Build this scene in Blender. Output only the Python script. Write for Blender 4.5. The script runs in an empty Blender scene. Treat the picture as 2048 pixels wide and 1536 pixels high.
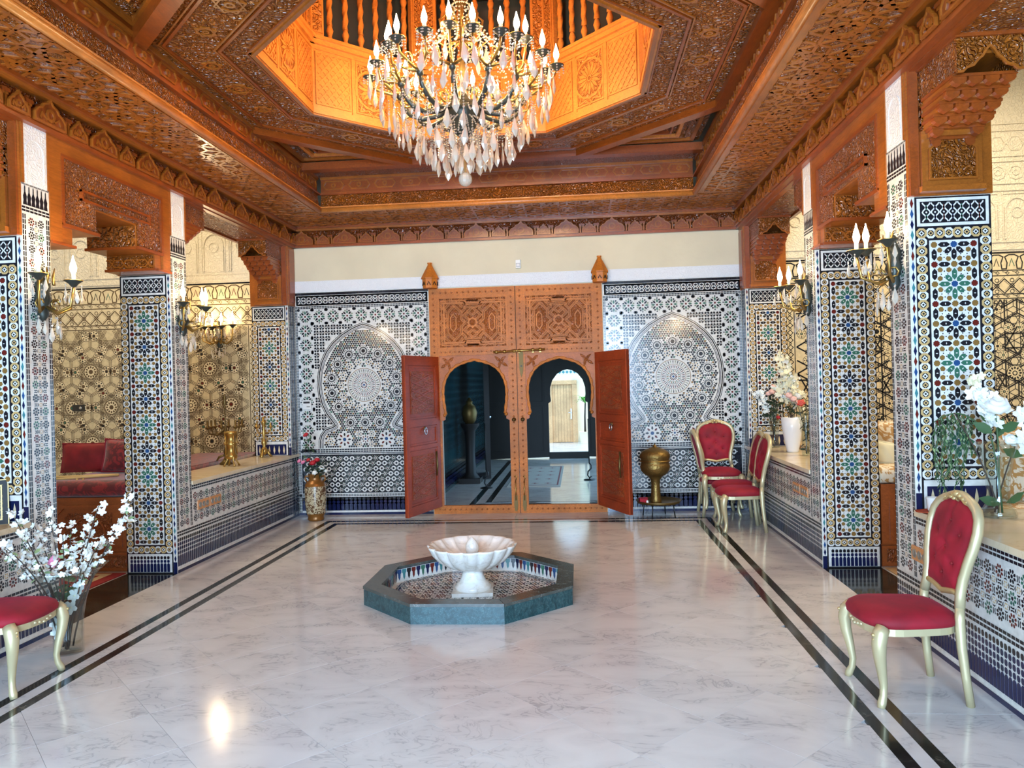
import bpy, math, random
from mathutils import Vector, Matrix
from math import pi, sin, cos, tan, radians, sqrt, hypot, atan2
RNG = random.Random(11)
SC = bpy.context.scene
COL = SC.collection
V3 = Vector
# ---------------------------------------------------------------- camera
cam = bpy.data.cameras.new('camera'); co = bpy.data.objects.new('camera', cam); COL.objects.link(co)
cam.sensor_width = 36.0; cam.lens = 1509.167 * 36 / 2048; cam.clip_start = .05; cam.clip_end = 200
_R = (0.9957868, 0.0878071, -0.0264301); _U = (0.0263374, 0.0022135, 0.9996507); _F = (-0.087835, 0.996135, 0.0001084)
co.matrix_world = Matrix(((_R[0], _U[0], -_F[0], 0), (_R[1], _U[1], -_F[1], 0), (_R[2], _U[2], -_F[2], 1.6), (0, 0, 0, 1)))
SC.camera = co
# ---------------------------------------------------------------- light and exposure
w = bpy.data.worlds.new('sky'); SC.world = w; w.use_nodes = True
bg = w.node_tree.nodes['Background']; bg.inputs[0].default_value = (.36, .66, 1.0, 1); bg.inputs[1].default_value = 4.5
SC.view_settings.view_transform = 'Standard'; SC.view_settings.look = 'None'; SC.view_settings.gamma = 1
SC.view_settings.use_curve_mapping = False
SC.view_settings.exposure = -0.08
cy = SC.cycles
cy.max_bounces = 9; cy.diffuse_bounces = 3; cy.glossy_bounces = 3; cy.transmission_bounces = 6; cy.transparent_max_bounces = 14
cy.caustics_reflective = False; cy.caustics_refractive = False; cy.sample_clamp_indirect = 4.0; cy.blur_glossy = 1.0
def light(name, kind, loc, energy, col, size=.1, rot=None, sy=None):
    l = bpy.data.lights.new(name, kind); o = bpy.data.objects.new(name, l); COL.objects.link(o)
    o.location = loc; l.energy = energy; l.color = col
    if kind == 'AREA':
        l.size = size
        if sy: l.shape = 'RECTANGLE'; l.size_y = sy
    elif kind == 'POINT': l.shadow_soft_size = size
    if rot: o.rotation_euler = rot
    return o
# daylight through the tall glazed garden doors behind the camera
light('daylight_front', 'AREA', (-.8, -2.3, 1.9), 800, (.49, .71, 1.0), 4.6, (radians(78), 0, 0), 2.8).data.spread = radians(150)
light('sun', 'SUN', (0, 0, 20), 1.9, (1, .88, .70), rot=(radians(24), 0, 0))
light('salon_lamp_left', 'AREA', (-5.4, 7.6, 5.0), 100, (1, .83, .58), 1.6, (0, 0, 0))
light('salon_lamp_right', 'AREA', (3.9, 7.4, 5.0), 170, (1, .86, .64), 1.6, (0, 0, 0))
# ---------------------------------------------------------------- materials
MATS = {}
class NT:
    def __init__(s, m): s.t = m.node_tree; s.n = s.t.nodes; s.b = s.n['Principled BSDF']
    def new(s, ty, **kw):
        x = s.n.new(ty)
        for k, v in kw.items():
            if k in x.inputs: x.inputs[k].default_value = v
            else: setattr(x, k, v)
        return x
    def ln(s, a, b): s.t.links.new(a, b)
def base(name, col, rough=.5, metal=0, **kw):
    m = bpy.data.materials.new(name); m.use_nodes = True; n = NT(m); b = n.b
    b.inputs['Base Color'].default_value = (*col, 1); b.inputs['Roughness'].default_value = rough; b.inputs['Metallic'].default_value = metal
    for k, v in kw.items(): b.inputs[k].default_value = v
    MATS[name] = m
    return n
def mixcol(n, fac, a, b):
    x = n.new('ShaderNodeMix', data_type='RGBA'); x.inputs[6].default_value = (*a, 1); x.inputs[7].default_value = (*b, 1)
    n.ln(fac, x.inputs[0]); return x.outputs[2]
def coord(n, sc=(1, 1, 1), rot=(0, 0, 0)):
    t = n.new('ShaderNodeTexCoord'); mp = n.new('ShaderNodeMapping'); mp.inputs['Scale'].default_value = sc; mp.inputs['Rotation'].default_value = rot
    n.ln(t.outputs['Object'], mp.inputs[0]); return mp.outputs[0]
def ramp(n, src, stops):
    r = n.new('ShaderNodeValToRGB'); e = r.color_ramp.elements
    while len(e) < len(stops): e.new(.5)
    for x, (p, c) in zip(e, stops): x.position = p; x.color = (c, c, c, 1) if not isinstance(c, tuple) else (*c, 1)
    n.ln(src, r.inputs[0]); return r.outputs[0]
def noise(n, vec, scale, detail=3, dist=0):
    x = n.new('ShaderNodeTexNoise'); x.inputs['Scale'].default_value = scale; x.inputs['Detail'].default_value = detail; x.inputs['Distortion'].default_value = dist
    n.ln(vec, x.inputs['Vector']); return x
def bump(n, h, strength, dist):
    b = n.new('ShaderNodeBump'); b.inputs['Strength'].default_value = strength; b.inputs['Distance'].default_value = dist
    n.ln(h, b.inputs['Height']); n.ln(b.outputs[0], n.b.inputs['Normal']); n.ln(b.outputs[0], n.b.inputs['Coat Normal'])
def glaze(name, col, rough=.16):
    n = base(name, col, rough); c = coord(n)
    ns = noise(n, c, 26, 2); d = tuple(x * .72 for x in col)
    n.ln(mixcol(n, ns.outputs['Fac'], d, tuple(min(1, x * 1.25) for x in col)), n.b.inputs['Base Color'])
for nm, cl in dict(g_white=(.70, .68, .62), g_black=(.012, .013, .018), g_navy=(.007, .012, .055), g_blue=(.02, .07, .19), g_green=(.04, .14, .09), g_teal=(.05, .20, .21),
                   g_amber=(.54, .36, .15), g_brown=(.23, .125, .035), g_maroon=(.13, .016, .012), g_cream=(.70, .58, .36), g_tan=(.60, .49, .29), g_umber=(.10, .06, .03), g_sage=(.22, .26, .17), g_deep=(.012, .055, .065), g_slate=(.05, .09, .10), g_pink=(.45, .22, .13)).items():
    glaze(nm, cl)
def wood(name, col, rough=.32, carve=0, cs=30, strength=.9, dist=.012, coat=.35, stretch=(1, 1, 1)):
    n = base(name, col, rough); n.b.inputs['Coat Weight'].default_value = coat; n.b.inputs['Coat Roughness'].default_value = .16
    c = coord(n, (2.2, 2.2, 2.2)); g = coord(n, (9, 1.6, 14))
    n1 = noise(n, c, 1.3, 4, .6); n2 = noise(n, g, 5, 5, 1.2)
    a = n.new('ShaderNodeMath', operation='MULTIPLY'); n.ln(n1.outputs['Fac'], a.inputs[0]); n.ln(n2.outputs['Fac'], a.inputs[1])
    n.ln(mixcol(n, ramp(n, a.outputs[0], [(.08, 0.0), (.5, 1.0)]), tuple(x * .62 for x in col), tuple(min(1, x * 1.5) for x in col)), n.b.inputs['Base Color'])
    if carve:
        k = coord(n, stretch); d = noise(n, k, cs * .28, 2)
        add = n.new('ShaderNodeVectorMath', operation='MULTIPLY_ADD'); n.ln(d.outputs['Color'], add.inputs[0]); add.inputs[1].default_value = (.16,) * 3; n.ln(k, add.inputs[2])
        v = n.new('ShaderNodeTexVoronoi', feature='DISTANCE_TO_EDGE'); v.inputs['Scale'].default_value = cs; n.ln(add.outputs[0], v.inputs['Vector'])
        v2 = n.new('ShaderNodeTexVoronoi', feature='SMOOTH_F1'); v2.inputs['Scale'].default_value = cs * 2.1; n.ln(add.outputs[0], v2.inputs['Vector'])
        r1 = ramp(n, v.outputs['Distance'], [(.03, 1.0), (.20, 0.0)])
        s = n.new('ShaderNodeMath', operation='MULTIPLY_ADD'); n.ln(v2.outputs['Distance'], s.inputs[0]); s.inputs[1].default_value = -.55; n.ln(r1, s.inputs[2])
        bump(n, s.outputs[0], strength, dist)
    else: bump(n, n2.outputs['Fac'], .12, .004)
WC = (.34, .092, .009)
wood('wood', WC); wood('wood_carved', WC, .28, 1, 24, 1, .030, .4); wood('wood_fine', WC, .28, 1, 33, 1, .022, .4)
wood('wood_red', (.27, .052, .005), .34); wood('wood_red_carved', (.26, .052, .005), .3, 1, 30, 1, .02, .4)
wood('wood_bright', (.56, .185, .032), .36, coat=.2); wood('wood_bright_carved', (.52, .17, .03), .36, 1, 26, 1, .02, .3)  # brighter copies of the hall wood; the lantern's lamp glow is in the colour
wood('wood_door', (.54, .155, .010), .58, coat=.03); wood('wood_door_pale', (.46, .13, .026), .58, coat=.03); wood('wood_door_carved', (.40, .10, .010), .5, 1, 40, .8, .010, .1)
wood('wood_leaf', (.34, .040, .004), .62, coat=.0); wood('wood_leaf_carved', (.36, .062, .008), .58, 1, 36, .8, .010, .0)
wood('wood_dark', (.010, .006, .004), .6, coat=.0); wood('wood_ash', (.60, .34, .16), .5, coat=0); wood('wood_sofa', (.30, .075, .018), .3); wood('wood_sofa_carved', (.30, .075, .018), .3, 1, 34, 1, .014)
def stucco(name, col, cs, strength, carve=True):
    n = base(name, col, .75); k = coord(n); d = noise(n, k, cs * .3, 2)
    if carve:
        add = n.new('ShaderNodeVectorMath', operation='MULTIPLY_ADD'); n.ln(d.outputs['Color'], add.inputs[0]); add.inputs[1].default_value = (.14,) * 3; n.ln(k, add.inputs[2])
        v = n.new('ShaderNodeTexVoronoi', feature='DISTANCE_TO_EDGE'); v.inputs['Scale'].default_value = cs; n.ln(add.outputs[0], v.inputs['Vector'])
        bump(n, ramp(n, v.outputs['Distance'], [(.04, 1.0), (.16, 0.0)]), strength, .006)
    else:
        n.ln(mixcol(n, noise(n, k, 2.2, 5).outputs['Fac'], tuple(x * .86 for x in col), tuple(min(1, x * 1.1) for x in col)), n.b.inputs['Base Color']); bump(n, noise(n, k, 14, 4).outputs['Fac'], .25, .01)
stucco('stucco_white', (.82, .81, .79), 34, .5); stucco('stucco_cream', (.74, .66, .50), 26, .7); stucco('stucco_plain', (.78, .72, .58), 20, .4, False)
stucco('plaster', (.72, .63, .43), 10, .3, False); stucco('plaster_out', (.80, .64, .44), 10, .3, False)
def marble(name, c1, c2, vein, rough, sc=1.0, lo=.50, hi=.60, coat=0):
    n = base(name, c1, rough); n.b.inputs['Coat Weight'].default_value = coat; n.b.inputs['Coat Roughness'].default_value = .05
    k = coord(n, (sc, sc * 1.7, sc), (0, 0, .5))
    oi = n.new('ShaderNodeObjectInfo'); off = n.new('ShaderNodeVectorMath', operation='MULTIPLY_ADD'); cc = n.new('ShaderNodeCombineXYZ')
    for i in range(3): n.ln(oi.outputs['Random'], cc.inputs[i])
    n.ln(cc.outputs[0], off.inputs[0]); off.inputs[1].default_value = (31, 17, 9); n.ln(k, off.inputs[2])
    a = noise(n, off.outputs[0], 1.6, 6, 1.4); b = noise(n, off.outputs[0], 3.4, 8, 2.2)
    v = n.new('ShaderNodeMath', operation='SUBTRACT'); n.ln(b.outputs['Fac'], v.inputs[0]); v.inputs[1].default_value = .5
    ab = n.new('ShaderNodeMath', operation='ABSOLUTE'); n.ln(v.outputs[0], ab.inputs[0])
    m1 = mixcol(n, ramp(n, a.outputs['Fac'], [(.35, 0.0), (.7, 1.0)]), c1, c2)
    x = n.new('ShaderNodeMix', data_type='RGBA'); n.ln(m1, x.inputs[6]); x.inputs[7].default_value = (*vein, 1)
    mul = n.new('ShaderNodeMath', operation='MULTIPLY'); n.ln(ramp(n, ab.outputs[0], [(.0, .75), (.035, 0.0)]), mul.inputs[0])
    n.ln(ramp(n, a.outputs['Fac'], [(lo, 0.0), (hi, 1.0)]), mul.inputs[1]); n.ln(mul.outputs[0], x.inputs[0])
    n.ln(x.outputs[2], n.b.inputs['Base Color'])
marble('marble_floor', (.68, .655, .62), (.57, .545, .52), (.36, .345, .34), .12, 1.3, .46, .60)
marble('marble_black', (.012, .014, .013), (.022, .026, .022), (.16, .14, .10), .10, 2.0, .55, .66)
marble('marble_top', (.78, .66, .45), (.70, .57, .37), (.55, .42, .24), .18, 1.2)
marble('marble_white', (.80, .77, .71), (.70, .64, .55), (.45, .40, .34), .26, 7, .5, .62)
marble('marble_curb', (.045, .055, .05), (.075, .085, .075), (.20, .21, .19), .22, 5, .5, .62)
marble('marble_teal', (.004, .034, .040), (.010, .065, .075), (.13, .21, .20), .28, 13, .40, .55)
base('gold_paint', (.60, .45, .20), .38, .55); base('gold_pale', (.58, .49, .28), .40, .42); base('brass', (.44, .28, .08), .36, .95); base('brass_dark', (.15, .095, .03), .45, .8)
base('brass_dull', (.22, .14, .045), .6, .5); base('iron', (.02, .02, .02), .45, .4); base('bronze', (.05, .055, .045), .38, .5); base('steel', (.6, .6, .6), .3, 1)
n = base('brass_hammered', (.24, .145, .04), .46, .85); v = n.new('ShaderNodeTexVoronoi'); v.inputs['Scale'].default_value = 48; n.ln(coord(n), v.inputs['Vector']); bump(n, v.outputs['Distance'], .6, .004)
def velvet(name, col, sheen=.6, tint=(1, .35, .4)):
    n = base(name, col, .75); n.b.inputs['Sheen Weight'].default_value = sheen; n.b.inputs['Sheen Tint'].default_value = (*tint, 1); n.b.inputs['Sheen Roughness'].default_value = .35
    ns = noise(n, coord(n), 7, 4); n.ln(mixcol(n, ramp(n, ns.outputs['Fac'], [(.3, 0.0), (.7, 1.0)]), tuple(x * .7 for x in col), tuple(x * 1.35 for x in col)), n.b.inputs['Base Color'])
velvet('velvet', (.25, .002, .012), .12, (1, .1, .25)); velvet('velvet_dark', (.20, .004, .006), .1)
n = base('damask_red', (.3, .01, .01), .65); n.ln(mixcol(n, ramp(n, noise(n, coord(n), 9, 3, 2.5).outputs['Fac'], [(.47, 0.0), (.53, 1.0)]), (.11, .003, .005), (.27, .010, .012)), n.b.inputs['Base Color']); n.b.inputs['Sheen Weight'].default_value = .4
n = base('damask_gold', (.6, .4, .2), .6); n.ln(mixcol(n, ramp(n, noise(n, coord(n), 8, 2, 3).outputs['Fac'], [(.48, 0.0), (.52, 1.0)]), (.50, .27, .085), (.80, .70, .52)), n.b.inputs['Base Color'])
base('cord_gold', (.72, .48, .18), .6); base('white_ceramic', (.85, .84, .80), .15); base('plastic_white', (.8, .78, .72), .4); base('plastic_dark', (.02, .02, .02), .35); base('socket_orange', (.62, .28, .10), .4); base('socket_metal', (.35, .33, .28), .35, .6)
base('petal_white', (.86, .85, .78), .55, **{'Subsurface Weight': .1}); base('petal_cream', (.82, .76, .52), .55); base('petal_pink', (.75, .22, .36), .55); base('petal_blush', (.82, .52, .45), .55); base('petal_red', (.42, .008, .02), .5); base('petal_coral', (.70, .10, .07), .5)
base('leaf_green', (.045, .10, .035), .45); base('leaf_pale', (.25, .36, .16), .5); base('leaf_dark', (.015, .035, .015), .4); base('stem_brown', (.05, .032, .022), .7)
base('crystal', (1.0, .86, .68), .05, 0, IOR=1.45, **{'Transmission Weight': .55, 'Specular IOR Level': .9})
n = base('glass', (.9, .95, .95), .03); tb = n.new('ShaderNodeBsdfTransparent'); tb.inputs[0].default_value = (.93, .96, .955, 1); gb = n.new('ShaderNodeBsdfGlossy', Roughness=.03); lw = n.new('ShaderNodeLayerWeight', Blend=.5); pw = n.new('ShaderNodeMath', operation='POWER'); n.ln(lw.outputs['Facing'], pw.inputs[0]); pw.inputs[1].default_value = 3.5; ma = n.new('ShaderNodeMath', operation='MULTIPLY_ADD'); n.ln(pw.outputs[0], ma.inputs[0]); ma.inputs[1].default_value = .55; ma.inputs[2].default_value = .05; mx = n.new('ShaderNodeMixShader')
n.ln(ma.outputs[0], mx.inputs[0]); n.ln(tb.outputs[0], mx.inputs[1]); n.ln(gb.outputs[0], mx.inputs[2]); n.ln(mx.outputs[0], n.n['Material Output'].inputs[0])
base('pane_dark', (.035, .045, .05), .25); base('candle_wax', (.75, .68, .5), .5); base('bulb_glass', (.9, .85, .75), .1, 0, **{'Transmission Weight': .8})
base('rug_red', (.26, .012, .016), .9); base('rug_pattern', (.55, .42, .25), .9); base('rug_rose', (.30, .10, .10), .9); base('rug_cream', (.55, .50, .44), .9); base('carpet_tan', (.42, .26, .12), .9)
n = base('porcelain', (.70, .60, .38), .22); k = coord(n); n.ln(mixcol(n, ramp(n, noise(n, k, 22, 4, 2).outputs['Fac'], [(.49, 0.0), (.53, 1.0)]), (.52, .42, .25), (.11, .05, .02)), n.b.inputs['Base Color'])
base('porcelain_gold', (.26, .105, .02), .3, .4)
n = base('picture_dark', (.02, .03, .028), .35); n.ln(mixcol(n, ramp(n, noise(n, coord(n), 40, 3, 1.5).outputs['Fac'], [(.5, 0.0), (.56, 1.0)]), (.012, .022, .02), (.30, .21, .07)), n.b.inputs['Base Color'])
def emis(name, col, s):
    n = base(name, (1, 1, 1), .4); n.b.inputs['Emission Color'].default_value = (*col, 1); n.b.inputs['Emission Strength'].default_value = s
BULB_C = (1.0, .74, .40)
emis('bulb', BULB_C, 46)
emis('bulb_wall', BULB_C, 30)
# ---------------------------------------------------------------- mesh helpers
class Fr:
    """a flat working plane: origin, u, v and the normal n = u x v"""
    def __init__(s, o, u, v): s.o = V3(o); s.u = V3(u).normalized(); s.v = V3(v).normalized(); s.n = s.u.cross(s.v)
    def p(s, a, b, h=0): return s.o + a * s.u + b * s.v + h * s.n
    def mat(s, a, b, h=0, rot=0):
        cu, su = cos(rot), sin(rot); u = s.u * cu + s.v * su; v = s.v * cu - s.u * su; o = s.p(a, b, h)
        return Matrix(((u.x, v.x, s.n.x, o.x), (u.y, v.y, s.n.y, o.y), (u.z, v.z, s.n.z, o.z), (0, 0, 0, 1)))
XY = Fr((0, 0, 0), (1, 0, 0), (0, 1, 0))
def ngon(n, r, c=(0, 0), a0=0, rx=1): return [(c[0] + rx * r * cos(a0 + 2 * pi * i / n), c[1] + r * sin(a0 + 2 * pi * i / n)) for i in range(n)]
def rot2(pts, a, c=(0, 0)):
    ca, sa = cos(a), sin(a); return [(c[0] + x * ca - y * sa, c[1] + x * sa + y * ca) for x, y in pts]
class MB:
    def __init__(s): s.v = []; s.f = []; s.m = []; s.sm = []; s.mats = []
    def mi(s, name):
        if name not in s.mats: s.mats.append(name)
        return s.mats.index(name)
    def add(s, vs, fs, mat, smooth=False):
        k = len(s.v); i = s.mi(mat); s.v.extend([tuple(x) for x in vs])
        for f in fs: s.f.append([k + j for j in f]); s.m.append(i); s.sm.append(smooth)
    def box(s, x0, x1, y0, y1, z0, z1, mat): s.fbox(XY, x0, x1, y0, y1, z0, z1, mat)
    def fbox(s, fr, a0, a1, b0, b1, h0, h1, mat):
        vs = [fr.p(a, b, h) for h in (h0, h1) for a, b in ((a0, b0), (a1, b0), (a1, b1), (a0, b1))]
        s.add(vs, [(3, 2, 1, 0), (4, 5, 6, 7), (0, 1, 5, 4), (1, 2, 6, 5), (2, 3, 7, 6), (3, 0, 4, 7)], mat)
    def frust(s, fr, a0, a1, b0, b1, h0, h1, ins, mat):
        vs = [fr.p(a, b, h0) for a, b in ((a0, b0), (a1, b0), (a1, b1), (a0, b1))] + [fr.p(a, b, h1) for a, b in ((a0 + ins, b0 + ins), (a1 - ins, b0 + ins), (a1 - ins, b1 - ins), (a0 + ins, b1 - ins))]
        s.add(vs, [(4, 5, 6, 7), (0, 1, 5, 4), (1, 2, 6, 5), (2, 3, 7, 6), (3, 0, 4, 7)], mat)
    def poly(s, fr, pts, h, mat, th=0):
        n = len(pts); vs = [fr.p(a, b, h) for a, b in pts]
        if not th: s.add(vs, [list(range(n))], mat); return
        vs += [fr.p(a, b, h - th) for a, b in pts]
        s.add(vs, [list(range(n))] + [(i, n + i, n + (i + 1) % n, (i + 1) % n) for i in range(n)], mat)
    def ring(s, fr, outer, inner, h, mat, th=0):
        n = len(outer); vs = [fr.p(a, b, h) for a, b in outer] + [fr.p(a, b, h) for a, b in inner]
        fs = [(i, (i + 1) % n, n + (i + 1) % n, n + i) for i in range(n)]
        if th:
            vs += [fr.p(a, b, h - th) for a, b in outer] + [fr.p(a, b, h - th) for a, b in inner]
            fs += [(2 * n + i, 2 * n + (i + 1) % n, (i + 1) % n, i) for i in range(n)] + [(n + i, n + (i + 1) % n, 3 * n + (i + 1) % n, 3 * n + i) for i in range(n)]
        s.add(vs, fs, mat)
    def rib(s, fr, pts, wd, h, mat, th=0, closed=False, off=0):
        """a strip of width wd along a 2-D polyline; off shifts it sideways"""
        n = len(pts); L = []; Rr = []
        for i in range(n):
            p = pts[i]; a = pts[i - 1] if (i or closed) else None; b = pts[(i + 1) % n] if (i < n - 1 or closed) else None
            d1 = (p[0] - a[0], p[1] - a[1]) if a else None; d2 = (b[0] - p[0], b[1] - p[1]) if b else None
            if d1: l = hypot(*d1) or 1; d1 = (d1[0] / l, d1[1] / l)
            if d2: l = hypot(*d2) or 1; d2 = (d2[0] / l, d2[1] / l)
            d1 = d1 or d2; d2 = d2 or d1
            nx, ny = -(d1[1] + d2[1]), d1[0] + d2[0]; l = hypot(nx, ny) or 1; nx /= l; ny /= l
            c = max(.45, nx * -d1[1] + ny * d1[0])
            L.append((p[0] + nx * (off + wd / 2) / c, p[1] + ny * (off + wd / 2) / c)); Rr.append((p[0] + nx * (off - wd / 2) / c, p[1] + ny * (off - wd / 2) / c))
        m = n if closed else n - 1
        vs = [fr.p(a, b, h) for a, b in L] + [fr.p(a, b, h) for a, b in Rr]; fs = [(i, n + i, n + (i + 1) % n, (i + 1) % n) for i in range(m)]
        if th:
            vs += [fr.p(a, b, h - th) for a, b in L] + [fr.p(a, b, h - th) for a, b in Rr]
            fs += [(2 * n + i, i, (i + 1) % n, 2 * n + (i + 1) % n) for i in range(m)] + [(n + i, 3 * n + i, 3 * n + (i + 1) % n, n + (i + 1) % n) for i in range(m)]
        s.add(vs, fs, mat)
    def lathe(s, prof, c=(0, 0, 0), n=20, mat='wood', smooth=True, fl=None, cap=True, a0=0, ry=1):
        vs = []; k = len(prof)
        for r, z in prof:
            for i in range(n):
                t = a0 + 2 * pi * i / n; q = r * (fl(t, r, z) if fl else 1); vs.append((c[0] + q * cos(t), c[1] + q * sin(t) * ry, c[2] + z))
        fs = [(j * n + i, j * n + (i + 1) % n, (j + 1) * n + (i + 1) % n, (j + 1) * n + i) for j in range(k - 1) for i in range(n)]
        s.add(vs, fs, mat, smooth)
        if cap:
            if prof[0][0] > 1e-4: s.add(vs[:n], [list(range(n))[::-1]], mat)
            if prof[-1][0] > 1e-4: s.add(vs[-n:], [list(range(n))], mat)
    def tube(s, pts, rad, n=8, mat='wood', smooth=True, closed=False, sq=None):
        pts = [V3(p) for p in pts]; m = len(pts)
        if not isinstance(rad, (list, tuple)): rad = [rad] * m
        T = []
        for i in range(m):
            a = pts[i - 1] if (i or closed) else pts[i]; b = pts[(i + 1) % m] if (i < m - 1 or closed) else pts[i]
            T.append((b - a).normalized())
        ref = V3((0, 0, 1)) if abs(T[0].z) < .9 else V3((0, 1, 0))
        x = T[0].cross(ref).normalized(); vs = []
        for i in range(m):
            x = (x - T[i] * x.dot(T[i])); x = x.normalized() if x.length > 1e-6 else T[i].orthogonal().normalized()
            y = T[i].cross(x); rx, ry = (rad[i] if isinstance(rad[i], tuple) else (rad[i], rad[i]))
            for j in range(n):
                t = 2 * pi * (j + .5) / n; cx, sx = cos(t), sin(t)
                if sq: g = (abs(cx) ** sq + abs(sx) ** sq) ** (-1 / sq); cx *= g; sx *= g
                vs.append(pts[i] + x * (rx * cx) + y * (ry * sx))
        k = m if closed else m - 1
        fs = [(i * n + j, i * n + (j + 1) % n, ((i + 1) % m) * n + (j + 1) % n, ((i + 1) % m) * n + j) for i in range(k) for j in range(n)]
        if not closed: fs += [list(range(n))[::-1], [(m - 1) * n + j for j in range(n)]]
        s.add(vs, fs, mat, smooth)
    def grid(s, fn, nu, nv, mat, smooth=True, flip=False):
        vs = [fn(i / nu, j / nv) for j in range(nv + 1) for i in range(nu + 1)]; w_ = nu + 1
        fs = [(j * w_ + i, j * w_ + i + 1, (j + 1) * w_ + i + 1, (j + 1) * w_ + i) for j in range(nv) for i in range(nu)]
        if flip: fs = [f[::-1] for f in fs]
        s.add(vs, fs, mat, smooth)
    def ball(s, c, r, mat, n=10, m=6, rz=None, smooth=True):
        rz = rz or r; s.lathe([(max(1e-5, r * sin(pi * i / m)), -rz * cos(pi * i / m)) for i in range(m + 1)], c, n, mat, smooth, cap=False)
    def mesh(s, name):
        me = bpy.data.meshes.new(name); me.from_pydata(s.v, [], s.f)
        for k in s.mats: me.materials.append(MATS[k])
        me.polygons.foreach_set('material_index', s.m); me.polygons.foreach_set('use_smooth', s.sm); me.update(); return me
    def build(s, name, parent=None, **tags): return link(name, s.mesh(name), parent, **tags)
def link(name, me, parent=None, mtx=None, **tags):
    o = bpy.data.objects.new(name, me); COL.objects.link(o)
    if parent: o.parent = parent
    if mtx is not None: o.matrix_local = mtx
    for k, v_ in tags.items(): o[k] = v_
    return o
def thing(name, label, cat, loc=(0, 0, 0), rz=0, group=None, kind=None):
    o = bpy.data.objects.new(name, None); COL.objects.link(o); o.location = loc; o.rotation_euler = (0, 0, rz); o.empty_display_size = .1
    o['label'] = label; o['category'] = cat
    if group: o['group'] = group
    if kind: o['kind'] = kind
    return o
def dup(root, loc=None, rz=None, label=None, group=None):
    def cp(o, par):
        c = o.copy(); COL.objects.link(c)
        if par: c.parent = par
        for ch in KIDS.get(o.name) or list(o.children): cp(ch, c)
        return c
    r = cp(root, None)
    if loc: r.location = loc
    if rz is not None: r.rotation_euler = (0, 0, rz)
    if label: r['label'] = label
    if group: r['group'] = group
    return r
KIDS = {}
def struct(mb, name, label, cat, parent=None): return mb.build(name, parent, kind='structure', label=label, category=cat)
STUFF = dict(kind='stuff')
def tilemesh(pts, mat, th=.003):
    m = MB(); m.poly(XY, pts, th, mat, th); return m.mesh('tile')
# ---------------------------------------------------------------- main dimensions (metres)
WL, WR, D = -3.579, 1.987, 9.342
PW = .47; CX = (WL + WR) / 2
YL = dict(n0=4.61, n1=4.87, m0=6.396, m1=6.67, b0=9.12); YR = dict(n0=4.70, n1=4.99, m0=6.486, m1=6.76, b0=9.12)
ZC, ZS = 3.395, 3.655      # cornice bottom, soffit
YF = -2.6                  # front end of the hall
# ---------------------------------------------------------------- zellige patterns
def khatam(mb, fr, x0, x1, z0, z1, parent=None, cols=3):
    mb.poly(fr, [(x0, z0), (x1, z0), (x1, z1), (x0, z1)], .002, 'g_white')
    p = (x1 - x0) / (cols - 1 + .46); rows = max(2, round((z1 - z0) / (p * 1.04) - .46) + 1); q = (z1 - z0) / (rows - 1 + .46); h = .0035
    hexp = lambda L, W: [(-L, 0), (-L * .5, -W), (L * .5, -W), (L, 0), (L * .5, W), (-L * .5, W)]
    E = hexp(.31 * p, .125 * p); star = [(r * cos(i * pi / 8), r * sin(i * pi / 8)) for i in range(16) for r in [(.175 if i % 2 else .15) * p]]
    pent = [(x * 1.4 * p, y * 1.4 * p) for x, y in ((-.10, -.05), (0, -.10), (.09, -.03), (.07, .07), (-.03, .10), (-.10, .06))]
    DG = hexp(.235 * p, .125 * p); lens = [(0, -.065 * p), (.032 * p, 0), (0, .065 * p), (-.032 * p, 0)]
    cache = {}
    def put(shape, key, a, b, rot, mat):
        if parent is None or key == 'p': mb.poly(fr, rot2(shape, rot, (a, b)), h, mat)
        else:
            if (key, mat) not in cache: cache[(key, mat)] = tilemesh(shape, mat)
            link('tile', cache[(key, mat)], parent, fr.mat(a, b, .002, rot))
    X = lambda i: x0 + (.23 + i) * p
    Z = lambda j: z0 + (.23 + j) * q
    def isA(i, j): return i == cols // 2 and j % 2 == 1
    def acol(j): return ('g_green', 'g_black')[(j // 2) % 2]
    for i in range(cols):
        for j in range(rows):
            A = isA(i, j); c = 'g_blue' if A else (('g_maroon', 'g_brown')[(i // 2 + j) % 2] if i != cols // 2 else 'g_brown')
            put(star, 's', X(i), Z(j), 0, c)
            for (di, dj) in ((1, 0), (0, 1)):
                if i + di < cols and j + dj < rows:
                    m = 'g_black'
                    for (ii, jj) in ((i, j), (i + di, j + dj)):
                        if isA(ii, jj): m = acol(jj)
                    a, b = X(i + di * .5), Z(j + dj * .5); r = 0 if di else pi / 2
                    put(E, 'e', a, b, r, m); mb.poly(fr, rot2(lens, r, (a, b)), .0058, 'g_white')
            for sx in (-1, 1):
                for sz in (-1, 1):
                    if not (0 <= i + sx < cols and 0 <= j + sz < rows): continue
                    a, b = X(i + sx * .29), Z(j + sz * .29); r = atan2(sz, sx)
                    if A: put(DG, 'd', a, b, r, acol(j)); mb.poly(fr, rot2(lens, r, (a, b)), .0058, 'g_white')
                    else: put(pent, 'p', a, b, r, 'g_brown')
            if i + 1 < cols and j + 1 < rows:
                for t in range(4): mb.poly(fr, ngon(4, .042 * p, (X(i + .5) + .16 * p * cos(t * pi / 2), Z(j + .5) + .16 * p * sin(t * pi / 2))), .003, 'g_black')
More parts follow.
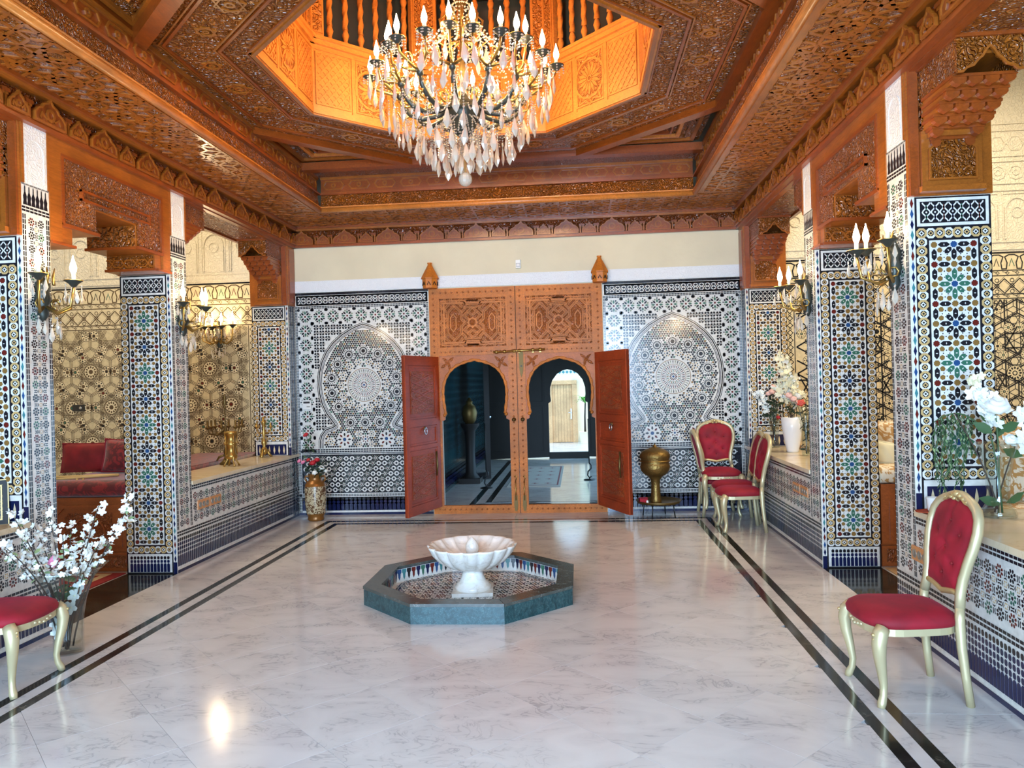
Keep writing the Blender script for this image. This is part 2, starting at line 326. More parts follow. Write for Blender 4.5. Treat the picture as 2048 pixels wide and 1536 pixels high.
def chain(mb, fr, x0, x1, z0, z1, bw, sides='lrtb'):
    """interlaced white and amber links on black along the border of a rectangle"""
    mb.poly(fr, [(x0, z0), (x1, z0), (x1, z1), (x0, z1)], .001, 'g_black')
    def run(a0, a1, fx):
        n = max(2, round((a1 - a0) / (bw * .98))); 
        for i in range(n):
            a = a0 + (a1 - a0) * (i + .5) / n; c = fx(a); r = bw * .60; m = ('g_white', 'g_amber')[i % 2]
            o = ngon(8, r, c, pi / 8); mb.ring(fr, o, ngon(8, r * .58, c, pi / 8), .002 + .0006 * (i % 2), m)
            mb.poly(fr, ngon(4, r * .50, c), .002, ('g_amber', 'g_white')[i % 2]); mb.poly(fr, ngon(6, r * .2, c), .0026, 'g_black')
    h = bw / 2
    if 'l' in sides: run(z0, z1, lambda a: (x0 + h, a))
    if 'r' in sides: run(z0, z1, lambda a: (x1 - h, a))
    if 't' in sides: run(x0 + bw, x1 - bw, lambda a: (a, z1 - h))
    if 'b' in sides: run(x0 + bw, x1 - bw, lambda a: (a, z0 + h))
def ladder(mb, fr, p0, p1, wd, seg=.035, bgm='g_white'):
    """white band with two rows of thin black bars between the points p0 and p1 (axis aligned)"""
    L = hypot(p1[0] - p0[0], p1[1] - p0[1]); ux, uz = (p1[0] - p0[0]) / L, (p1[1] - p0[1]) / L
    P = lambda a, b: (p0[0] + ux * a - uz * b, p0[1] + uz * a + ux * b)
    mb.poly(fr, [P(0, -wd / 2), P(L, -wd / 2), P(L, wd / 2), P(0, wd / 2)], .002, bgm)
    n = max(1, round(L / seg)); s = L / n; w_ = wd * .17
    for i in range(n):
        for b in (-wd * .26, wd * .26): mb.poly(fr, [P(i * s + .06 * s, b - w_), P(i * s + .94 * s, b - w_), P(i * s + .94 * s, b + w_), P(i * s + .06 * s, b + w_)], .003, 'g_black')
def flowers(mb, fr, x0, x1, z0, z1, q, cols=('g_black', 'g_maroon', 'g_black', 'g_green'), parent=None, lod=1):
    """rosettes of eight dark petals, amber flowers and bean shapes between them, on white"""
    mb.poly(fr, [(x0, z0), (x1, z0), (x1, z1), (x0, z1)], .001, 'g_white')
    nx = max(1, round((x1 - x0) / q)); nz = max(1, round((z1 - z0) / q)); sx = (x1 - x0) / nx; sz = (z1 - z0) / nz; h = .0025
    pet = lambda t, r0, r1, wd, c: [(c[0] + r * cos(t + d), c[1] + r * sin(t + d)) for r, d in ((r0, 0), ((r0 * .5 + r1 * .5), -wd), (r1, -wd * .45), (r1, wd * .45), ((r0 + r1) * .5, wd))]
    for i in range(nx):
        for j in range(nz):
            c = (x0 + (i + .5) * sx, z0 + (j + .5) * sz); m = cols[(i + 2 * j + (j // 2)) % len(cols)]
            for k in range(8): mb.poly(fr, pet(k * pi / 4 + pi / 8, q * .125, q * .325, .345, c), h, m)
            mb.poly(fr, ngon(6, q * .10, c), h, 'g_black')
            if i + 1 < nx and j + 1 < nz:
                c2 = (c[0] + sx / 2, c[1] + sz / 2)
                for k in range(6): mb.poly(fr, pet(k * pi / 3, q * .08, q * .165, .42, c2), h, 'g_amber')
                if lod:
                    for k in range(4):
                        t = k * pi / 2; b = [(q * .20, -.15 * q), (q * .28, -.08 * q), (q * .31, 0), (q * .28, .08 * q), (q * .20, .15 * q), (q * .225, .06 * q), (q * .225, -.06 * q)]
                        mb.poly(fr, rot2(b, t, c2), h, 'g_black')
            for (dx, dz) in ((.5, 0), (0, .5)):
                a, b = c[0] + dx * sx, c[1] + dz * sz
                if a < x1 - .02 and b < z1 - .02:
                    for sg in (-1, 1):
                        e = [(-.16 * q, .05 * q * sg), (0, .022 * q * sg), (.16 * q, .05 * q * sg), (.13 * q, .125 * q * sg), (0, .085 * q * sg), (-.13 * q, .125 * q * sg)]
                        mb.poly(fr, rot2(e, 0 if dz else pi / 2, (a, b)), h, 'g_black')
def skirt(mb, fr, a0, a1, z0, z1, pitch, rows, parent=None, long_frac=.42):
    """long blue tiles below, rows of small lozenge tiles above, on white"""
    mb.poly(fr, [(a0, z0), (a1, z0), (a1, z1), (a0, z1)], .001, 'g_white')
    n = max(1, round((a1 - a0) / pitch)); s = (a1 - a0) / n; zl = z0 + (z1 - z0) * long_frac; rh = (z1 - zl) / rows
    Lsh = [(-.40 * s, 0), (.40 * s, 0), (.40 * s, zl - z0 - .012), (.15 * s, zl - z0), (-.15 * s, zl - z0), (-.40 * s, zl - z0 - .012)]
    cache = None
    for i in range(n):
        a = a0 + (i + .5) * s
        if parent:
            cache = cache or tilemesh(Lsh, 'g_navy'); link('tile', cache, parent, fr.mat(a, z0, .001, 0))
        else: mb.poly(fr, [(a + x, z0 + y) for x, y in Lsh], .003, 'g_navy')
        for r in range(rows):
            z = zl + (r + .5) * rh; m = 'g_black' if r == rows - 1 else 'g_navy'
            mb.poly(fr, [(a + x * s, z + y * rh) for x, y in ((-.2, -.42), (.2, -.42), (.38, -.2), (.38, .2), (.2, .42), (-.2, .42), (-.38, .2), (-.38, -.2))], .003, m)
def eyes(mb, fr, a0, a1, z0, z1, pitch, cols=('g_green', 'g_navy', 'g_maroon', 'g_navy')):
    """frieze of white interlaced wavy lines closing round coloured lenses, on black in a white frame"""
    mb.poly(fr, [(a0, z0), (a1, z0), (a1, z1), (a0, z1)], .001, 'g_white')
    t = min(.018, (z1 - z0) * .12); mb.poly(fr, [(a0 + t, z0 + t), (a1 - t, z0 + t), (a1 - t, z1 - t), (a0 + t, z1 - t)], .002, 'g_black')
    a0 += t * 1.6; a1 -= t * 1.6; z0 += t * 1.4; z1 -= t * 1.4; n = max(1, round((a1 - a0) / pitch)); s = (a1 - a0) / n; H = z1 - z0
    for i in range(n):
        a = a0 + (i + .5) * s
        for e in (-1, 1):
            pts = [(a + e * s * (.25 + .20 * cos(4 * pi * k / 12)), z0 + H * k / 12) for k in range(13)]; mb.rib(fr, pts, s * .15, .003, 'g_white')
        for hh in (.25, .75): mb.poly(fr, [(a + x * s, z0 + H * hh + y * H) for x, y in ((0, -.16), (.0, -.16), (.11, -.04), (.11, .04), (0, .16), (-.11, .04), (-.11, -.04))], .003, cols[i % len(cols)])
        mb.poly(fr, ngon(4, s * .13, (a, z0 + H * .5)), .003, 'g_white')
def diamonds(mb, fr, x0, x1, z0, z1, n, bgm='g_white', cols=('g_navy', 'g_blue', 'g_maroon', 'g_navy', 'g_teal')):
    mb.poly(fr, [(x0, z0), (x1, z0), (x1, z1), (x0, z1)], .002, bgm); s = (z1 - z0) / n; c = (x0 + x1) / 2
    for j in range(n): mb.poly(fr, [(c, z0 + j * s), (c + (x1 - x0) * .3, z0 + (j + .5) * s), (c, z0 + (j + 1) * s), (c - (x1 - x0) * .3, z0 + (j + .5) * s)], .003, cols[j % len(cols)])
def stars(mb, fr, x0, x1, z0, z1, L, wd, mat, h, th=0, six=True, offs=(0,)):
    """triangular lattice of straps: hexagrams linked by long lines, cut at the rectangle"""
    def clip(p, q):
        t0, t1 = 0., 1.; dx, dz = q[0] - p[0], q[1] - p[1]
        for a, b in ((-dx, p[0] - x0), (dx, x1 - p[0]), (-dz, p[1] - z0), (dz, z1 - p[1])):
            if abs(a) < 1e-9:
                if b < 0: return None
            else:
                r = b / a
                if a < 0: t0 = max(t0, r)
                else: t1 = min(t1, r)
        return None if t0 >= t1 else ((p[0] + dx * t0, p[1] + dz * t0), (p[0] + dx * t1, p[1] + dz * t1))
    H = L * sqrt(3) / 2; segs = []
    for j in range(-1, int((z1 - z0) / H) + 3):
        for i in range(-1, int((x1 - x0) / L) + 3):
            c = (x0 + (i + .5 * (j % 2)) * L, z0 + j * H)
            for k in range(6):
                for a0, r, dk in ((0, .5, 2), (pi / 6, .30, 2), (pi / 6, .578, 1)):
                    t = a0 + k * pi / 3; u = t + dk * pi / 3
                    if dk == 1 and k > 2: continue
                    segs.append(((c[0] + r * L * cos(t), c[1] + r * L * sin(t)), (c[0] + r * L * cos(u), c[1] + r * L * sin(u))))
    e = 0
    for p, q in segs:
        g = clip(p, q)
        if g:
            e = (e + 1) % 3
            for o in offs: mb.rib(fr, g, wd, h + .0003 * e, mat, th, off=o)
def rosettes(mb, fr, x0, x1, z0, z1, L, sizes, cols):
    H = L * sqrt(3) / 2
    for j in range(0, int((z1 - z0) / H) + 2):
        for i in range(0, int((x1 - x0) / L) + 2):
            c = (x0 + (i + .5 * (j % 2)) * L, z0 + j * H); sub = [(c, sizes[0], 12)] + [((c[0] + L * .40 * cos(k * pi / 3), c[1] + L * .40 * sin(k * pi / 3)), sizes[1], 8) for k in range(6)]
            for m, (cc, r, n) in enumerate(sub):   # noqa
                if not (x0 + r < cc[0] < x1 - r and z0 + r < cc[1] < z1 - r): continue
                mb.poly(fr, ngon(12, r * 1.06, cc), .0034, cols[2]); mb.ring(fr, ngon(12, r * 1.14, cc), ngon(12, r * 1.04, cc), .0036, cols[0])
                for k in range(n):
                    t = 2 * pi * k / n; mb.poly(fr, rot2([(r * .50, 0), (r * .72, -r * .15), (r * .96, 0), (r * .72, r * .15)], t, cc), .0039, cols[(m + k) % 2 if m else 0])
                mb.poly(fr, ngon(8, r * .36, cc), .0040, cols[0]); mb.poly(fr, ngon(8, r * .22, cc), .0043, cols[(m + i + j) % len(cols)])
# ================================================================ FLOOR
def clip_poly(pts, x0, x1, y0, y1):
    for ax, lim, sg in ((0, x0, 1), (0, x1, -1), (1, y0, 1), (1, y1, -1)):
        out = []
        for i, p in enumerate(pts):
            q = pts[(i + 1) % len(pts)]; a, b = (p[ax] - lim) * sg, (q[ax] - lim) * sg
            if a >= 0: out.append(p)
            if (a >= 0) != (b >= 0): t = a / (a - b); out.append((p[0] + (q[0] - p[0]) * t, p[1] + (q[1] - p[1]) * t))
        pts = out
        if not pts: return []
    return pts
m = MB(); m.box(-8, 6.2, YF - .3, D + .35, -.25, -.0125, 'stucco_white')
floor = struct(m, 'floor', 'polished pale marble floor with double black border line', 'floor')
XI, XJ, YI = -2.871, 1.281, 8.671; XO, XP, YO = -3.078, 1.482, 8.907
def slab(pts, mat='marble_floor', name='slab', th=.012):
    c = (sum(p[0] for p in pts) / len(pts), sum(p[1] for p in pts) / len(pts)); m = MB()
    m.poly(XY, [(x - c[0], y - c[1]) for x, y in pts], 0, mat, th); o = m.build(name, floor); o.location = (c[0], c[1], 0); return o
H2 = .343; J = .0010
for i in range(-16, 17):
    for j in range(-22, 23):
        if (i + j) % 2: continue
        c = (-.121 + i * H2, 3.94 + j * H2); d = H2 - J
        pts = clip_poly([(c[0] - d, c[1]), (c[0], c[1] - d), (c[0] + d, c[1]), (c[0], c[1] + d)], XI, XJ, YF + .4, YI)
        if len(pts) >= 3 and max(p[0] for p in pts) - min(p[0] for p in pts) > .03 and max(p[1] for p in pts) - min(p[1] for p in pts) > .03: slab(pts)
T1, T2 = .064, .142      # strip, gap
for k, (a, b, mt, nm) in enumerate(((0, T1, 'marble_black', 'border_strip'), (T1, T2, 'marble_floor', 'slab'), (T2, .207, 'marble_black', 'border_strip'))):
    s = (XI - XO) / .207; t = (XP - XJ) / .207; r = (YO - YI) / .207
    xa, xb, xc, xd = XO + a * s, XO + b * s, XP - b * t, XP - a * t; ya, yb = YO - a * r, YO - b * r; e = .0006
    slab([(xa + e, YF), (xb - e, YF), (xb - e, yb - e), (xa + e, ya - e)], mt, nm); slab([(xc + e, YF), (xd - e, YF), (xd - e, ya - e), (xc + e, yb - e)], mt, nm)
    slab([(xa + e, ya), (xb, yb + e), (xc, yb + e), (xd - e, ya)], mt, nm)
for x0, x1 in ((WL - .0, XO), (XP, WR)):
    y = YF
    while y < D - .05:
        y2 = min(D, y + .9); slab([(x0 + .001, y + J), (x1 - .001, y + J), (x1 - .001, y2 - J), (x0 + .001, y2 - J)]); y = y2
x = XO
while x < XP - .05:
    x2 = min(XP, x + .76); slab([(x + J, YO + .001), (x2 - J, YO + .001), (x2 - J, D + .3), (x + J, D + .3)]); x = x2
slab([(WL - .47, YL['n1']), (WL, YL['n1']), (WL, YL['m0']), (WL - .47, YL['m0'])], 'marble_black', 'threshold'); slab([(WR, YR['n1']), (WR + .47, YR['n1']), (WR + .47, YR['m0']), (WR, YR['m0'])], 'marble_black', 'threshold')
slab([(-7.9, YF), (WL - .475, YF), (WL - .475, D), (-7.9, D)]); slab([(WR + .475, YF), (6.1, YF), (6.1, D), (WR + .475, D)])
# ================================================================ WALLS, PILLARS, LOW WALLS
def bx(name, label, cat, boxes, mat, parent=None):
    m = MB()
    for b in boxes: m.box(*b, mat)
    return struct(m, name, label, cat, parent)
DX0, DX1, DZ = -1.84, .312, 2.815       # door hole
wb = bx('wall_back', 'cream plaster end wall with zellige panels around the wooden door', 'wall', [(-8, DX0, D, D + .3, -.1, 5.3), (DX1, 6.2, D, D + .3, -.1, 5.3), (DX0, DX1, D, D + .3, DZ, 5.3)], 'plaster')
bx('wall_left', 'plain plaster wall of the left salon', 'wall', [(-8, -7.7, YF, D, -.1, 5.3)], 'plaster')
bx('wall_right', 'plain plaster wall of the right salon', 'wall', [(5.9, 6.2, YF, D, -.1, 5.3)], 'plaster')
bx('wall_front', 'plain plaster wall behind the viewer with a wide opening', 'wall', [(-8, -3.2, YF - .3, YF, -.1, 5.3), (1.6, 6.2, YF - .3, YF, -.1, 5.3), (-3.2, 1.6, YF - .3, YF, 3.3, 5.3)], 'plaster')
bx('ceiling_salon', 'plain plaster ceiling of the side salons', 'ceiling', [(-8, WL - .47, YF, D + .3, 5.3, 5.4), (WR + .47, 6.2, YF, D + .3, 5.3, 5.4)], 'stucco_plain')
def front_face(mb, x0, x1, y, hall, zb, parent=None):
    """face towards the viewer: diamond strip on the hall side, chain frame round the star panel, frieze above, skirting below"""
    fr = Fr((0, y, 0), (1, 0, 0), (0, 0, 1)); s = .037
    a0, a1 = (x0, x1 - s) if hall > 0 else (x0 + s, x1)
    d0 = x1 - s if hall > 0 else x0
    diamonds(mb, fr, d0 + .003, d0 + s - .001, zb + .10, 2.645, round((2.55 - zb) / .062)); mb.poly(fr, [(d0 + .002, zb), (d0 + s - .001, zb), (d0 + s - .001, zb + .1), (d0 + .002, zb + .1)], .003, 'g_navy')
    mb.poly(fr, [(a0, zb), (a1, zb), (a1, 2.65), (a0, 2.65)], .0005, 'g_black')
    eyes(mb, fr, a0 + .012, a1 - .012, 2.475, 2.64, .05)
    chain(mb, fr, a0 + .008, a1 - .008, zb + .185, 2.46, .055)
    i = .008 + .055 + .004; mb.poly(fr, [(a0 + i, zb + .245), (a1 - i, zb + .245), (a1 - i, 2.40), (a0 + i, 2.40)], .0018, 'g_black')
    i += .011; khatam(mb, fr, a0 + i, a1 - i, zb + .256, 2.389, parent)
    fr2 = fr
    if zb < .1: mb.poly(fr, [(a0 + .012, zb + .012), (a1 - .012, zb + .012), (a1 - .012, zb + .175), (a0 + .012, zb + .175)], .001, 'g_white'); skirt(mb, Fr((0, y - .001, 0), (1, 0, 0), (0, 0, 1)), a0 + .03, a1 - .03, zb + .015, zb + .158, .031, 2, parent, .55)
    else:
        mb.poly(fr, [(a0 + .012, zb + .004), (a1 - .012, zb + .004), (a1 - .012, zb + .176), (a0 + .012, zb + .176)], .001, 'g_white'); mb.poly(fr, [(a0 + .03, zb + .008), (a1 - .03, zb + .008), (a1 - .03, zb + .14), (a0 + .03, zb + .14)], .002, 'g_navy')
        for k in range(6): a = a0 + .03 + (a1 - a0 - .06) * (k + .5) / 6; mb.poly(fr, [(a - .012, zb + .06), (a, zb + .02), (a + .012, zb + .06), (a + .008, zb + .09), (a, zb + .125), (a - .008, zb + .09)], .003, 'g_cream')
def side_face(mb, fr, a0, a1, z0=0):
    """hall-side face of a pillar: rosettes between ladder lines, black finial frieze above"""
    mb.poly(fr, [(a0, .03), (a1, .03), (a1, 3.0), (a0, 3.0)], .0005, 'g_white')
    for a in (a0 + .02, a1 - .02): ladder(mb, fr, (a, .38), (a, 2.80), .034)
    flowers(mb, fr, a0 + .04, a1 - .04, .38, 2.80, (a1 - a0 - .08) / 2)
    ladder(mb, fr, (a0, 2.832), (a1, 2.832), .04)
    n = 6
    for i in range(n):
        a = a0 + .015 + (a1 - a0 - .03) * (i + .5) / n; s = (a1 - a0) / n
        mb.poly(fr, [(a + x * s, 2.86 + y) for x, y in ((-.44, 0), (.44, 0), (.30, .03), (.40, .055), (.12, .085), (.12, .115), (0, .13), (-.12, .115), (-.12, .085), (-.40, .055), (-.30, .03))], .002, 'g_black')
    ladder(mb, fr, (a0, 2.996), (a1, 2.996), .012)
def lower_face(mb, fr, a0, a1, q, parent=None):
    """hall-side face of the low wall: ladder, rosettes, ladder, skirting, plinth"""
    mb.poly(fr, [(a0, .03), (a1, .03), (a1, .75), (a0, .75)], .0005, 'g_white')
    ladder(mb, fr, (a0, .725), (a1, .725), .045); flowers(mb, fr, a0, a1, .385, .695, q)
    ladder(mb, fr, (a0, .345), (a1, .345), .05); skirt(mb, fr, a0, a1, .06, .31, .034, 4, parent, .40)
    mb.poly(fr, [(a0, .0), (a1, .0), (a1, .028), (a0, .028)], .002, 'g_navy')
FL = Fr((WL, 0, 0), (0, 1, 0), (0, 0, 1)); FRR = Fr((WR, 0, 0), (0, -1, 0), (0, 0, 1))
def yr(fr, y0, y1): return (y0, y1) if fr is FL else (-y1, -y0)
def pillar(side, y0, y1, zb, label, tiles, inner=True, skirtlow=True):
    x0, x1 = (WL - PW, WL) if side < 0 else (WR, WR + PW)
    m = MB(); m.box(x0, x1, y0, y1, 0, 3.40, 'stucco_plain'); o = struct(m, 'pillar', label, 'pillar')
    mo = MB(); front_face(mo, x0, x1, y0, -side, zb, o if tiles else None); mo.build('front_mosaic', o, **STUFF)
    if inner:
        fr = FL if side < 0 else FRR; a0, a1 = yr(fr, y0, y1); mo = MB(); side_face(mo, fr, a0, a1)
        ladder(mo, fr, (a0, .345), (a1, .345), .05); skirt(mo, fr, a0, a1, .06, .31, .034, 4, None, .40); mo.poly(fr, [(a0, 0), (a1, 0), (a1, .028), (a0, .028)], .002, 'g_navy')
        mo.build('side_mosaic', o, **STUFF)
        st = MB(); st.fbox(fr, a0 + .02, a1 - .02, 3.0, 3.395, 0, .006, 'stucco_white')
        c = (a0 + a1) / 2; arch = [(c - .085, 3.03)] + [(c + .085 * cos(pi - k * pi / 12), 3.22 + .085 * sin(k * pi / 12)) for k in range(13)] + [(c + .085, 3.03)]
        st.rib(fr, arch, .012, .010, 'stucco_white', .006); st.build('stucco_panel', o)
        tr = MB()
        for a in (a0, a1 - .02): tr.fbox(fr, a, a + .02, 3.0, 3.395, 0, .012, 'wood')
        tr.build('edge_moulding', o)
    # wooden casing on the face above the tiles
    cs = MB(); cs.fbox(Fr((0, y0, 0), (1, 0, 0), (0, 0, 1)), x0 - .005, x1 + .002, 2.652, 3.40, 0, .022, 'wood')
    e = (x1 - .055, x1 - .002) if side < 0 else (x0 + .002, x0 + .055); cs.fbox(Fr((0, y0, 0), (1, 0, 0), (0, 0, 1)), e[0], e[1], 2.652, 3.40, .022, .04, 'wood_red'); cs.build('casing', o)
    return o
pnl = pillar(-1, YL['n0'], YL['n1'], .785, 'zellige pillar at the left edge behind the picture frame', False)
pml = pillar(-1, YL['m0'], YL['m1'], 0, 'zellige pillar left of the tiled low wall, with sofa behind', True)
pbl = pillar(-1, YL['b0'], D, .785, 'zellige pilaster in the back left corner above the porcelain vase', False, False)
for o_, f_ in ((pbl, FL),):
    mo = MB(); a0, a1 = yr(f_, YL['b0'], D - .005); mo.poly(f_, [(a0, 0), (a1, 0), (a1, 2.65), (a0, 2.65)], .001, 'g_navy')
    for a in (a0 + .03, a0 + .11, a0 + .19): ladder(mo, f_, (a, .03), (a, 2.64), .05)
    mo.build('side_mosaic', o_, **STUFF); mo = MB(); mo.fbox(f_, a0, a1, 2.652, 3.395, 0, .012, 'wood'); mo.fbox(f_, a0 + .03, a1 - .02, 2.70, 3.35, .012, .02, 'wood_red'); mo.build('side_casing', o_)
pnr = pillar(1, YR['n0'], YR['n1'], .785, 'zellige pillar behind the trailing plant and near red chair', True)
pmr = pillar(1, YR['m0'], YR['m1'], 0, 'zellige pillar right of the white vases on the counter', True)
pbr = pillar(1, YR['b0'], D, .785, 'zellige pilaster in the back right corner above the chairs', False, False)
mo = MB(); a0, a1 = yr(FRR, YR['b0'], D - .005); mo.poly(FRR, [(a0, 0), (a1, 0), (a1, 2.65), (a0, 2.65)], .001, 'g_navy')
for a in (a0 + .03, a0 + .11, a0 + .19): ladder(mo, FRR, (a, .03), (a, 2.64), .05)
mo.build('side_mosaic', pbr, **STUFF); mo = MB(); mo.fbox(FRR, a0, a1, 2.652, 3.395, 0, .012, 'wood'); mo.fbox(FRR, a0 + .02, a1 - .03, 2.70, 3.35, .012, .02, 'wood_red'); mo.build('side_casing', pbr)
def low_wall(side, y0, y1, label, q, tiles, dp=.65):
    x0, x1 = (WL - dp, WL) if side < 0 else (WR, WR + dp); fr = FL if side < 0 else FRR
    m = MB(); m.box(x0, x1, y0, y1, 0, .75, 'stucco_plain'); o = struct(m, 'low_wall', label, 'wall')
    mo = MB(); a0, a1 = yr(fr, y0, y1); lower_face(mo, fr, a0, a1, q, o if tiles else None); mo.build('face_mosaic', o, **STUFF)
    c = MB(); c.box(x0 - .01, x1 + .012, y0, y1, .75, .785, 'marble_top') if side < 0 else c.box(x0 - .012, x1 + .01, y0, y1, .75, .785, 'marble_top'); c.build('marble_top', o)
    return o
lwl = low_wall(-1, YL['m1'], D, 'tiled low wall with cream marble top carrying brass candlesticks', .11, False, .46)
lwr = low_wall(1, YR['m1'], D, 'tiled low wall with cream marble top carrying three vases', .11, False, .46)
lwnl = low_wall(-1, .5, YL['n0'], 'tiled low wall behind the near left chair and glass vase', .105, False)
lwnr = low_wall(1, .5, YR['n0'], 'tiled low wall behind the near right red chair', .105, True)
for s, x0, x1 in ((-1, WL - PW, WL), (1, WR, WR + PW)):
    bx('wall_' + ('left' if s < 0 else 'right') + '_front', 'plain end of the hall side wall behind the viewer, ' + ('left' if s < 0 else 'right') + ' side', 'wall', [(x0, x1, YF, .5, 0, 3.4)], 'stucco_plain')
bx('wall_upper_left', 'plain wall above the left side openings', 'wall', [(WL - .44, WL - .03, YF, D, 3.44, 5.3)], 'stucco_plain'); bx('wall_upper_right', 'plain wall above the right side openings', 'wall', [(WR + .03, WR + .44, YF, D, 3.44, 5.3)], 'stucco_plain')
bx('roof', 'unseen flat roof added over the hall and salons to block sky light', 'roof', [(-8.2, 6.4, YF - .4, D + .4, 6.6, 6.7), (-8.2, -8, YF - .3, D + .3, 5.3, 6.6), (6.2, 6.4, YF - .3, D + .3, 5.3, 6.6), (-8.2, 6.4, YF - .3, YF, 5.3, 6.6), (-8.2, 6.4, D, D + .3, 5.3, 6.6)], 'stucco_plain')  # out of view; added to keep sky light from leaking in above the ceilings
# ---- entry lintels with stepped corbels
def lintel(side, Y, label):
    fr = FL if side < 0 else FRR; y0, y1 = Y['n1'], Y['m0']; k = (y1 - y0) / 1.526
    prof = [(0, 3.40), (1.526, 3.40), (1.526, 2.652), (1.305, 2.652), (1.305, 2.79), (1.045, 2.79), (1.045, 2.985), (.52, 2.985), (.52, 2.79), (.25, 2.79), (.25, 2.652), (0, 2.652)]
    A = lambda t: (y0 + t * k) if side < 0 else -(y0 + t * k)
    pts = [(A(t), z) for t, z in prof]
    if side > 0: pts = pts[::-1]
    pts = pts[::-1]
    m = MB(); m.poly(fr, pts, -.012, 'wood', .43); m.poly(fr, pts[::-1], -.442, 'wood'); o = struct(m, 'lintel', label, 'lintel')
    p = MB()
    fbx = lambda t0, t1, z0, z1, h0, h1, mt: p.fbox(fr, min(A(t0), A(t1)), max(A(t0), A(t1)), z0, z1, h0, h1, mt)
    for t0, t1, z0, z1 in ((0, 1.526, 3.30, 3.395), (0, .12, 2.655, 3.30), (1.406, 1.526, 2.655, 3.30)): fbx(t0, t1, z0, z1, -.012, .008, 'wood')
    for i_, (t0, t1, z0, z1) in enumerate(((.12, 1.406, 3.275, 3.30), (.12, .145, 2.80, 3.275), (1.381, 1.406, 2.80, 3.275), (.12, .53, 2.79, 2.815), (1.035, 1.406, 2.79, 2.815), (.33, 1.21, 3.085, 3.10), (.33, 1.21, 3.02, 3.035), (.33, .345, 3.02, 3.10), (1.195, 1.21, 3.02, 3.10), (0, .25, 2.652, 2.67), (1.305, 1.526, 2.652, 2.67))): fbx(t0, t1, z0, z1, -.012, .014 + .0008 * i_, 'wood_red')
    p.build('frame_moulding', o)
    c = MB(); q = [(A(t), z) for t, z in ((.145, 3.275), (1.381, 3.275), (1.381, 2.815), (1.05, 2.815), (1.05, 3.0), (.515, 3.0), (.515, 2.815), (.145, 2.815))]
    c.poly(fr, q[::-1] if side < 0 else q, -.004, 'wood_fine', .006); c.build('carved_panel', o)
    # carved faces of the two far corbels that look towards the viewer, and their mouldings
    x0, x1 = (WL - .442, WL - .012) if side < 0 else (WR + .012, WR + .442)
    for t, z0, z1, mt in ((1.045, 2.79, 2.985, 'wood_carved'), (1.305, 2.652, 2.79, 'wood_fine')):
        c = MB(); f = Fr((0, y0 + t * k, 0), (1, 0, 0), (0, 0, 1)); c.fbox(f, x0 + .01, x1 - .01, z0 + .02, z1 - .005, 0, .008, mt); c.fbox(f, x0 - .01, x1 + .012, z0, z0 + .022, 0, .02, 'wood_red'); c.build('corbel_face', o)
    st = MB(); f = Fr((0, y0 + 1.305 * k - .008, 0), (1, 0, 0), (0, 0, 1)); n = 4
    for i in range(n):
        a = x0 + (x1 - x0) * i / n; s = (x1 - x0) / n
        for e in (1, -1): st.rib(f, [(a, 2.72 + e * .03), (a + s * .3, 2.72 + e * .03), (a + s * .7, 2.72 - e * .03), (a + s, 2.72 - e * .03)], .010, .004 + .001 * (e > 0), 'wood', .005)
    st.build('strapwork', o); return o
lintel(-1, YL, 'carved wooden lintel with stepped corbels over the left salon entry'); lintel(1, YR, 'carved wooden lintel with stepped corbels over the right salon entry')
def beam_over(side, y0, y1, label):
    x0, x1 = (WL - .44, WL - .03) if side < 0 else (WR + .03, WR + .44); fr = FL if side < 0 else FRR; a0, a1 = yr(fr, y0, y1)
    m = MB(); m.box(x0, x1, y0, y1, 3.405, 3.50, 'wood'); o = struct(m, 'lintel', label, 'lintel')
    p = MB(); p.fbox(Fr((0, 0, 3.405), (1, 0, 0), (0, -1, 0)), x0 + .03, x1 - .03, -y1 + .02, -y0 - .02, 0, .010, 'wood_carved'); p.build('carved_panel', o)
    e = MB(); e.fbox(fr, a0, a1, 3.385, 3.42, -.06, -.006, 'wood_red'); e.fbox(fr, a0, a1, 3.375, 3.42, -.46, -.42, 'wood_red'); e.build('edge_moulding', o); return o
beam_over(-1, YL['m1'], D, 'carved wooden beam above the left counter with candlesticks'); beam_over(1, YR['m1'], D, 'carved wooden beam above the right counter with vases')
beam_over(-1, 0, YL['n0'], 'carved wooden beam above the near left low wall'); beam_over(1, 0, YR['n0'], 'carved wooden beam above the near right low wall')
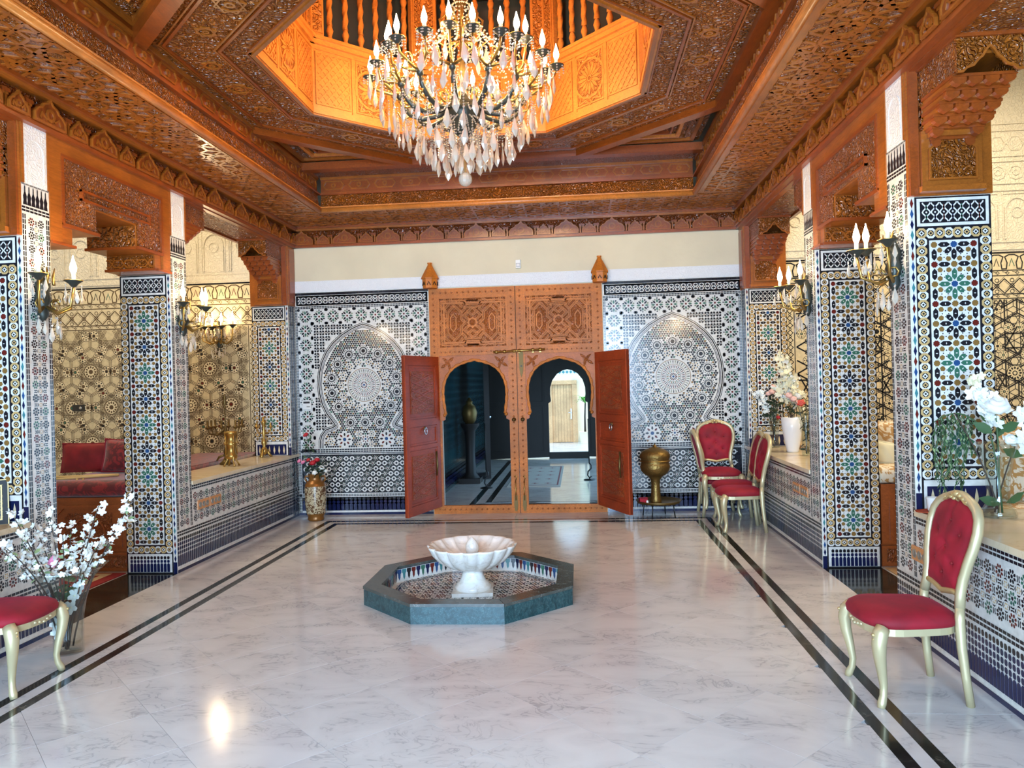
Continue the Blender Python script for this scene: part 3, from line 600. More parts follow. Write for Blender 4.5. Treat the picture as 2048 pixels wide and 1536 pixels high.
def bracket(x0, x1, y, flip, label):
    """stalactite corbel on a pillar, facing the viewer when flip is 1"""
    fr = Fr((0, y, 0), (1, 0, 0), (0, 0, 1)) if flip > 0 else Fr((0, y, 0), (-1, 0, 0), (0, 0, 1))
    a0, a1 = (x0, x1) if flip > 0 else (-x1, -x0); c = (a0 + a1) / 2; wd = a1 - a0
    m = MB(); m.frust(fr, a0 - .015, a1 + .015, 2.660, 2.70, 0, .065, .004, 'wood'); m.fbox(fr, a0, a1, 2.70, 3.02, 0, .045, 'wood'); m.fbox(fr, a0, a1, 3.02, 3.39, 0, .05, 'wood_fine')
    o = struct(m, 'corbel', label, 'corbel')
    p = MB(); ar = [(c - .13, 2.735), (c + .13, 2.735), (c + .13, 2.91), (c + .095, 2.94), (c + .085, 2.965), (c + .05, 2.985), (c + .03, 3.02), (c, 3.05), (c - .03, 3.02), (c - .05, 2.985), (c - .085, 2.965), (c - .095, 2.94), (c - .13, 2.91)]
    p.poly(fr, ar, .056, 'wood_fine', .02); p.rib(fr, ar, .012, .064, 'wood', .012, True); p.build('carved_panel', o)
    n = 6
    for t in range(n):
        z0 = 2.93 + t * .046; d = .055 + (t / (n - 1)) ** 1.1 * .35; hw = .5 * wd * (.62 + .38 * min(1, (t + 1) / 3)); r = MB()
        r.fbox(fr, c - hw, c + hw, z0 + .030, z0 + .046, .03, d + .018, 'wood_red')
        q = 4
        for i in range(q):
            a = c - hw + 2 * hw * (i + .5) / q; s = hw / q * .86
            if t < 2 and abs(a - c) < .09: continue
            hs = [(a - s, z0 + .030), (a - s, z0 + .012), (a - s * .7, z0 - .002), (a, z0 - .014), (a + s * .7, z0 - .002), (a + s, z0 + .012), (a + s, z0 + .030)]
            r.poly(fr, hs[::-1], d + .012, 'wood_red', .04)
        r.fbox(fr, c - hw + .01, c + hw - .01, z0, z0 + .030, .03, d - .02, 'wood'); r.build('stalactite_tier', o)
    b = MB(); zt = 3.195
    ap = [(a0, 3.39), (a0, zt), (a0 + .03, zt), (a0 + .05, zt + .02), (c - .085, zt + .03), (c - .06, zt + .06), (c - .04, zt + .075), (c - .02, zt + .11), (c, zt + .13), (c + .02, zt + .11), (c + .04, zt + .075), (c + .06, zt + .06), (c + .085, zt + .03), (a1 - .05, zt + .02), (a1 - .03, zt), (a1, zt), (a1, 3.39)]
    b.poly(fr, ap, .475, 'wood_fine', .02); b.fbox(fr, a0 + .02, a1 - .02, 3.30, 3.375, 0, .44, 'wood'); b.fbox(fr, a0 + .002, a0 + .018, zt, 3.38, 0, .46, 'wood_fine'); b.fbox(fr, a1 - .018, a1 - .002, zt, 3.38, 0, .46, 'wood_fine')
    b.rib(fr, ap[1:-1], .012, .484, 'wood', .012); b.fbox(fr, a0 - .01, a1 + .01, 3.375, 3.40, 0, .49, 'wood_red'); b.build('top_block', o)
bracket(WR + .057, WR + .395, YR['n0'] - .022, 1, 'stalactite corbel on the near right pillar')
bracket(WL - .395, WL - .057, YL['n0'] - .022, 1, 'stalactite corbel on the near left pillar')
bracket(WL - .395, WL - .057, YL['b0'] - .022, 1, 'stalactite corbel in the back left corner')
bracket(WR + .057, WR + .395, YR['b0'] - .022, 1, 'stalactite corbel in the back right corner')
bracket(WL - .395, WL - .057, YL['m1'] + .001, -1, 'stalactite corbel on the rear of the left middle pillar')
bracket(WR + .057, WR + .395, YR['m1'] + .001, -1, 'stalactite corbel on the rear of the right middle pillar')
# ================================================================ BACK WALL: zellige panels, frieze
FB = Fr((0, D, 0), (1, 0, 0), (0, 0, 1))
def niche(cx, x0, x1):
    m = MB(); P = lambda pts: [(cx + a, b) for a, b in pts]
    m.poly(FB, [(x0, 0), (x1, 0), (x1, 2.815), (x0, 2.815)], .001, 'g_white'); m.poly(FB, [(x0, .0), (x1, .0), (x1, .03), (x0, .03)], .003, 'g_navy')
    m.poly(FB, [(x0, 2.795), (x1, 2.795), (x1, 2.826), (x0, 2.826)], .003, 'g_black'); eyes(m, FB, x0 + .02, x1 - .01, 2.665, 2.79, .072)
    ladder(m, FB, (x0, 2.64), (x1, 2.64), .035)
    for a in (x0 + .018, x1 - .018): ladder(m, FB, (a, .03), (a, 2.62), .03)
    skirt(m, FB, x0 + .03, x1 - .03, .055, .225, .055, 2, None, .52); ladder(m, FB, (x0, .25), (x1, .25), .03)
    # outer strip of dots and green stars
    def strip(a0, a1, z0, z1, vert):
        m.poly(FB, [(a0, z0), (a1, z0), (a1, z1), (a0, z1)], .002, 'g_white'); L = (z1 - z0) if vert else (a1 - a0); wd = (a1 - a0) if vert else (z1 - z0); n = max(1, round(L / wd)); s = L / n
        for i in range(n):
            c = ((a0 + a1) / 2, z0 + (i + .5) * s) if vert else (a0 + (i + .5) * s, (z0 + z1) / 2)
            for k in range(8):
                t = k * pi / 4; m.poly(FB, rot2([(.13 * wd, 0), (.24 * wd, -.075 * wd), (.42 * wd, 0), (.24 * wd, .075 * wd)], t, c), .003, 'g_black' if k % 2 else 'g_green'); m.poly(FB, rot2(ngon(5, .07 * wd, (.36 * wd, 0)), t + pi / 8, c), .003, 'g_black' if k % 2 else 'g_sage')
            m.poly(FB, ngon(8, .07 * wd, c), .003, 'g_maroon')
            for sx in (-1, 1):
                for sz in (-1, 1): m.poly(FB, ngon(8, .10 * wd, (c[0] + sx * .46 * (wd if vert else s), c[1] + sz * .46 * (s if vert else wd))), .003, 'g_black')
                m.poly(FB, ngon(6, .05 * wd, (c[0] + (sx * .44 * wd if vert else 0), c[1] + (0 if vert else sx * .44 * wd))), .003, 'g_black')
    q = .185; a0, a1 = x0 + .04, x1 - .04
    strip(a0, a0 + q, .80, 2.615, True); strip(a1 - q, a1, .80, 2.615, True); strip(a0 + q, a1 - q, 2.615 - q, 2.615, False)
    a0 += q + .01; a1 -= q + .01; zt = 2.615 - q - .01
    half = [(0, 2.365), (.06, 2.345), (.13, 2.315), (.25, 2.245), (.36, 2.15), (.44, 2.05), (.50, 1.93), (.535, 1.80), (.548, 1.66), (.54, 1.55), (.51, 1.42), (.46, 1.31), (.405, 1.235), (.362, 1.175), (.345, 1.135), (.358, 1.098), (.41, 1.07), (.487, 1.045), (.53, .99), (.545, .93), (.545, .845)]
    outl = [(-a, b) for a, b in half[::-1]] + half[1:]
    def inside(p, mg=0):
        a, b = abs(p[0] - cx), p[1]
        if b < .86 or b > 2.36: return False
        for (u0, w0), (u1, w1) in zip(half, half[1:]):
            if w1 <= b <= w0: t = (b - w0) / ((w1 - w0) or 1); return a < u0 + (u1 - u0) * t - mg
        return False
    # spandrels: rings of petals on black
    g = .072; nx = round((a1 - a0) / g); nz = round((zt - .86) / g)
    for i in range(nx):
        for j in range(nz):
            c = (a0 + (a1 - a0) * (i + .5) / nx, .86 + (zt - .86) * (j + .5) / nz)
            if inside((cx + max(0, abs(c[0] - cx) - .075), c[1])) or inside((cx + max(0, abs(c[0] - cx) - .075), c[1] - .05)): continue
            for k in range(4):
                t = k * pi / 2 + pi / 4; m.poly(FB, rot2([(.18 * g, -.16 * g), (.42 * g, -.22 * g), (.52 * g, 0), (.42 * g, .22 * g), (.18 * g, .16 * g)], t, c), .003, 'g_black')
            m.poly(FB, ngon(6, .11 * g, c), .003, 'g_black')
            if i < nx - 1: m.poly(FB, ngon(4, .10 * g, (c[0] + g / 2, c[1])), .003, 'g_brown')
    # banded arch
    O = P(outl)
    m.poly(FB, O, .0035, 'g_white')
    for off, wd, mt in ((.032, .064, 'g_white'), (.059, .008, 'g_black'), (.040, .014, 'g_black'), (.021, .007, 'g_navy'), (.006, .008, 'g_black')): m.rib(FB, O, wd, .0036 + .0002 * (mt != 'g_white'), mt, 0, False, off)
    # field: eyes, amber flowers, dots
    R0 = (cx, 1.64); eyes_ = []
    for i in range(14):
        t = pi / 2 + i * 2 * pi / 14; p = (R0[0] + .43 * cos(t), R0[1] + .43 * sin(t))
        if inside(p, .06) and p[1] > 1.30: eyes_.append((p, .075, 'e'))
    for i in range(14):
        t = pi / 2 + (i + .5) * 2 * pi / 14; p = (R0[0] + .295 * cos(t), R0[1] + .295 * sin(t)); eyes_.append((p, .05, 'a'))
    for dx in (-.19, 0, .19): eyes_.append(((cx + dx, 1.165), .075, 'e'))
    for dx in (-.27, .27): eyes_.append(((cx + dx, .955), .095, 'f'))
    eyes_.append(((cx, .955), .055, 'f'))
    for dx, dz in ((-.08, .065), (.08, .065), (-.08, -.065), (.08, -.065)): eyes_.append(((cx + dx, .955 + dz), .042, 'a'))
    for dx in (-.455, .455): eyes_.append(((cx + dx, .93), .05, 'a'))
    for c, r, ty in eyes_:
        n = 16 if ty == 'e' else (10 if ty == 'a' else 8); m.poly(FB, ngon(16, r, c), .0042, 'g_white')
        if ty == 'e':
            m.poly(FB, ngon(10, r * .34, c), .0048, 'g_black')
            for k in range(n): m.poly(FB, rot2([(.46 * r, -.07 * r), (.64 * r, -.11 * r), (.76 * r, 0), (.64 * r, .11 * r), (.46 * r, .07 * r)], 2 * pi * k / n, c), .0048, 'g_black'); m.poly(FB, ngon(4, .11 * r, (c[0] + .9 * r * cos(2 * pi * (k + .5) / n), c[1] + .9 * r * sin(2 * pi * (k + .5) / n))), .0048, 'g_black')
        else:
            m.poly(FB, ngon(8, r * .24, c), .0048, 'g_blue' if ty == 'f' else 'g_black')
            for k in range(n): m.poly(FB, rot2([(.42 * r, 0), (.60 * r, -.14 * r), (.86 * r, -.07 * r), (.86 * r, .07 * r), (.60 * r, .14 * r)], 2 * pi * k / n, c), .0048, ('g_black', 'g_maroon')[k % 2] if ty == 'f' else ('g_black', 'g_amber')[k % 2 == 0 and r < .06])
    g = .030; Hh = g * sqrt(3) / 2
    for j in range(int(1.5 / Hh)):
        for i in range(-20, 21):
            p = (cx + (i + .5 * (j % 2)) * g, .865 + j * Hh)
            if not inside(p, .02) or hypot(p[0] - R0[0], p[1] - R0[1]) < .235: continue
            if any(hypot(p[0] - c[0], p[1] - c[1]) < r + .004 for c, r, t in eyes_): continue
            k = (i * 7 + j * 3) % 9; m.poly(FB, ngon(6 if k else 5, g * .46, p, j), .0042, 'g_black' if k not in (0, 4) else ('g_brown' if k else 'g_green'))
            m.poly(FB, ngon(4, g * .16, (p[0] + g / 2, p[1] + Hh * .33)), .0042, 'g_black')
    # great rosette
    m.poly(FB, ngon(40, .225, R0), .0052, 'g_white')
    for r0, r1, mt in ((.205, .212, 'g_brown'), (.147, .152, 'g_brown'), (.088, .092, 'g_black')): m.ring(FB, ngon(40, r1, R0), ngon(40, r0, R0), .0060, mt)
    for n, r0, r1, wd, mts in ((40, .158, .200, .006, ('g_black', 'g_sage')), (36, .100, .142, .005, ('g_black', 'g_maroon')), (20, .056, .083, .006, ('g_brown', 'g_green')), (12, .022, .048, .007, ('g_maroon', 'g_black'))):
        for k in range(n): m.poly(FB, rot2([(r0, -wd * .4), (r1 - .008, -wd), (r1, 0), (r1 - .008, wd), (r0, wd * .4)], 2 * pi * k / n, R0), .0060, mts[k % 2])
    m.poly(FB, ngon(8, .014, R0), .0064, 'g_blue')
    # dado
    ladder(m, FB, (x0 + .04, .815), (x1 - .04, .815), .05); m.poly(FB, [(x0 + .04, .775), (x1 - .04, .775), (x1 - .04, .785), (x0 + .04, .785)], .003, 'g_black')
    m.poly(FB, [(x0 + .04, .275), (x1 - .04, .275), (x1 - .04, .765), (x0 + .04, .765)], .002, 'g_black'); g = .076; Hh = g * sqrt(3) / 2; nx = int((x1 - x0 - .1) / g); nz = int(.48 / Hh)
    for j in range(nz):
        for i in range(nx - (j % 2)):
            c = (x0 + .05 + g * (i + .5 + .5 * (j % 2)), .285 + Hh * (j + .5))
            if (i + 2 * (j % 2) + j) % 3 == 0:
                for k in range(10): m.poly(FB, rot2([(.26 * g, 0), (.36 * g, -.07 * g), (.46 * g, 0), (.36 * g, .07 * g)], k * pi / 5, c), .003, 'g_white' if k % 2 else 'g_sage')
                m.ring(FB, ngon(10, .22 * g, c), ngon(10, .13 * g, c), .003, 'g_white'); m.poly(FB, ngon(6, .07 * g, c), .003, 'g_maroon')
            else: m.ring(FB, ngon(10, .40 * g, c), ngon(10, .19 * g, c), .003, 'g_white')
            m.poly(FB, ngon(4, .10 * g, (c[0] + g / 2, c[1])), .003, 'g_white'); m.poly(FB, ngon(3, .09 * g, (c[0] + g / 2, c[1] + Hh * .45)), .003, 'g_sage')
    m.build('tile_mosaic', wb, **STUFF)
niche(-2.70, WL + .002, DX0 - .01); niche(1.153, DX1 + .01, WR - .002)
m = MB(); m.fbox(FB, WL, WR, 2.828, 2.975, 0, .014, 'stucco_white')
for a in range(46):
    c = (WL + .06 + a * .121, 2.90); m.ring(FB, ngon(8, .062, c, 0, 1), ngon(8, .050, c, 0, 1), .019, 'stucco_white', .006); m.ring(FB, ngon(8, .034, (c[0] + .06, c[1])), ngon(8, .024, (c[0] + .06, c[1])), .018, 'stucco_white', .006)
for z in (2.838, 2.965): m.rib(FB, [(WL, z), (WR, z)], .012, .021, 'stucco_white', .008)
m.build('stucco_frieze', wb)
# salon end walls
def endwall(x0, x1, right):
    m = MB(); e = D - .002; f = Fr((0, e, 0), (1, 0, 0), (0, 0, 1)); bgm = 'g_cream' if right else 'g_tan'; dk = 'g_black' if right else 'g_umber'
    m.poly(f, [(x0, 0), (x1, 0), (x1, 3.0), (x0, 3.0)], .001, 'g_cream')
    def dia(z, h):
        for zz in (z, z + h): m.rib(f, [(x0, zz), (x1, zz)], .012, .003, dk)
        n = int((x1 - x0) / .11)
        for i in range(n):
            c = (x0 + .055 + i * .11, z + h / 2); m.ring(f, ngon(4, h * .40, c), ngon(4, h * .27, c), .003, dk); m.rib(f, [(c[0] - .055, c[1] + h * .3), (c[0], c[1])], .006, .003, dk)
    dia(2.722, .06); dia(2.452, .052)
    m.rib(f, [(x0, 2.99), (x1, 2.99)], .02, .003, 'g_black')
    n = int((x1 - x0) / .17)
    for i in range(n):      # lobed frieze and lozenge band
        c = x0 + (i + .5) * .17
        m.rib(f, [(c - .085, 2.80), (c - .06, 2.80), (c - .05, 2.87), (c - .075, 2.94), (c - .03, 2.965), (c + .03, 2.965), (c + .075, 2.94), (c + .05, 2.87), (c + .06, 2.80), (c + .085, 2.80)], .014, .003, dk)
        m.rib(f, [(c - .03, 2.83), (c - .012, 2.88), (c, 2.92), (c + .012, 2.88), (c + .03, 2.83)], .008, .003, ('g_green', 'g_maroon', 'g_black')[i % 3])
        for s in (1, -1): m.rib(f, [(c - .085, 2.60 - s * .085), (c + .085, 2.60 + s * .085)], .012, .003 + .0003 * s, dk); m.rib(f, [(c - .085, 2.60 - s * .06), (c + .085, 2.60 + s * .11)][:2], .004, .0028, dk)
        for s in (1, -1): m.ring(f, ngon(8, .026, (c, 2.60 + s * .065)), ngon(8, .018, (c, 2.60 + s * .065)), .003, dk)
        m.ring(f, ngon(6, .030, (c, 2.60)), ngon(6, .02, (c, 2.60)), .003, dk)
    b0, b1 = (x0, x1 - .16) if not right else (x0 + .16, x1); bc = x1 - .09 if not right else x0 + .09
    for k in range(20):
        c = (bc, .72 + k * .088); m.ring(f, ngon(4, .038, c), ngon(4, .026, c), .003, dk); m.ring(f, ngon(4, .020, (bc, c[1] + .044)), ngon(4, .012, (bc, c[1] + .044)), .003, dk)
    for a in (bc - .05, bc + .05): m.rib(f, [(a, .6), (a, 2.44)], .010, .003, dk)
    z1 = 2.44; m.poly(f, [(b0, .45), (b1, .45), (b1, z1), (b0, z1)], .0015, bgm)
    if right:
        stars(m, f, b0, b1, .5, z1, .56, .017, dk, .003); stars(m, f, b0 + .1, b1, .5, z1, .28, .008, dk, .0026)
        rosettes(m, f, b0, b1, .5, z1, .62, (.085, .05), (dk, 'g_sage', 'g_cream', 'g_sage'))
    else:
        for o in (-.028, 0, .028): pass
        stars(m, f, b0, b1, .5, z1, .54, .0055, dk, .003, 0, True, (-.016, .0, .016)); rosettes(m, f, b0, b1, .5, z1, .54, (.085, .064), (dk, 'g_black', 'g_cream', 'g_maroon', 'g_green'))
    m.build('tile_mosaic', wb, **STUFF)
    s = MB(); s.fbox(f, x0, x1, 3.0, 5.25, 0, .010, 'stucco_cream')
    for z in (3.03, 3.115): s.rib(f, [(x0, z), (x1, z)], .014, .022, 'stucco_cream', .012)
    n = int((x1 - x0) / .36)
    for i in range(n):
        c = x0 + (i + .5) * .36; ar = [(c - .13, 3.15)] + [(c + .13 * cos(pi - k * pi / 10) * (1 - .0 * k), 3.47 + .16 * sin(k * pi / 10)) for k in range(11)] + [(c + .13, 3.15)]
        s.rib(f, ar, .016, .024, 'stucco_cream', .014); s.rib(f, [(c - .155, 3.15), (c - .155, 3.68), (c + .155, 3.68), (c + .155, 3.15)], .010, .020, 'stucco_cream', .01); s.ring(f, ngon(10, .07, (c, 3.46)), ngon(10, .055, (c, 3.46)), .02, 'stucco_cream', .01)
    for z in (3.72, 3.80, 4.06, 4.12, 4.42, 4.50): s.rib(f, [(x0, z), (x1, z)], .016, .026, 'stucco_cream', .016)
    for i in range(int((x1 - x0) / .2)):
        c = (x0 + (i + .5) * .2, 3.93); s.ring(f, ngon(8, .09, c), ngon(8, .07, c), .02, 'stucco_cream', .01); s.ring(f, ngon(8, .04, c), ngon(8, .025, c), .02, 'stucco_cream', .01); c = (c[0], 4.27); s.ring(f, ngon(6, .10, c), ngon(6, .08, c), .02, 'stucco_cream', .01)
    s.build('stucco_panel', wb)
endwall(-7.69, WL - PW - .005, False); endwall(WR + PW + .005, 5.89, True)
# ================================================================ CORNICE AND CEILING
def plaque_mesh(w_, h, small):
    m = MB(); o = [(-w_ / 2, 0), (w_ / 2, 0), (w_ / 2, h * .30), (w_ * .40, h * .50), (w_ * .28, h * .58), (w_ * .22, h * .74), (w_ * .09, h * .82), (0, h), (-w_ * .09, h * .82), (-w_ * .22, h * .74), (-w_ * .28, h * .58), (-w_ * .40, h * .50), (-w_ / 2, h * .30)]
    m.poly(XY, o, .055, 'wood_red', .055); m.rib(XY, o, .012, .064, 'wood', .02, True); m.ring(XY, ngon(8, w_ * .16, (0, h * .38)), ngon(8, w_ * .09, (0, h * .38)), .062, 'wood', .01)
    for sx in (-1, 1): m.rib(XY, [(sx * w_ * .34, h * .12), (sx * w_ * .28, h * .36), (sx * w_ * .12, h * .16)], .012, .062, 'wood', .01)
    return m.mesh('arch_plaque')
def colonnette_mesh():
    m = MB()
    for x in (-.017, .017): m.box(x - .009, x + .009, 0, .085, 0, .04, 'wood'); m.box(x - .013, x + .013, .07, .085, 0, .046, 'wood')
    m.box(-.034, .034, .085, .108, 0, .055, 'wood_red'); return m.mesh('colonnette')
PB, PS, CN = plaque_mesh(.29, .165, 0), plaque_mesh(.16, .12, 1), colonnette_mesh()
def cornice(name, fr, a0, a1, label, c0=.0):
    m = MB(); m.fbox(fr, a0, a1, ZC, ZC + .035, -.02, .05, 'wood_red'); m.fbox(fr, a0, a1, ZC + .035, ZS - .05, -.02, .006, 'wood_red_carved')
    m.fbox(fr, a0, a1, ZS - .055, ZS - .03, -.02, .075, 'wood'); m.fbox(fr, a0, a1, ZS - .03, ZS, -.02, .10, 'wood_red'); o = struct(m, name, label, 'cornice')
    u = .55; n = int((a1 - a0) / u); st = (a1 - a0) / n
    for i in range(n):
        a = a0 + (i + .25) * st
        link('arch_plaque', PB, o, fr.mat(a, ZC + .037, .012)); link('arch_plaque', PS, o, fr.mat(a + st / 2, ZC + .037, .012))
        for d in (.19, -.19): link('colonnette', CN, o, fr.mat(a + d, ZC + .037, .012))
    return o
E_ = .66
XA, XB, YB = WL + E_, WR - E_, D - .84
cornice('trim_1', FB, WL, WR, 'carved wooden cornice with stepped arches above the cream back wall')
cornice('trim_2', FL, 0, D, 'carved wooden cornice with stepped arches along the left side'); cornice('trim_3', FRR, -D, 0, 'carved wooden cornice with stepped arches along the right side')
FD = lambda z: Fr((0, 0, z), (1, 0, 0), (0, -1, 0))       # a ceiling plane that looks down; a = x, b = -y
def soffit(name, x0, x1, y0, y1, label):
    m = MB(); f = FD(ZS); m.box(x0, x1, y0, y1, ZS, ZS + .03, 'wood'); o = struct(m, name, label, 'ceiling')
    s = MB(); stars(s, f, x0 + .10, x1 - .05, -y1 + .05, -y0 - .02, .40, .024, 'wood', .010, .010); s.build('strapwork', o)
    c = MB(); c.fbox(f, x0 + .10, x1 - .05, -y1 + .05, -y0 - .02, 0, .003, 'wood_fine'); c.build('carved_panel', o)
soffit('ceiling_border_left', WL, XA, 0, YB, 'star strapwork ceiling border on the left'); soffit('ceiling_border_right', XB, WR, 0, YB, 'star strapwork ceiling border on the right'); soffit('ceiling_border_back', WL, WR, YB, D, 'star strapwork ceiling border above the back wall')
ZM = 4.05
def riser(name, fr, a0, a1, label):
    """the step from the border up to the main ceiling: round moulding, carved band, ledge, upper band"""
    m = MB(); m.fbox(fr, a0, a1, ZS + .006, ZM + .05, -.06, -.035, 'wood_red'); o = struct(m, name, label, 'cornice')
    t = MB(); t.tube([fr.p(a0 - .02, ZS + .012, -.012), fr.p(a1 + .02, ZS + .012, -.012)], .032, 10, 'wood_bright'); t.fbox(fr, a0, a1, ZS + .035, ZS + .05, -.05, .008, 'wood_bright'); t.build('edge_moulding', o)
    c = MB(); c.add([fr.p(a0, ZS + .05, -.012), fr.p(a1, ZS + .05, -.012), fr.p(a1, ZS + .185, -.034), fr.p(a0, ZS + .185, -.034)], [(0, 1, 2, 3)], 'wood_fine'); c.build('carved_panel', o)
    l = MB(); l.fbox(fr, a0, a1, ZS + .185, ZS + .205, -.05, .006, 'wood_red'); l.fbox(fr, a0, a1, ZS + .205, ZS + .215, -.05, -.010, 'wood'); l.build('ledge', o)
    u = MB(); n = max(2, int((a1 - a0) / .30)); s = (a1 - a0) / n
    for i in range(n):
        c = a0 + (i + .5) * s; z = ZS + .30
        u.rib(fr, [(c - .12, z), (c - .09, z + .045), (c + .09, z + .045), (c + .12, z), (c + .09, z - .045), (c - .09, z - .045)], .014, -.024, 'wood', .012, True); u.ring(fr, ngon(8, .03, (c, z)), ngon(8, .014, (c, z)), -.024, 'wood', .012)
    u.fbox(fr, a0, a1, ZM - .03, ZM, -.05, -.015, 'wood'); u.build('medallion_band', o)
riser('trim_4', Fr((XA, 0, 0), (0, 1, 0), (0, 0, 1)), 0, YB, 'stepped beam along the left of the main ceiling'); riser('trim_5', Fr((XB, 0, 0), (0, -1, 0), (0, 0, 1)), -YB, 0, 'stepped beam along the right of the main ceiling'); riser('trim_6', Fr((0, YB, 0), (1, 0, 0), (0, 0, 1)), XA, XB, 'stepped beam across the main ceiling near the back wall')
OX, OY, OA = -.841, 5.898, 1.435
def octv(a, k): t = pi / 8 + k * pi / 4; r = a / cos(pi / 8); return (OX + r * cos(t), OY + r * sin(t))
def fd(p): return (p[0], -p[1])
m = MB(); f = FD(ZM); A2 = 2.16
for k in range(8):
    m.poly(f, [fd(octv(OA, k)), fd(octv(A2, k)), fd(octv(A2, k + 1)), fd(octv(OA, k + 1))][::-1][::-1], 0, 'wood_carved')
x0, x1, y0, y1 = XA - .06, XB + .06, YF, YB + .06
for pts in ([(x0, y0), (x1, y0), (x1, OY - A2), (x0, OY - A2)], [(x0, OY + A2), (x1, OY + A2), (x1, y1), (x0, y1)]): m.poly(f, [fd(p) for p in pts][::-1], .0005, 'wood_red_carved')
for sx in (-1, 1):
    for sy in (-1, 1):
        kx = OX + sx * A2; ky = OY + sy * A2; g = A2 * tan(pi / 8); m.poly(f, [fd((kx, OY + sy * g)), fd((kx, ky)), fd((OX + sx * g, ky))], -.06, 'wood_carved')
ceil = struct(m, 'ceiling', 'carved wooden ceiling with an octagonal opening above the hall', 'ceiling')
def octrib(a, wd, h, mat, th, name):
    m = MB(); m.ring(f, [fd(octv(a + wd / 2, k)) for k in range(8)][::-1], [fd(octv(a - wd / 2, k)) for k in range(8)][::-1], h, mat, th); m.build(name, ceil)
octrib(OA + .012, .03, .02, 'wood', .04, 'ring_moulding'); octrib(OA + .055, .012, .012, 'wood_red', .012, 'ring_moulding'); octrib(1.66, .022, .016, 'wood_red', .016, 'ring_moulding'); octrib(1.69, .012, .010, 'wood', .01, 'ring_moulding'); octrib(2.0, .022, .016, 'wood_red', .016, 'ring_moulding'); octrib(2.03, .012, .010, 'wood', .010, 'ring_moulding'); octrib(A2, .11, .06, 'wood_red', .12, 'octagon_beam')
for k in range(8):      # eight-point stars and scrolls between the rings
    c1, c2 = octv(1.83, k), octv(1.83, k + 1); m = MB()
    for t in (.2, .5, .8):
        c = fd((c1[0] + (c2[0] - c1[0]) * t, c1[1] + (c2[1] - c1[1]) * t)); r = .105 if t == .5 else .07
        for q in (0, pi / 4): m.rib(f, ngon(4, r, c, q + k * pi / 4), .012, .010 + .001 * (q > 0), 'wood', .01, True)
        m.ring(f, ngon(8, r * .35, c), ngon(8, r * .2, c), .010, 'wood', .01)
    m.build('star_relief', ceil)
for sx in (-1, 1):
    for sy in (-1, 1):
        kx = OX + sx * A2; ky = OY + sy * A2; g = A2 * tan(pi / 8); T = [(kx, OY + sy * g), (kx, ky), (OX + sx * g, ky)]; cc = ((kx * 2 + OX + sx * g) / 3, (ky * 2 + OY + sy * g) / 3)
        for q, (sc, h, mt) in enumerate(((.80, -.03, 'wood'), (.62, -.04, 'wood_fine'), (.40, -.02, 'wood_bright'), (.22, -.03, 'wood_red'))):
            m = MB(); m.rib(f, [fd((cc[0] + (p[0] - cc[0]) * sc, cc[1] + (p[1] - cc[1]) * sc)) for p in T], .04 if q % 2 == 0 else .02, h, mt, .03, True); m.build('triangle_frame', ceil)
m = MB(); m.box(XA - .03, XB + .03, OY + A2 - .06, OY + A2 + .06, ZM - .06, ZM + .02, 'wood_red'); m.box(XA - .03, XB + .03, OY - A2 - .06, OY - A2 + .06, ZM - .06, ZM + .02, 'wood_red'); m.build('cross_beam', ceil)
# ---- lantern above the opening
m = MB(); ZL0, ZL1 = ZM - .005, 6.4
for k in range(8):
    a, b = octv(OA + .10, k), octv(OA + .10, k + 1); m.add([(*a, 5.62), (*b, 5.62), (*b, ZL1), (*a, ZL1)], [(3, 2, 1, 0)], 'wood_bright')
m.poly(FD(ZL1), [fd(octv(OA + .12, k)) for k in range(8)][::-1], 0, 'wood_bright_carved')
lan = struct(m, 'ceiling_lantern', 'octagonal lantern in lamplit wood colour with balusters above the chandelier', 'ceiling')
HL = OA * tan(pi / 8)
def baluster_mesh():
    m = MB(); m.lathe([(.016, 0), (.030, .02), (.018, .05), (.034, .10), (.018, .15)], n=10, mat='wood_bright'); m.lathe([(.018, .55), (.034, .60), (.018, .65), (.026, .70)], n=10, mat='wood_bright')
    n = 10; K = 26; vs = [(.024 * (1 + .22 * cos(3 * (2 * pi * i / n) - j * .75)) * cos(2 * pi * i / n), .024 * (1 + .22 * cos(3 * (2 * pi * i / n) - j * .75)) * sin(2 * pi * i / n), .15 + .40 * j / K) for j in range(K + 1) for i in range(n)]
    m.add(vs, [(j * n + i, j * n + (i + 1) % n, (j + 1) * n + (i + 1) % n, (j + 1) * n + i) for j in range(K) for i in range(n)], 'wood_bright', True); return m.mesh('baluster')
BAL = baluster_mesh()
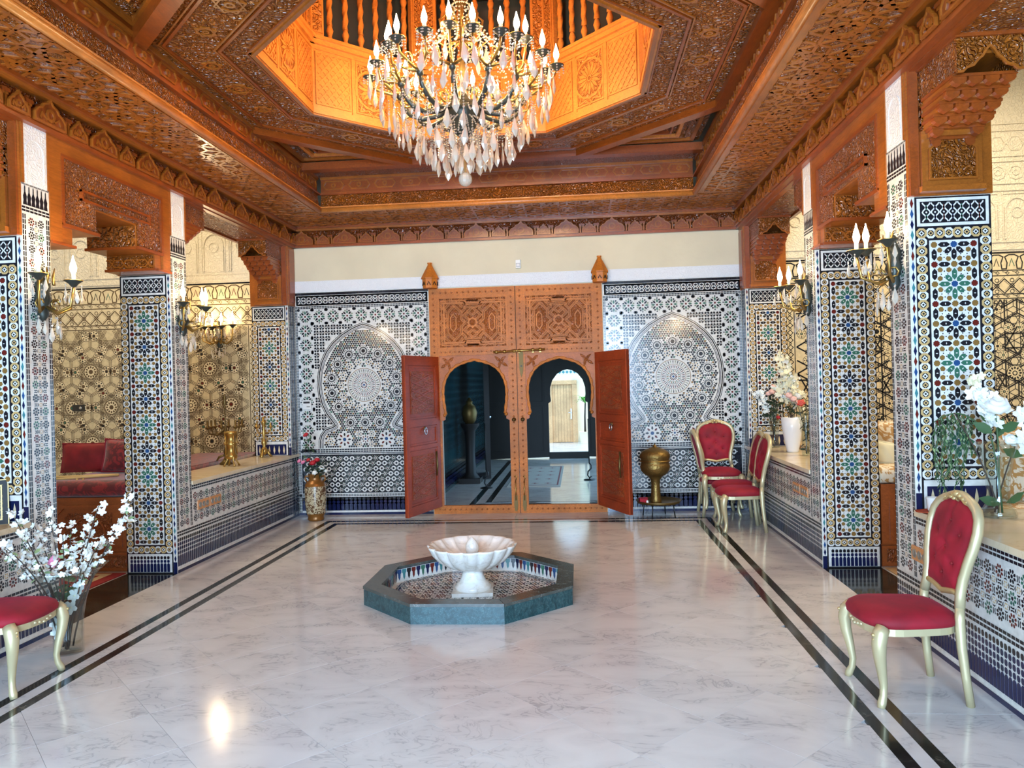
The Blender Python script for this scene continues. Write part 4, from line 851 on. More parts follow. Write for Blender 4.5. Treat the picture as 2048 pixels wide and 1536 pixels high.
for k in range(8):
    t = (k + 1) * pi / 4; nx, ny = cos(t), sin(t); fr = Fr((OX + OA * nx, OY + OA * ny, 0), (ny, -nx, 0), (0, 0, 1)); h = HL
    s = MB(); s.fbox(fr, -h - .03, h + .03, ZL0, 4.72, -.06, 0, 'wood_bright'); s.fbox(fr, -h - .01, h + .01, ZL0, ZM + .05, 0, .012, 'wood_bright'); s.fbox(fr, -h, h, 4.615, 4.64, 0, .014, 'wood_bright'); s.fbox(fr, -h - .02, h + .02, 4.66, 4.70, 0, .03, 'wood_bright'); s.fbox(fr, -h - .03, h + .03, 4.70, 4.73, -.05, .05, 'wood_bright')
    for a in (-h - .02, -.205, .18, h - .02): s.fbox(fr, a, a + .04, ZM + .05, 4.615, 0, .010, 'wood_bright')
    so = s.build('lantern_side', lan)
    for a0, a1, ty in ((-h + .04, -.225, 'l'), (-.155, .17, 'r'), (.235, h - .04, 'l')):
        p = MB(); z0, z1 = ZM + .085, 4.59; p.fbox(fr, a0, a1, z0, z1, 0, .004, 'wood_bright_carved' if ty == 'r' else 'wood_bright'); p.rib(fr, [(a0, z0), (a1, z0), (a1, z1), (a0, z1)], .014, .012, 'wood_bright', .010, True)
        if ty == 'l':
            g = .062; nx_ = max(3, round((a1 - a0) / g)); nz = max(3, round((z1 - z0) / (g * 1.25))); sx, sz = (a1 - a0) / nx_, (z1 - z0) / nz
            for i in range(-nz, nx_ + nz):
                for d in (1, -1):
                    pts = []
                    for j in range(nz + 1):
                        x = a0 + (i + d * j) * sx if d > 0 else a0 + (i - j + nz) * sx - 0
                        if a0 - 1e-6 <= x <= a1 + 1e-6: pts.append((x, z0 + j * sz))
                    if len(pts) > 1: p.rib(fr, [pts[0], pts[-1]], .014, .011 + .001 * d, 'wood_bright', .008)
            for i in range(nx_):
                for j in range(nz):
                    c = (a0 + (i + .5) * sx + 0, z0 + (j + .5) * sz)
                    p.poly(fr, [(c[0] - sx * .2, c[1] - sz * .1), (c[0], c[1] - sz * .3), (c[0] + sx * .2, c[1] - sz * .1), (c[0], c[1] + sz * .28)], .010, 'wood_bright', .006)
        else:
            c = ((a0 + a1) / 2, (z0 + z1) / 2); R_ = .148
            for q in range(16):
                tt = q * pi / 8; p.poly(fr, rot2([(.035, -.004), (.09, -.016), (R_, 0), (.09, .016), (.035, .004)], tt, c), .014, 'wood_bright', .010)
            for q in (0, 1): p.rib(fr, ngon(8, .185, c, q * pi / 8), .012, .013 + .001 * q, 'wood_bright', .009, True)
            p.ring(fr, ngon(12, .030, c), ngon(12, .018, c), .014, 'wood_bright', .01)
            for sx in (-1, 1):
                for sz in (-1, 1): p.rib(fr, [(c[0] + sx * .16, c[1] + sz * .09), (c[0] + sx * .11, c[1] + sz * .14), (c[0] + sx * .13, c[1] + sz * .21), (c[0] + sx * .05, c[1] + sz * .19), (c[0], c[1] + sz * .24)], .012, .012, 'wood_bright', .008)
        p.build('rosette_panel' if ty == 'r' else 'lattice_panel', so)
    g = MB(); g.fbox(fr, -h - .03, -h + .13, 4.73, 5.62, -.06, -.005, 'wood_bright'); g.fbox(fr, h - .13, h + .03, 4.73, 5.62, -.06, -.005, 'wood_bright'); g.fbox(fr, -h, h, 5.43, 5.62, -.06, 0, 'wood_bright')
    for a in (-h + .01, h - .11): g.fbox(fr, a, a + .10, 4.78, 5.40, -.005, .006, 'wood_bright_carved'); g.rib(fr, [(a, 4.78), (a + .10, 4.78), (a + .10, 5.40), (a, 5.40)], .010, .010, 'wood_bright', .01, True)
    g.fbox(fr, -h, h, 5.43, 5.46, -.01, .03, 'wood_bright'); go = g.build('gallery_frame', lan)
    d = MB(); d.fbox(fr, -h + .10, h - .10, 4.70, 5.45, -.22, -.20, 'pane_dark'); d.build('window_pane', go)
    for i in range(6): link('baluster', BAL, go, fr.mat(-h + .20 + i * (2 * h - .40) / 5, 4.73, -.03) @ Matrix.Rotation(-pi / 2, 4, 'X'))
# ================================================================ DOOR
YD = D - .02
FDr = Fr((0, YD, 0), (1, 0, 0), (0, 0, 1))
m = MB()
def drect(m, a0, a1, z0, z1, h0, h1, mt): m.fbox(FDr, a0, a1, z0, z1, h0, h1, mt)
DC = -.757
for a0, a1, z0, z1 in ((DX0, -1.73, 0, DZ), (.20, DX1, 0, DZ), (-.862, DC - .004, .0, DZ), (DC + .004, -.652, .0, DZ)): drect(m, a0, a1, z0, z1, -.06, .0, 'wood_door')
for a0, a1 in ((-1.73, -.862), (-.652, .20)):
    drect(m, a0, a1, 2.705, DZ, -.06, 0, 'wood_door'); drect(m, a0, a1, 1.975, 2.06, -.06, 0, 'wood_door'); drect(m, a0, a1, 0, .10, -.06, 0, 'wood_door')
door = struct(m, 'door_1', 'tall carved wooden double door with two open arched wicket doors', 'door')
def diapattern(m, a0, a1, z0, z1, vert):
    wd = (a1 - a0) if vert else (z1 - z0); L = (z1 - z0) if vert else (a1 - a0); n = max(1, round(L / (wd * .9))); s = L / n
    for i in range(n):
        c = ((a0 + a1) / 2, z0 + (i + .5) * s) if vert else (a0 + (i + .5) * s, (z0 + z1) / 2); hx, hz = (wd * .40, s * .47) if vert else (s * .47, wd * .40)
        m.rib(FDr, [(c[0] - hx, c[1]), (c[0], c[1] - hz), (c[0] + hx, c[1]), (c[0], c[1] + hz)], .009, .006, 'wood_door', .006, True); m.poly(FDr, [(c[0] - hx * .45, c[1]), (c[0], c[1] - hz * .45), (c[0] + hx * .45, c[1]), (c[0], c[1] + hz * .45)], .006, 'wood_door_carved', .006)
    for q in ((a0, z0, a0, z1), (a1, z0, a1, z1)) if vert else ((a0, z0, a1, z0), (a0, z1, a1, z1)): m.rib(FDr, [q[:2], q[2:]], .006, .005, 'wood_door', .005)
m = MB()
for a0, a1, z0, z1, v in ((DX0 + .015, -1.745, 1.98, 2.80, 1), (.215, DX1 - .015, 1.98, 2.80, 1), (-.852, DC - .012, .12, 2.80, 1), (DC + .012, -.662, .12, 2.80, 1), (-1.73, -.87, 2.72, 2.80, 0), (-.645, .20, 2.72, 2.80, 0), (-1.73, -.87, 1.985, 2.05, 0), (-.645, .20, 1.985, 2.05, 0), (-1.80, -.87, .015, .09, 0), (-.645, .28, .015, .09, 0)): diapattern(m, a0, a1, z0, z1, v)
m.build('diamond_border', door)
def strap_panel(a0, a1, z0, z1):
    m = MB(); m.fbox(FDr, a0, a1, z0, z1, -.05, -.028, 'wood_door_carved'); c = ((a0 + a1) / 2, (z0 + z1) / 2); W, H = (a1 - a0) / 2, (z1 - z0) / 2
    for i, q in enumerate(((.0, .035), (.045, .012), (.075, .022))): m.rib(FDr, [(a0 + q[0], z0 + q[0]), (a1 - q[0], z0 + q[0]), (a1 - q[0], z1 - q[0]), (a0 + q[0], z1 - q[0])], q[1], -.004 - .008 * (i > 0), 'wood_door', .03, True)
    S = lambda pts: [(c[0] + x * W, c[1] + z * H) for x, z in pts]; n = 0
    quarter = [[(.52, .66), (.72, .40), (.72, 0)], [(.52, .66), (.32, .40), (.32, .14), (.20, 0)], [(.95, 0), (.82, .20), (.95, .42)], [(.72, .20), (.84, .02)], [(0, .60), (.28, .60), (.42, .80), (.28, .97)], [(.42, .80), (.62, .80), (.62, .97)],
               [(.62, .80), (.80, .56), (.97, .56)], [(.97, .80), (.80, .80), (.80, .97)], [(.72, .40), (.97, .72)], [(0, .28), (.13, .42), (0, .58)], [(.13, .42), (.24, .28), (.11, .12)], [(.52, .66), (.60, .80)], [(.32, .40), (.20, .56), (.28, .60)]]
    for sx in (-1, 1):
        for sz in (-1, 1):
            for q in quarter:
                n = (n + 1) % 4; pts = S([(x * sx, z * sz) for x, z in q])
                for o in (-.0115, 0, .0115): m.rib(FDr, pts, .009 if o else .006, -.010 + .0008 * n - .003 * (o == 0), 'wood_door', .016, False, o)
    for q in (0, pi / 4): m.rib(FDr, ngon(4, .065, c, q), .014, -.010 + .001 * (q > 0), 'wood_door', .014, True)
    for sx in (-1, 1): m.rib(FDr, S([(sx * .56, -.34), (sx * .64, -.20), (sx * .64, .20), (sx * .56, .34), (sx * .48, .20), (sx * .48, -.20)]), .014, -.012, 'wood_door', .012, True)
    for sz in (-1, 1): m.rib(FDr, S([(-.24, sz * .78), (-.16, sz * .86), (.16, sz * .86), (.24, sz * .78), (.16, sz * .70), (-.16, sz * .70)]), .012, -.012, 'wood_door', .012, True)
    m.build('strapwork_panel', door)
strap_panel(-1.73, -.862, 2.06, 2.705); strap_panel(-.652, .20, 2.06, 2.705)
def arch_pts(c, n=12):
    """horseshoe arch from the left foot over the apex to the right foot"""
    R_ = [(-.425, .10), (-.425, 1.155), (-.385, 1.175), (-.385, 1.225), (-.372, 1.24)]
    A = [(-.372, 1.24), (-.385, 1.33), (-.398, 1.44), (-.40, 1.53), (-.388, 1.62), (-.355, 1.71), (-.30, 1.79), (-.22, 1.85), (-.12, 1.888), (-.05, 1.906), (0, 1.918)]
    L = R_[:-1] + A; return [(c + a, z) for a, z in L] + [(c - a, z) for a, z in L[-2::-1]], [(c + a, z) for a, z in A] + [(c - a, z) for a, z in A[-2::-1]]
for c, a0, a1 in ((-1.290, -1.73, -.862), (-.232, -.652, .20)):
    full, arc = arch_pts(c); m = MB(); half = len(full) // 2
    lft = full[:half + 1]; rgt = full[half:]
    m.poly(FDr, [(a0, .10)] + [(max(a0, p[0]), p[1]) for p in lft] + [(c, 1.975), (a0, 1.975)], -.015, 'wood_door_pale', .04); m.poly(FDr, [(c, 1.975)] + [(min(a1, p[0]), p[1]) for p in rgt] + [(a1, .10), (a1, 1.975)], -.015, 'wood_door_pale', .04)
    m.build('arch_panel', door)
    r = MB(); pts = [];  K = 70; L = [0]
    for p, q in zip(arc, arc[1:]): L.append(L[-1] + hypot(q[0] - p[0], q[1] - p[1]))
    for i in range(K + 1):
        s = L[-1] * i / K; j = max(j_ for j_ in range(len(L) - 1) if L[j_] <= s + 1e-9); t = (s - L[j]) / (L[j + 1] - L[j]); pts.append((arc[j][0] + (arc[j + 1][0] - arc[j][0]) * t, arc[j][1] + (arc[j + 1][1] - arc[j][1]) * t))
    for ph in (0, pi): r.tube([FDr.p(p[0] + .008 * cos(ph + i * .8), p[1] + .008 * sin(ph + i * .8), .0) for i, p in enumerate(pts)], .013, 6, 'wood_door')
    for sx in (-1, 1): r.ball(FDr.p(c + sx * .385, 1.232, 0), .022, 'wood_door', 8, 5)
    r.build('rope_moulding', door)
    for sx in (-1, 1):
        l = MB(); o = (c + sx * .335, 1.885)
        for q, (dx, dz, s, an) in enumerate(((0, 0, .06, .9), (-.04, .035, .05, 2.4), (.045, -.035, .05, -.6), (-.02, -.05, .04, -1.8), (.03, .04, .04, .6))): l.poly(FDr, rot2([(-s, 0), (-s * .3, -s * .38), (s * .4, -s * .3), (s, 0), (s * .4, s * .3), (-s * .3, s * .38)], an * sx, (o[0] + dx * sx, o[1] + dz)), .0 + .0015 * q, 'wood_door_carved', .016)
        l.build('leaf_carving', door)
# brass furniture
m = MB(); m.tube([FDr.p(-1.04, 2.0, .045), FDr.p(-.40, 2.018, .045)], .014, 8, 'brass')
for a in (-1.0, -.90, -.78, -.72, -.55, -.46): m.tube([FDr.p(a - .016, 2.0 + (a + 1.04) * .028, .045), FDr.p(a + .016, 2.0 + (a + 1.04) * .028, .045)], .022, 8, 'brass'); m.fbox(FDr, a - .012, a + .012, 1.985, 2.02, 0, .03, 'brass')
m.build('bolt', door)
m = MB(); m.poly(FDr, [(-.725, 1.995), (-.675, 1.995), (-.675, 1.80), (-.683, 1.74), (-.70, 1.68), (-.717, 1.74), (-.725, 1.80)], .012, 'brass_dull', .012); m.poly(FDr, ngon(8, .010, (-.70, 1.82)), .0135, 'iron'); m.build('lock_plate', door)
for a in (-.808, -.70):
    m = MB(); m.lathe([(.026, 0), (.026, .006), (.010, .012), (.010, .03), (.024, .045), (.022, .06), (.001, .066)], n=10, mat='brass_dark'); o = m.build('knob', door); o.matrix_local = FDr.mat(a, 1.16, 0)
    m = MB(); m.tube([FDr.p(a, .40, .02), FDr.p(a, .16, .02)], .006, 6, 'brass'); m.poly(FDr, [(a - .018, .22), (a + .018, .22), (a + .024, .10), (a + .014, .03), (a - .014, .03), (a - .024, .10)], .014, 'brass_dull', .014); m.tube([FDr.p(a, .40, .02), FDr.p(a + .014, .44, .024), FDr.p(a + .004, .47, .026), FDr.p(a - .012, .45, .024)], .005, 6, 'brass'); m.build('foot_bolt', door)
def leaf(hx, fx, label_):
    """open wicket leaf from the hinge hx on the door to its free edge fx"""
    h = V3((hx, YD - .01, 0)); e = V3((fx[0], fx[1], 0)); u = (e - h); L = u.length; u.normalize()
    if u.cross(V3((0, 0, 1))).x * (1 if hx < -.7 else -1) < 0: o, uu, flip = e, -u, True
    else: o, uu, flip = h, u, False
    fr = Fr(o, uu, (0, 0, 1)); z0, z1 = .095, 1.962
    m = MB(); m.fbox(fr, 0, L, z0, z1, -.045, -.012, 'wood_leaf')
    for a0, a1, b0, b1 in ((0, .075, z0, z1), (L - .085, L, z0, z1), (.075, L - .085, z0, z0 + .11), (.075, L - .085, z1 - .11, z1), (.075, L - .085, 1.13, 1.21), (.075, L - .085, .855, .90)): m.fbox(fr, a0, a1, b0, b1, -.045, 0, 'wood_leaf')
    o_ = m.build('leaf', door)
    for b0, b1 in ((z0 + .13, .835), (.92, 1.11), (1.23, z1 - .13)):
        p = MB(); p.rib(fr, [(.09, b0), (L - .10, b0), (L - .10, b1), (.09, b1)], .018, -.002, 'wood_leaf', .012, True)
        if b1 - b0 > .3:
            p.fbox(fr, .13, L - .14, b0 + .05, b1 - .05, -.012, -.006, 'wood_leaf_carved'); a, b = .15, L - .16
            for k in range(5):
                zz = b0 + .07 + (b1 - b0 - .14) * (k + .5) / 5; p.rib(fr, [(a, zz), ((a + b) / 2, zz + .05), (b, zz)], .012, -.002, 'wood_leaf', .008); p.rib(fr, [(a, zz + .03), ((a + b) / 2, zz - .03), (b, zz + .03)], .012, -.001, 'wood_leaf', .008)
        p.build('panel', o_)
    k = MB(); ca = L * .52; k.lathe([(.024, 0), (.018, .012), (.001, .016)], n=8, mat='brass_dark'); q = k.build('knocker', o_); q.matrix_local = fr.mat(ca, 1.10, 0)
    k = MB(); k.tube([fr.p(ca + .032 * cos(t * pi / 6), 1.065 + .04 * sin(t * pi / 6), .014) for t in range(12)], .006, 6, 'steel', closed=True); k.build('ring', o_)
    k = MB(); ch = L - .16 if flip == (hx < -.7) else .12; k.tube([fr.p(ch, .80, .02), fr.p(ch, .62, .03), fr.p(ch, .50, .02)], [.010, .014, .008], 8, 'brass_dark'); k.build('handle', o_)
leaf(-1.735, (-1.975, 8.50), 'l'); leaf(.205, (.53, 8.535), 'r')
for s, a, lb in ((-1, -1.797, 'conical wooden pivot housing above the left edge of the door'), (1, .288, 'conical wooden pivot housing above the right edge of the door')):
    t = thing('pivot_housing', lb, 'door fitting', (a, YD - .10, 2.81), pi / 8, 'pivot housings above the door')
    m = MB(); m.lathe([(.06, 0), (.092, .0), (.098, .115), (.092, .12)], n=8, mat='wood_door', smooth=False); m.build('cup', t)
    m = MB(); m.lathe([(.112, .115), (.112, .128), (.020, .30), (.030, .302), (.030, .318), (.0, .32)], n=8, mat='wood_door', smooth=False); m.build('cone_cap', t)
    m = MB()
    for k in range(8): q = (k + .5) * pi / 4; m.box(-.008, .008, -.008, .008, 0, .001, 'wood_dark') if 0 else m.tube([(.0935 * cos(q - .22), .0935 * sin(q - .22), .035), (.0925 * cos(q), .0925 * sin(q), .075), (.0935 * cos(q + .22), .0935 * sin(q + .22), .035)], .006, 5, 'wood_dark')
    m.build('cut_outs', t); m = MB(); m.box(-.03, .03, 0.05, .12, .03, .10, 'wood_door'); b = m.build('wall_block', t); b.rotation_euler = (0, 0, -pi / 8)
# ================================================================ VESTIBULE AND STREET BEYOND THE DOOR
Y2 = 16.0; VX0, VX1 = -2.02, 1.2
m = MB(); m.box(VX0 - 1, 3.5, D + .3, 24, -.25, -.001, 'marble_floor'); vf = struct(m, 'floor_vestibule', 'pale marble vestibule floor with black border lines', 'floor')
for pts in ([(-1.50, 10.0), (-1.42, 10.0), (-1.42, 15.6), (-1.50, 15.6)], [(-1.30, 10.15), (-1.22, 10.15), (-1.22, 15.4), (-1.30, 15.4)], [(-1.42, 10.0), (.75, 10.0), (.75, 10.06), (-1.42, 10.06)], [(-1.22, 10.15), (.55, 10.15), (.55, 10.20), (-1.22, 10.20)]):
    b = MB(); b.poly(XY, pts, .002, 'marble_black', .003); b.build('border_strip', vf)
wv = bx('wall_vestibule_left', 'dark tiled wall on the left of the vestibule', 'wall', [(VX0 - .2, VX0, D + .3, Y2, 0, 3.4)], 'plaster')
fv = Fr((VX0, 0, 0), (0, 1, 0), (0, 0, 1)); m = MB(); m.poly(fv, [(9.9, 0), (Y2, 0), (Y2, 2.7), (9.9, 2.7)], .001, 'g_deep')
for z in (.05, .30, .36, .62, .68, 1.9, 2.1, 2.5): ladder(m, fv, (9.9, z), (Y2, z), .04, .09, 'g_slate')
for j in range(10):
    for i in range(50): m.ring(fv, ngon(8, .045, (9.98 + i * .12, .75 + j * .115)), ngon(8, .022, (9.98 + i * .12, .75 + j * .115)), .002, 'g_black')
skirt(m, fv, 9.9, Y2, .06, .28, .08, 2); m.build('tile_mosaic', wv, **STUFF)
bx('wall_vestibule_right', 'plaster wall on the right of the vestibule', 'wall', [(VX1, VX1 + .2, D + .3, 10.6, 0, 3.4), (VX1, VX1 + .2, 15.4, Y2, 0, 3.4), (VX1, VX1 + .2, 10.6, 15.4, 2.6, 3.4)], 'plaster'); bx('ceiling_vestibule', 'plain vestibule ceiling', 'ceiling', [(VX0 - .2, VX1 + .2, D + .3, Y2, 3.2, 3.3)], 'wood_dark')
o = bx('wall_reveal', 'pale plaster reveal inside the left door opening', 'wall', [(-1.93, -1.80, D + .301, D + .55, 0, 2.8)], 'stucco_plain')
f2 = Fr((0, Y2, 0), (1, 0, 0), (0, 0, 1)); m = MB(); c = -.235
arc2 = [(-.415, .03), (-.415, 1.17), (-.37, 1.20), (-.36, 1.23), (-.375, 1.36), (-.37, 1.50), (-.32, 1.66), (-.22, 1.79), (-.10, 1.86), (0, 1.885)]
m.poly(f2, [(VX0, 0)] + [(c + a, z) for a, z in arc2] + [(c, 3.2), (VX0, 3.2)], 0, 'wood_dark', .12); m.poly(f2, [(c, 3.2)] + [(c - a, z) for a, z in arc2[::-1]] + [(VX1, 0), (VX1, 3.2)], 0, 'wood_dark', .12); m.box(c - .42, c + .42, Y2, Y2 + .12, 0, .13, 'wood_dark')
d2 = struct(m, 'door_2', 'dark street door with a horseshoe arch at the far end of the vestibule', 'door')
p = MB()
for a0, a1 in ((-1.9, -1.35), (-1.3, -.75), (.25, .62), (.68, 1.1)):
    for z0, z1 in ((.15, 1.1), (1.2, 2.0), (2.1, 2.9)): p.rib(f2, [(a0, z0), (a1, z0), (a1, z1), (a0, z1)], .03, .02, 'wood_dark', .02, True)
p.build('panel_moulding', d2)
m = MB(); m.box(-3, 3.5, 20.3, 20.5, 0, 2.35, 'plaster_out'); m.box(-3, 3.5, 20.28, 20.5, 2.35, 2.6, 'stucco_white'); wo = struct(m, 'wall_street', 'sunlit ochre wall across the street', 'wall')
fo = Fr((0, 20.3, 0), (1, 0, 0), (0, 0, 1)); m = MB(); m.poly(fo, [(-2.5, 1.82), (2.5, 1.82), (2.5, 1.95), (-2.5, 1.95)], .003, 'g_white')
for i in range(40): m.poly(fo, ngon(4, .045, (-1.9 + i * .1, 1.885)), .005, 'g_teal')
m.build('tile_mosaic', wo, **STUFF)
m = MB(); m.fbox(fo, -.82, -.72, 0, 1.66, 0, .08, 'wood_ash'); m.fbox(fo, -.18, -.05, 0, 1.66, 0, .08, 'wood_ash'); m.fbox(fo, -.82, -.05, 1.56, 1.66, 0, .09, 'wood_ash'); d3 = struct(m, 'door_3', 'pale plank door in the sunlit wall beyond the vestibule', 'door')
for i in range(7): p = MB(); p.fbox(fo, -.72 + i * .0772 + .003, -.72 + (i + 1) * .0772 - .003, .01, 1.56, 0, .04 + .003 * (i % 2), 'wood_ash'); p.build('plank', d3)
p = MB(); p.fbox(fo, -.235, -.20, .62, .90, .04, .052, 'steel'); p.tube([fo.p(-.215, .80, .05), fo.p(-.215, .80, .09), fo.p(-.29, .80, .09)], .009, 6, 'steel'); p.build('handle', d3)
# ================================================================ FOUNTAIN
FX, FY, FR_, FH = -.851, 5.768, .838, .138
t = thing('fountain_pool', 'octagonal green marble pool rim in the middle of the floor', 'fountain', (FX, FY, 0))
def ov(r, k): a = pi / 8 + k * pi / 4; return (r * cos(a), r * sin(a))
RI = .838 - .135
for k in range(8):
    n = .0015; m = MB(); A, B, Cc, Dd = ov(FR_ - .006, k), ov(FR_ - .006, k + 1), ov(RI + .02, k), ov(RI + .02, k + 1); m.add([(*A, 0), (*B, 0), (*Dd, 0), (*Cc, 0), (*A, FH - .022), (*B, FH - .022), (*Dd, FH - .022), (*Cc, FH - .022)], [(0, 1, 5, 4), (1, 2, 6, 5), (2, 3, 7, 6), (3, 0, 4, 7), (4, 5, 6, 7)], 'marble_teal'); m.build('kerb_block', t)
    m = MB(); A, B, Cc, Dd = ov(FR_, k), ov(FR_, k + 1), ov(RI, k), ov(RI, k + 1); sh = lambda p, q, e: (p[0] + (q[0] - p[0]) * e, p[1] + (q[1] - p[1]) * e); A, B = sh(A, B, .003), sh(B, A, .003); Cc, Dd = sh(Cc, Dd, .003), sh(Dd, Cc, .003)
    m.add([(*A, FH - .02), (*B, FH - .02), (*Dd, FH - .02), (*Cc, FH - .02), (*A, FH), (*B, FH), (*Dd, FH), (*Cc, FH)], [(0, 1, 5, 4), (1, 2, 6, 5), (2, 3, 7, 6), (3, 0, 4, 7), (4, 5, 6, 7)], 'marble_curb'); m.build('coping_slab', t)
m = MB(); m.poly(XY, [ov(RI + .02, k) for k in range(8)], .006, 'g_white')
DROP = {}
for k in range(8):      # inner wall: white with coloured drop tiles
    a, b = ov(RI + .018, k), ov(RI + .018, k + 1); L = hypot(b[0] - a[0], b[1] - a[1]); u = ((a[0] - b[0]) / L, (a[1] - b[1]) / L); fr = Fr((*b, 0), (*u, 0), (0, 0, 1)); m.poly(fr, [(0, .006), (L, .006), (L, FH - .02), (0, FH - .02)], 0, 'g_white'); m.poly(fr, [(0, FH - .028), (L, FH - .028), (L, FH - .02), (0, FH - .02)], .002, 'g_navy')
    nn = 12; s = L / nn; sh_ = [(-.42 * s, .045), (.42 * s, .045), (.42 * s, .02), (.24 * s, .008), (.20 * s, -.02), (.10 * s, -.03), (0, -.042), (-.10 * s, -.03), (-.20 * s, -.02), (-.24 * s, .008), (-.42 * s, .02)]
    for i in range(nn):
        mt = ('g_navy', 'g_maroon', 'g_blue', 'g_teal', 'g_black', 'g_maroon', 'g_navy', 'g_green')[(i + k) % 8]
        if mt not in DROP: DROP[mt] = tilemesh(sh_, mt)
        link('tile', DROP[mt], t, fr.mat((i + .5) * s, .062, .001))
m.build('pool_lining', t)
m = MB(); fl = Fr((0, 0, .0065), (1, 0, 0), (0, 1, 0)); g = .115
for i in range(-6, 7):
    for j in range(-6, 7):
        c = (i * g, j * g)
        if hypot(*c) > RI - .03: continue
        for k in range(8): m.poly(fl, rot2([(.14 * g, 0), (.26 * g, -.09 * g), (.42 * g, 0), (.26 * g, .09 * g)], k * pi / 4 + pi / 8, c), .001, ('g_black', 'g_maroon')[(i + j) % 2]); m.poly(fl, ngon(4, .07 * g, (c[0] + .45 * g * cos(k * pi / 4), c[1] + .45 * g * sin(k * pi / 4))), .001, 'g_black')
        m.poly(fl, ngon(6, .10 * g, c), .001, 'g_brown')
        for sx in (-.5, .5):
            if hypot(c[0] + sx * g, c[1] + .5 * g) < RI - .02: m.poly(fl, ngon(8, .10 * g, (c[0] + sx * g, c[1] + .5 * g)), .001, 'g_black')
for q in (RI - .03, RI - .055): m.rib(fl, [ov(q, k) for k in range(8)], .010, .0015, 'g_black', 0, True)
m.build('floor_mosaic', t, **STUFF)
t = thing('marble_fountain', 'white marble fluted fountain bowl standing in the pool', 'fountain', (FX, FY, .0075), .1)
m = MB(); m.box(-.155, .155, -.155, .155, 0, .028, 'marble_white'); m.build('plinth', t)
m = MB(); m.lathe([(.138, .028), (.142, .05), (.124, .062), (.122, .075), (.105, .085), (.098, .10), (.088, .12), (.078, .15), (.070, .165), (.080, .172)], n=28, mat='marble_white', ry=1); m.build('pedestal', t)
N = 16
def flute(tt, r, z): return 1 + .075 * min(1, max(0, (r - .09) / .12)) * (abs(cos(tt * N / 2)) ** .55 - .75)
m = MB(); m.lathe([(.06, .168), (.11, .178), (.19, .205), (.26, .25), (.31, .305), (.335, .352), (.342, .366), (.336, .372), (.318, .368), (.30, .350), (.25, .305), (.17, .275), (.08, .262), (.0005, .26)], n=N * 8, mat='marble_white', fl=flute, cap=False); m.build('bowl', t)
m = MB(); m.lathe([(.055, .258), (.055, .272), (.038, .278), (.036, .29), (.046, .30), (.052, .325), (.050, .355), (.036, .39), (.016, .412), (.0005, .42)], n=20, mat='marble_white'); m.build('finial', t)
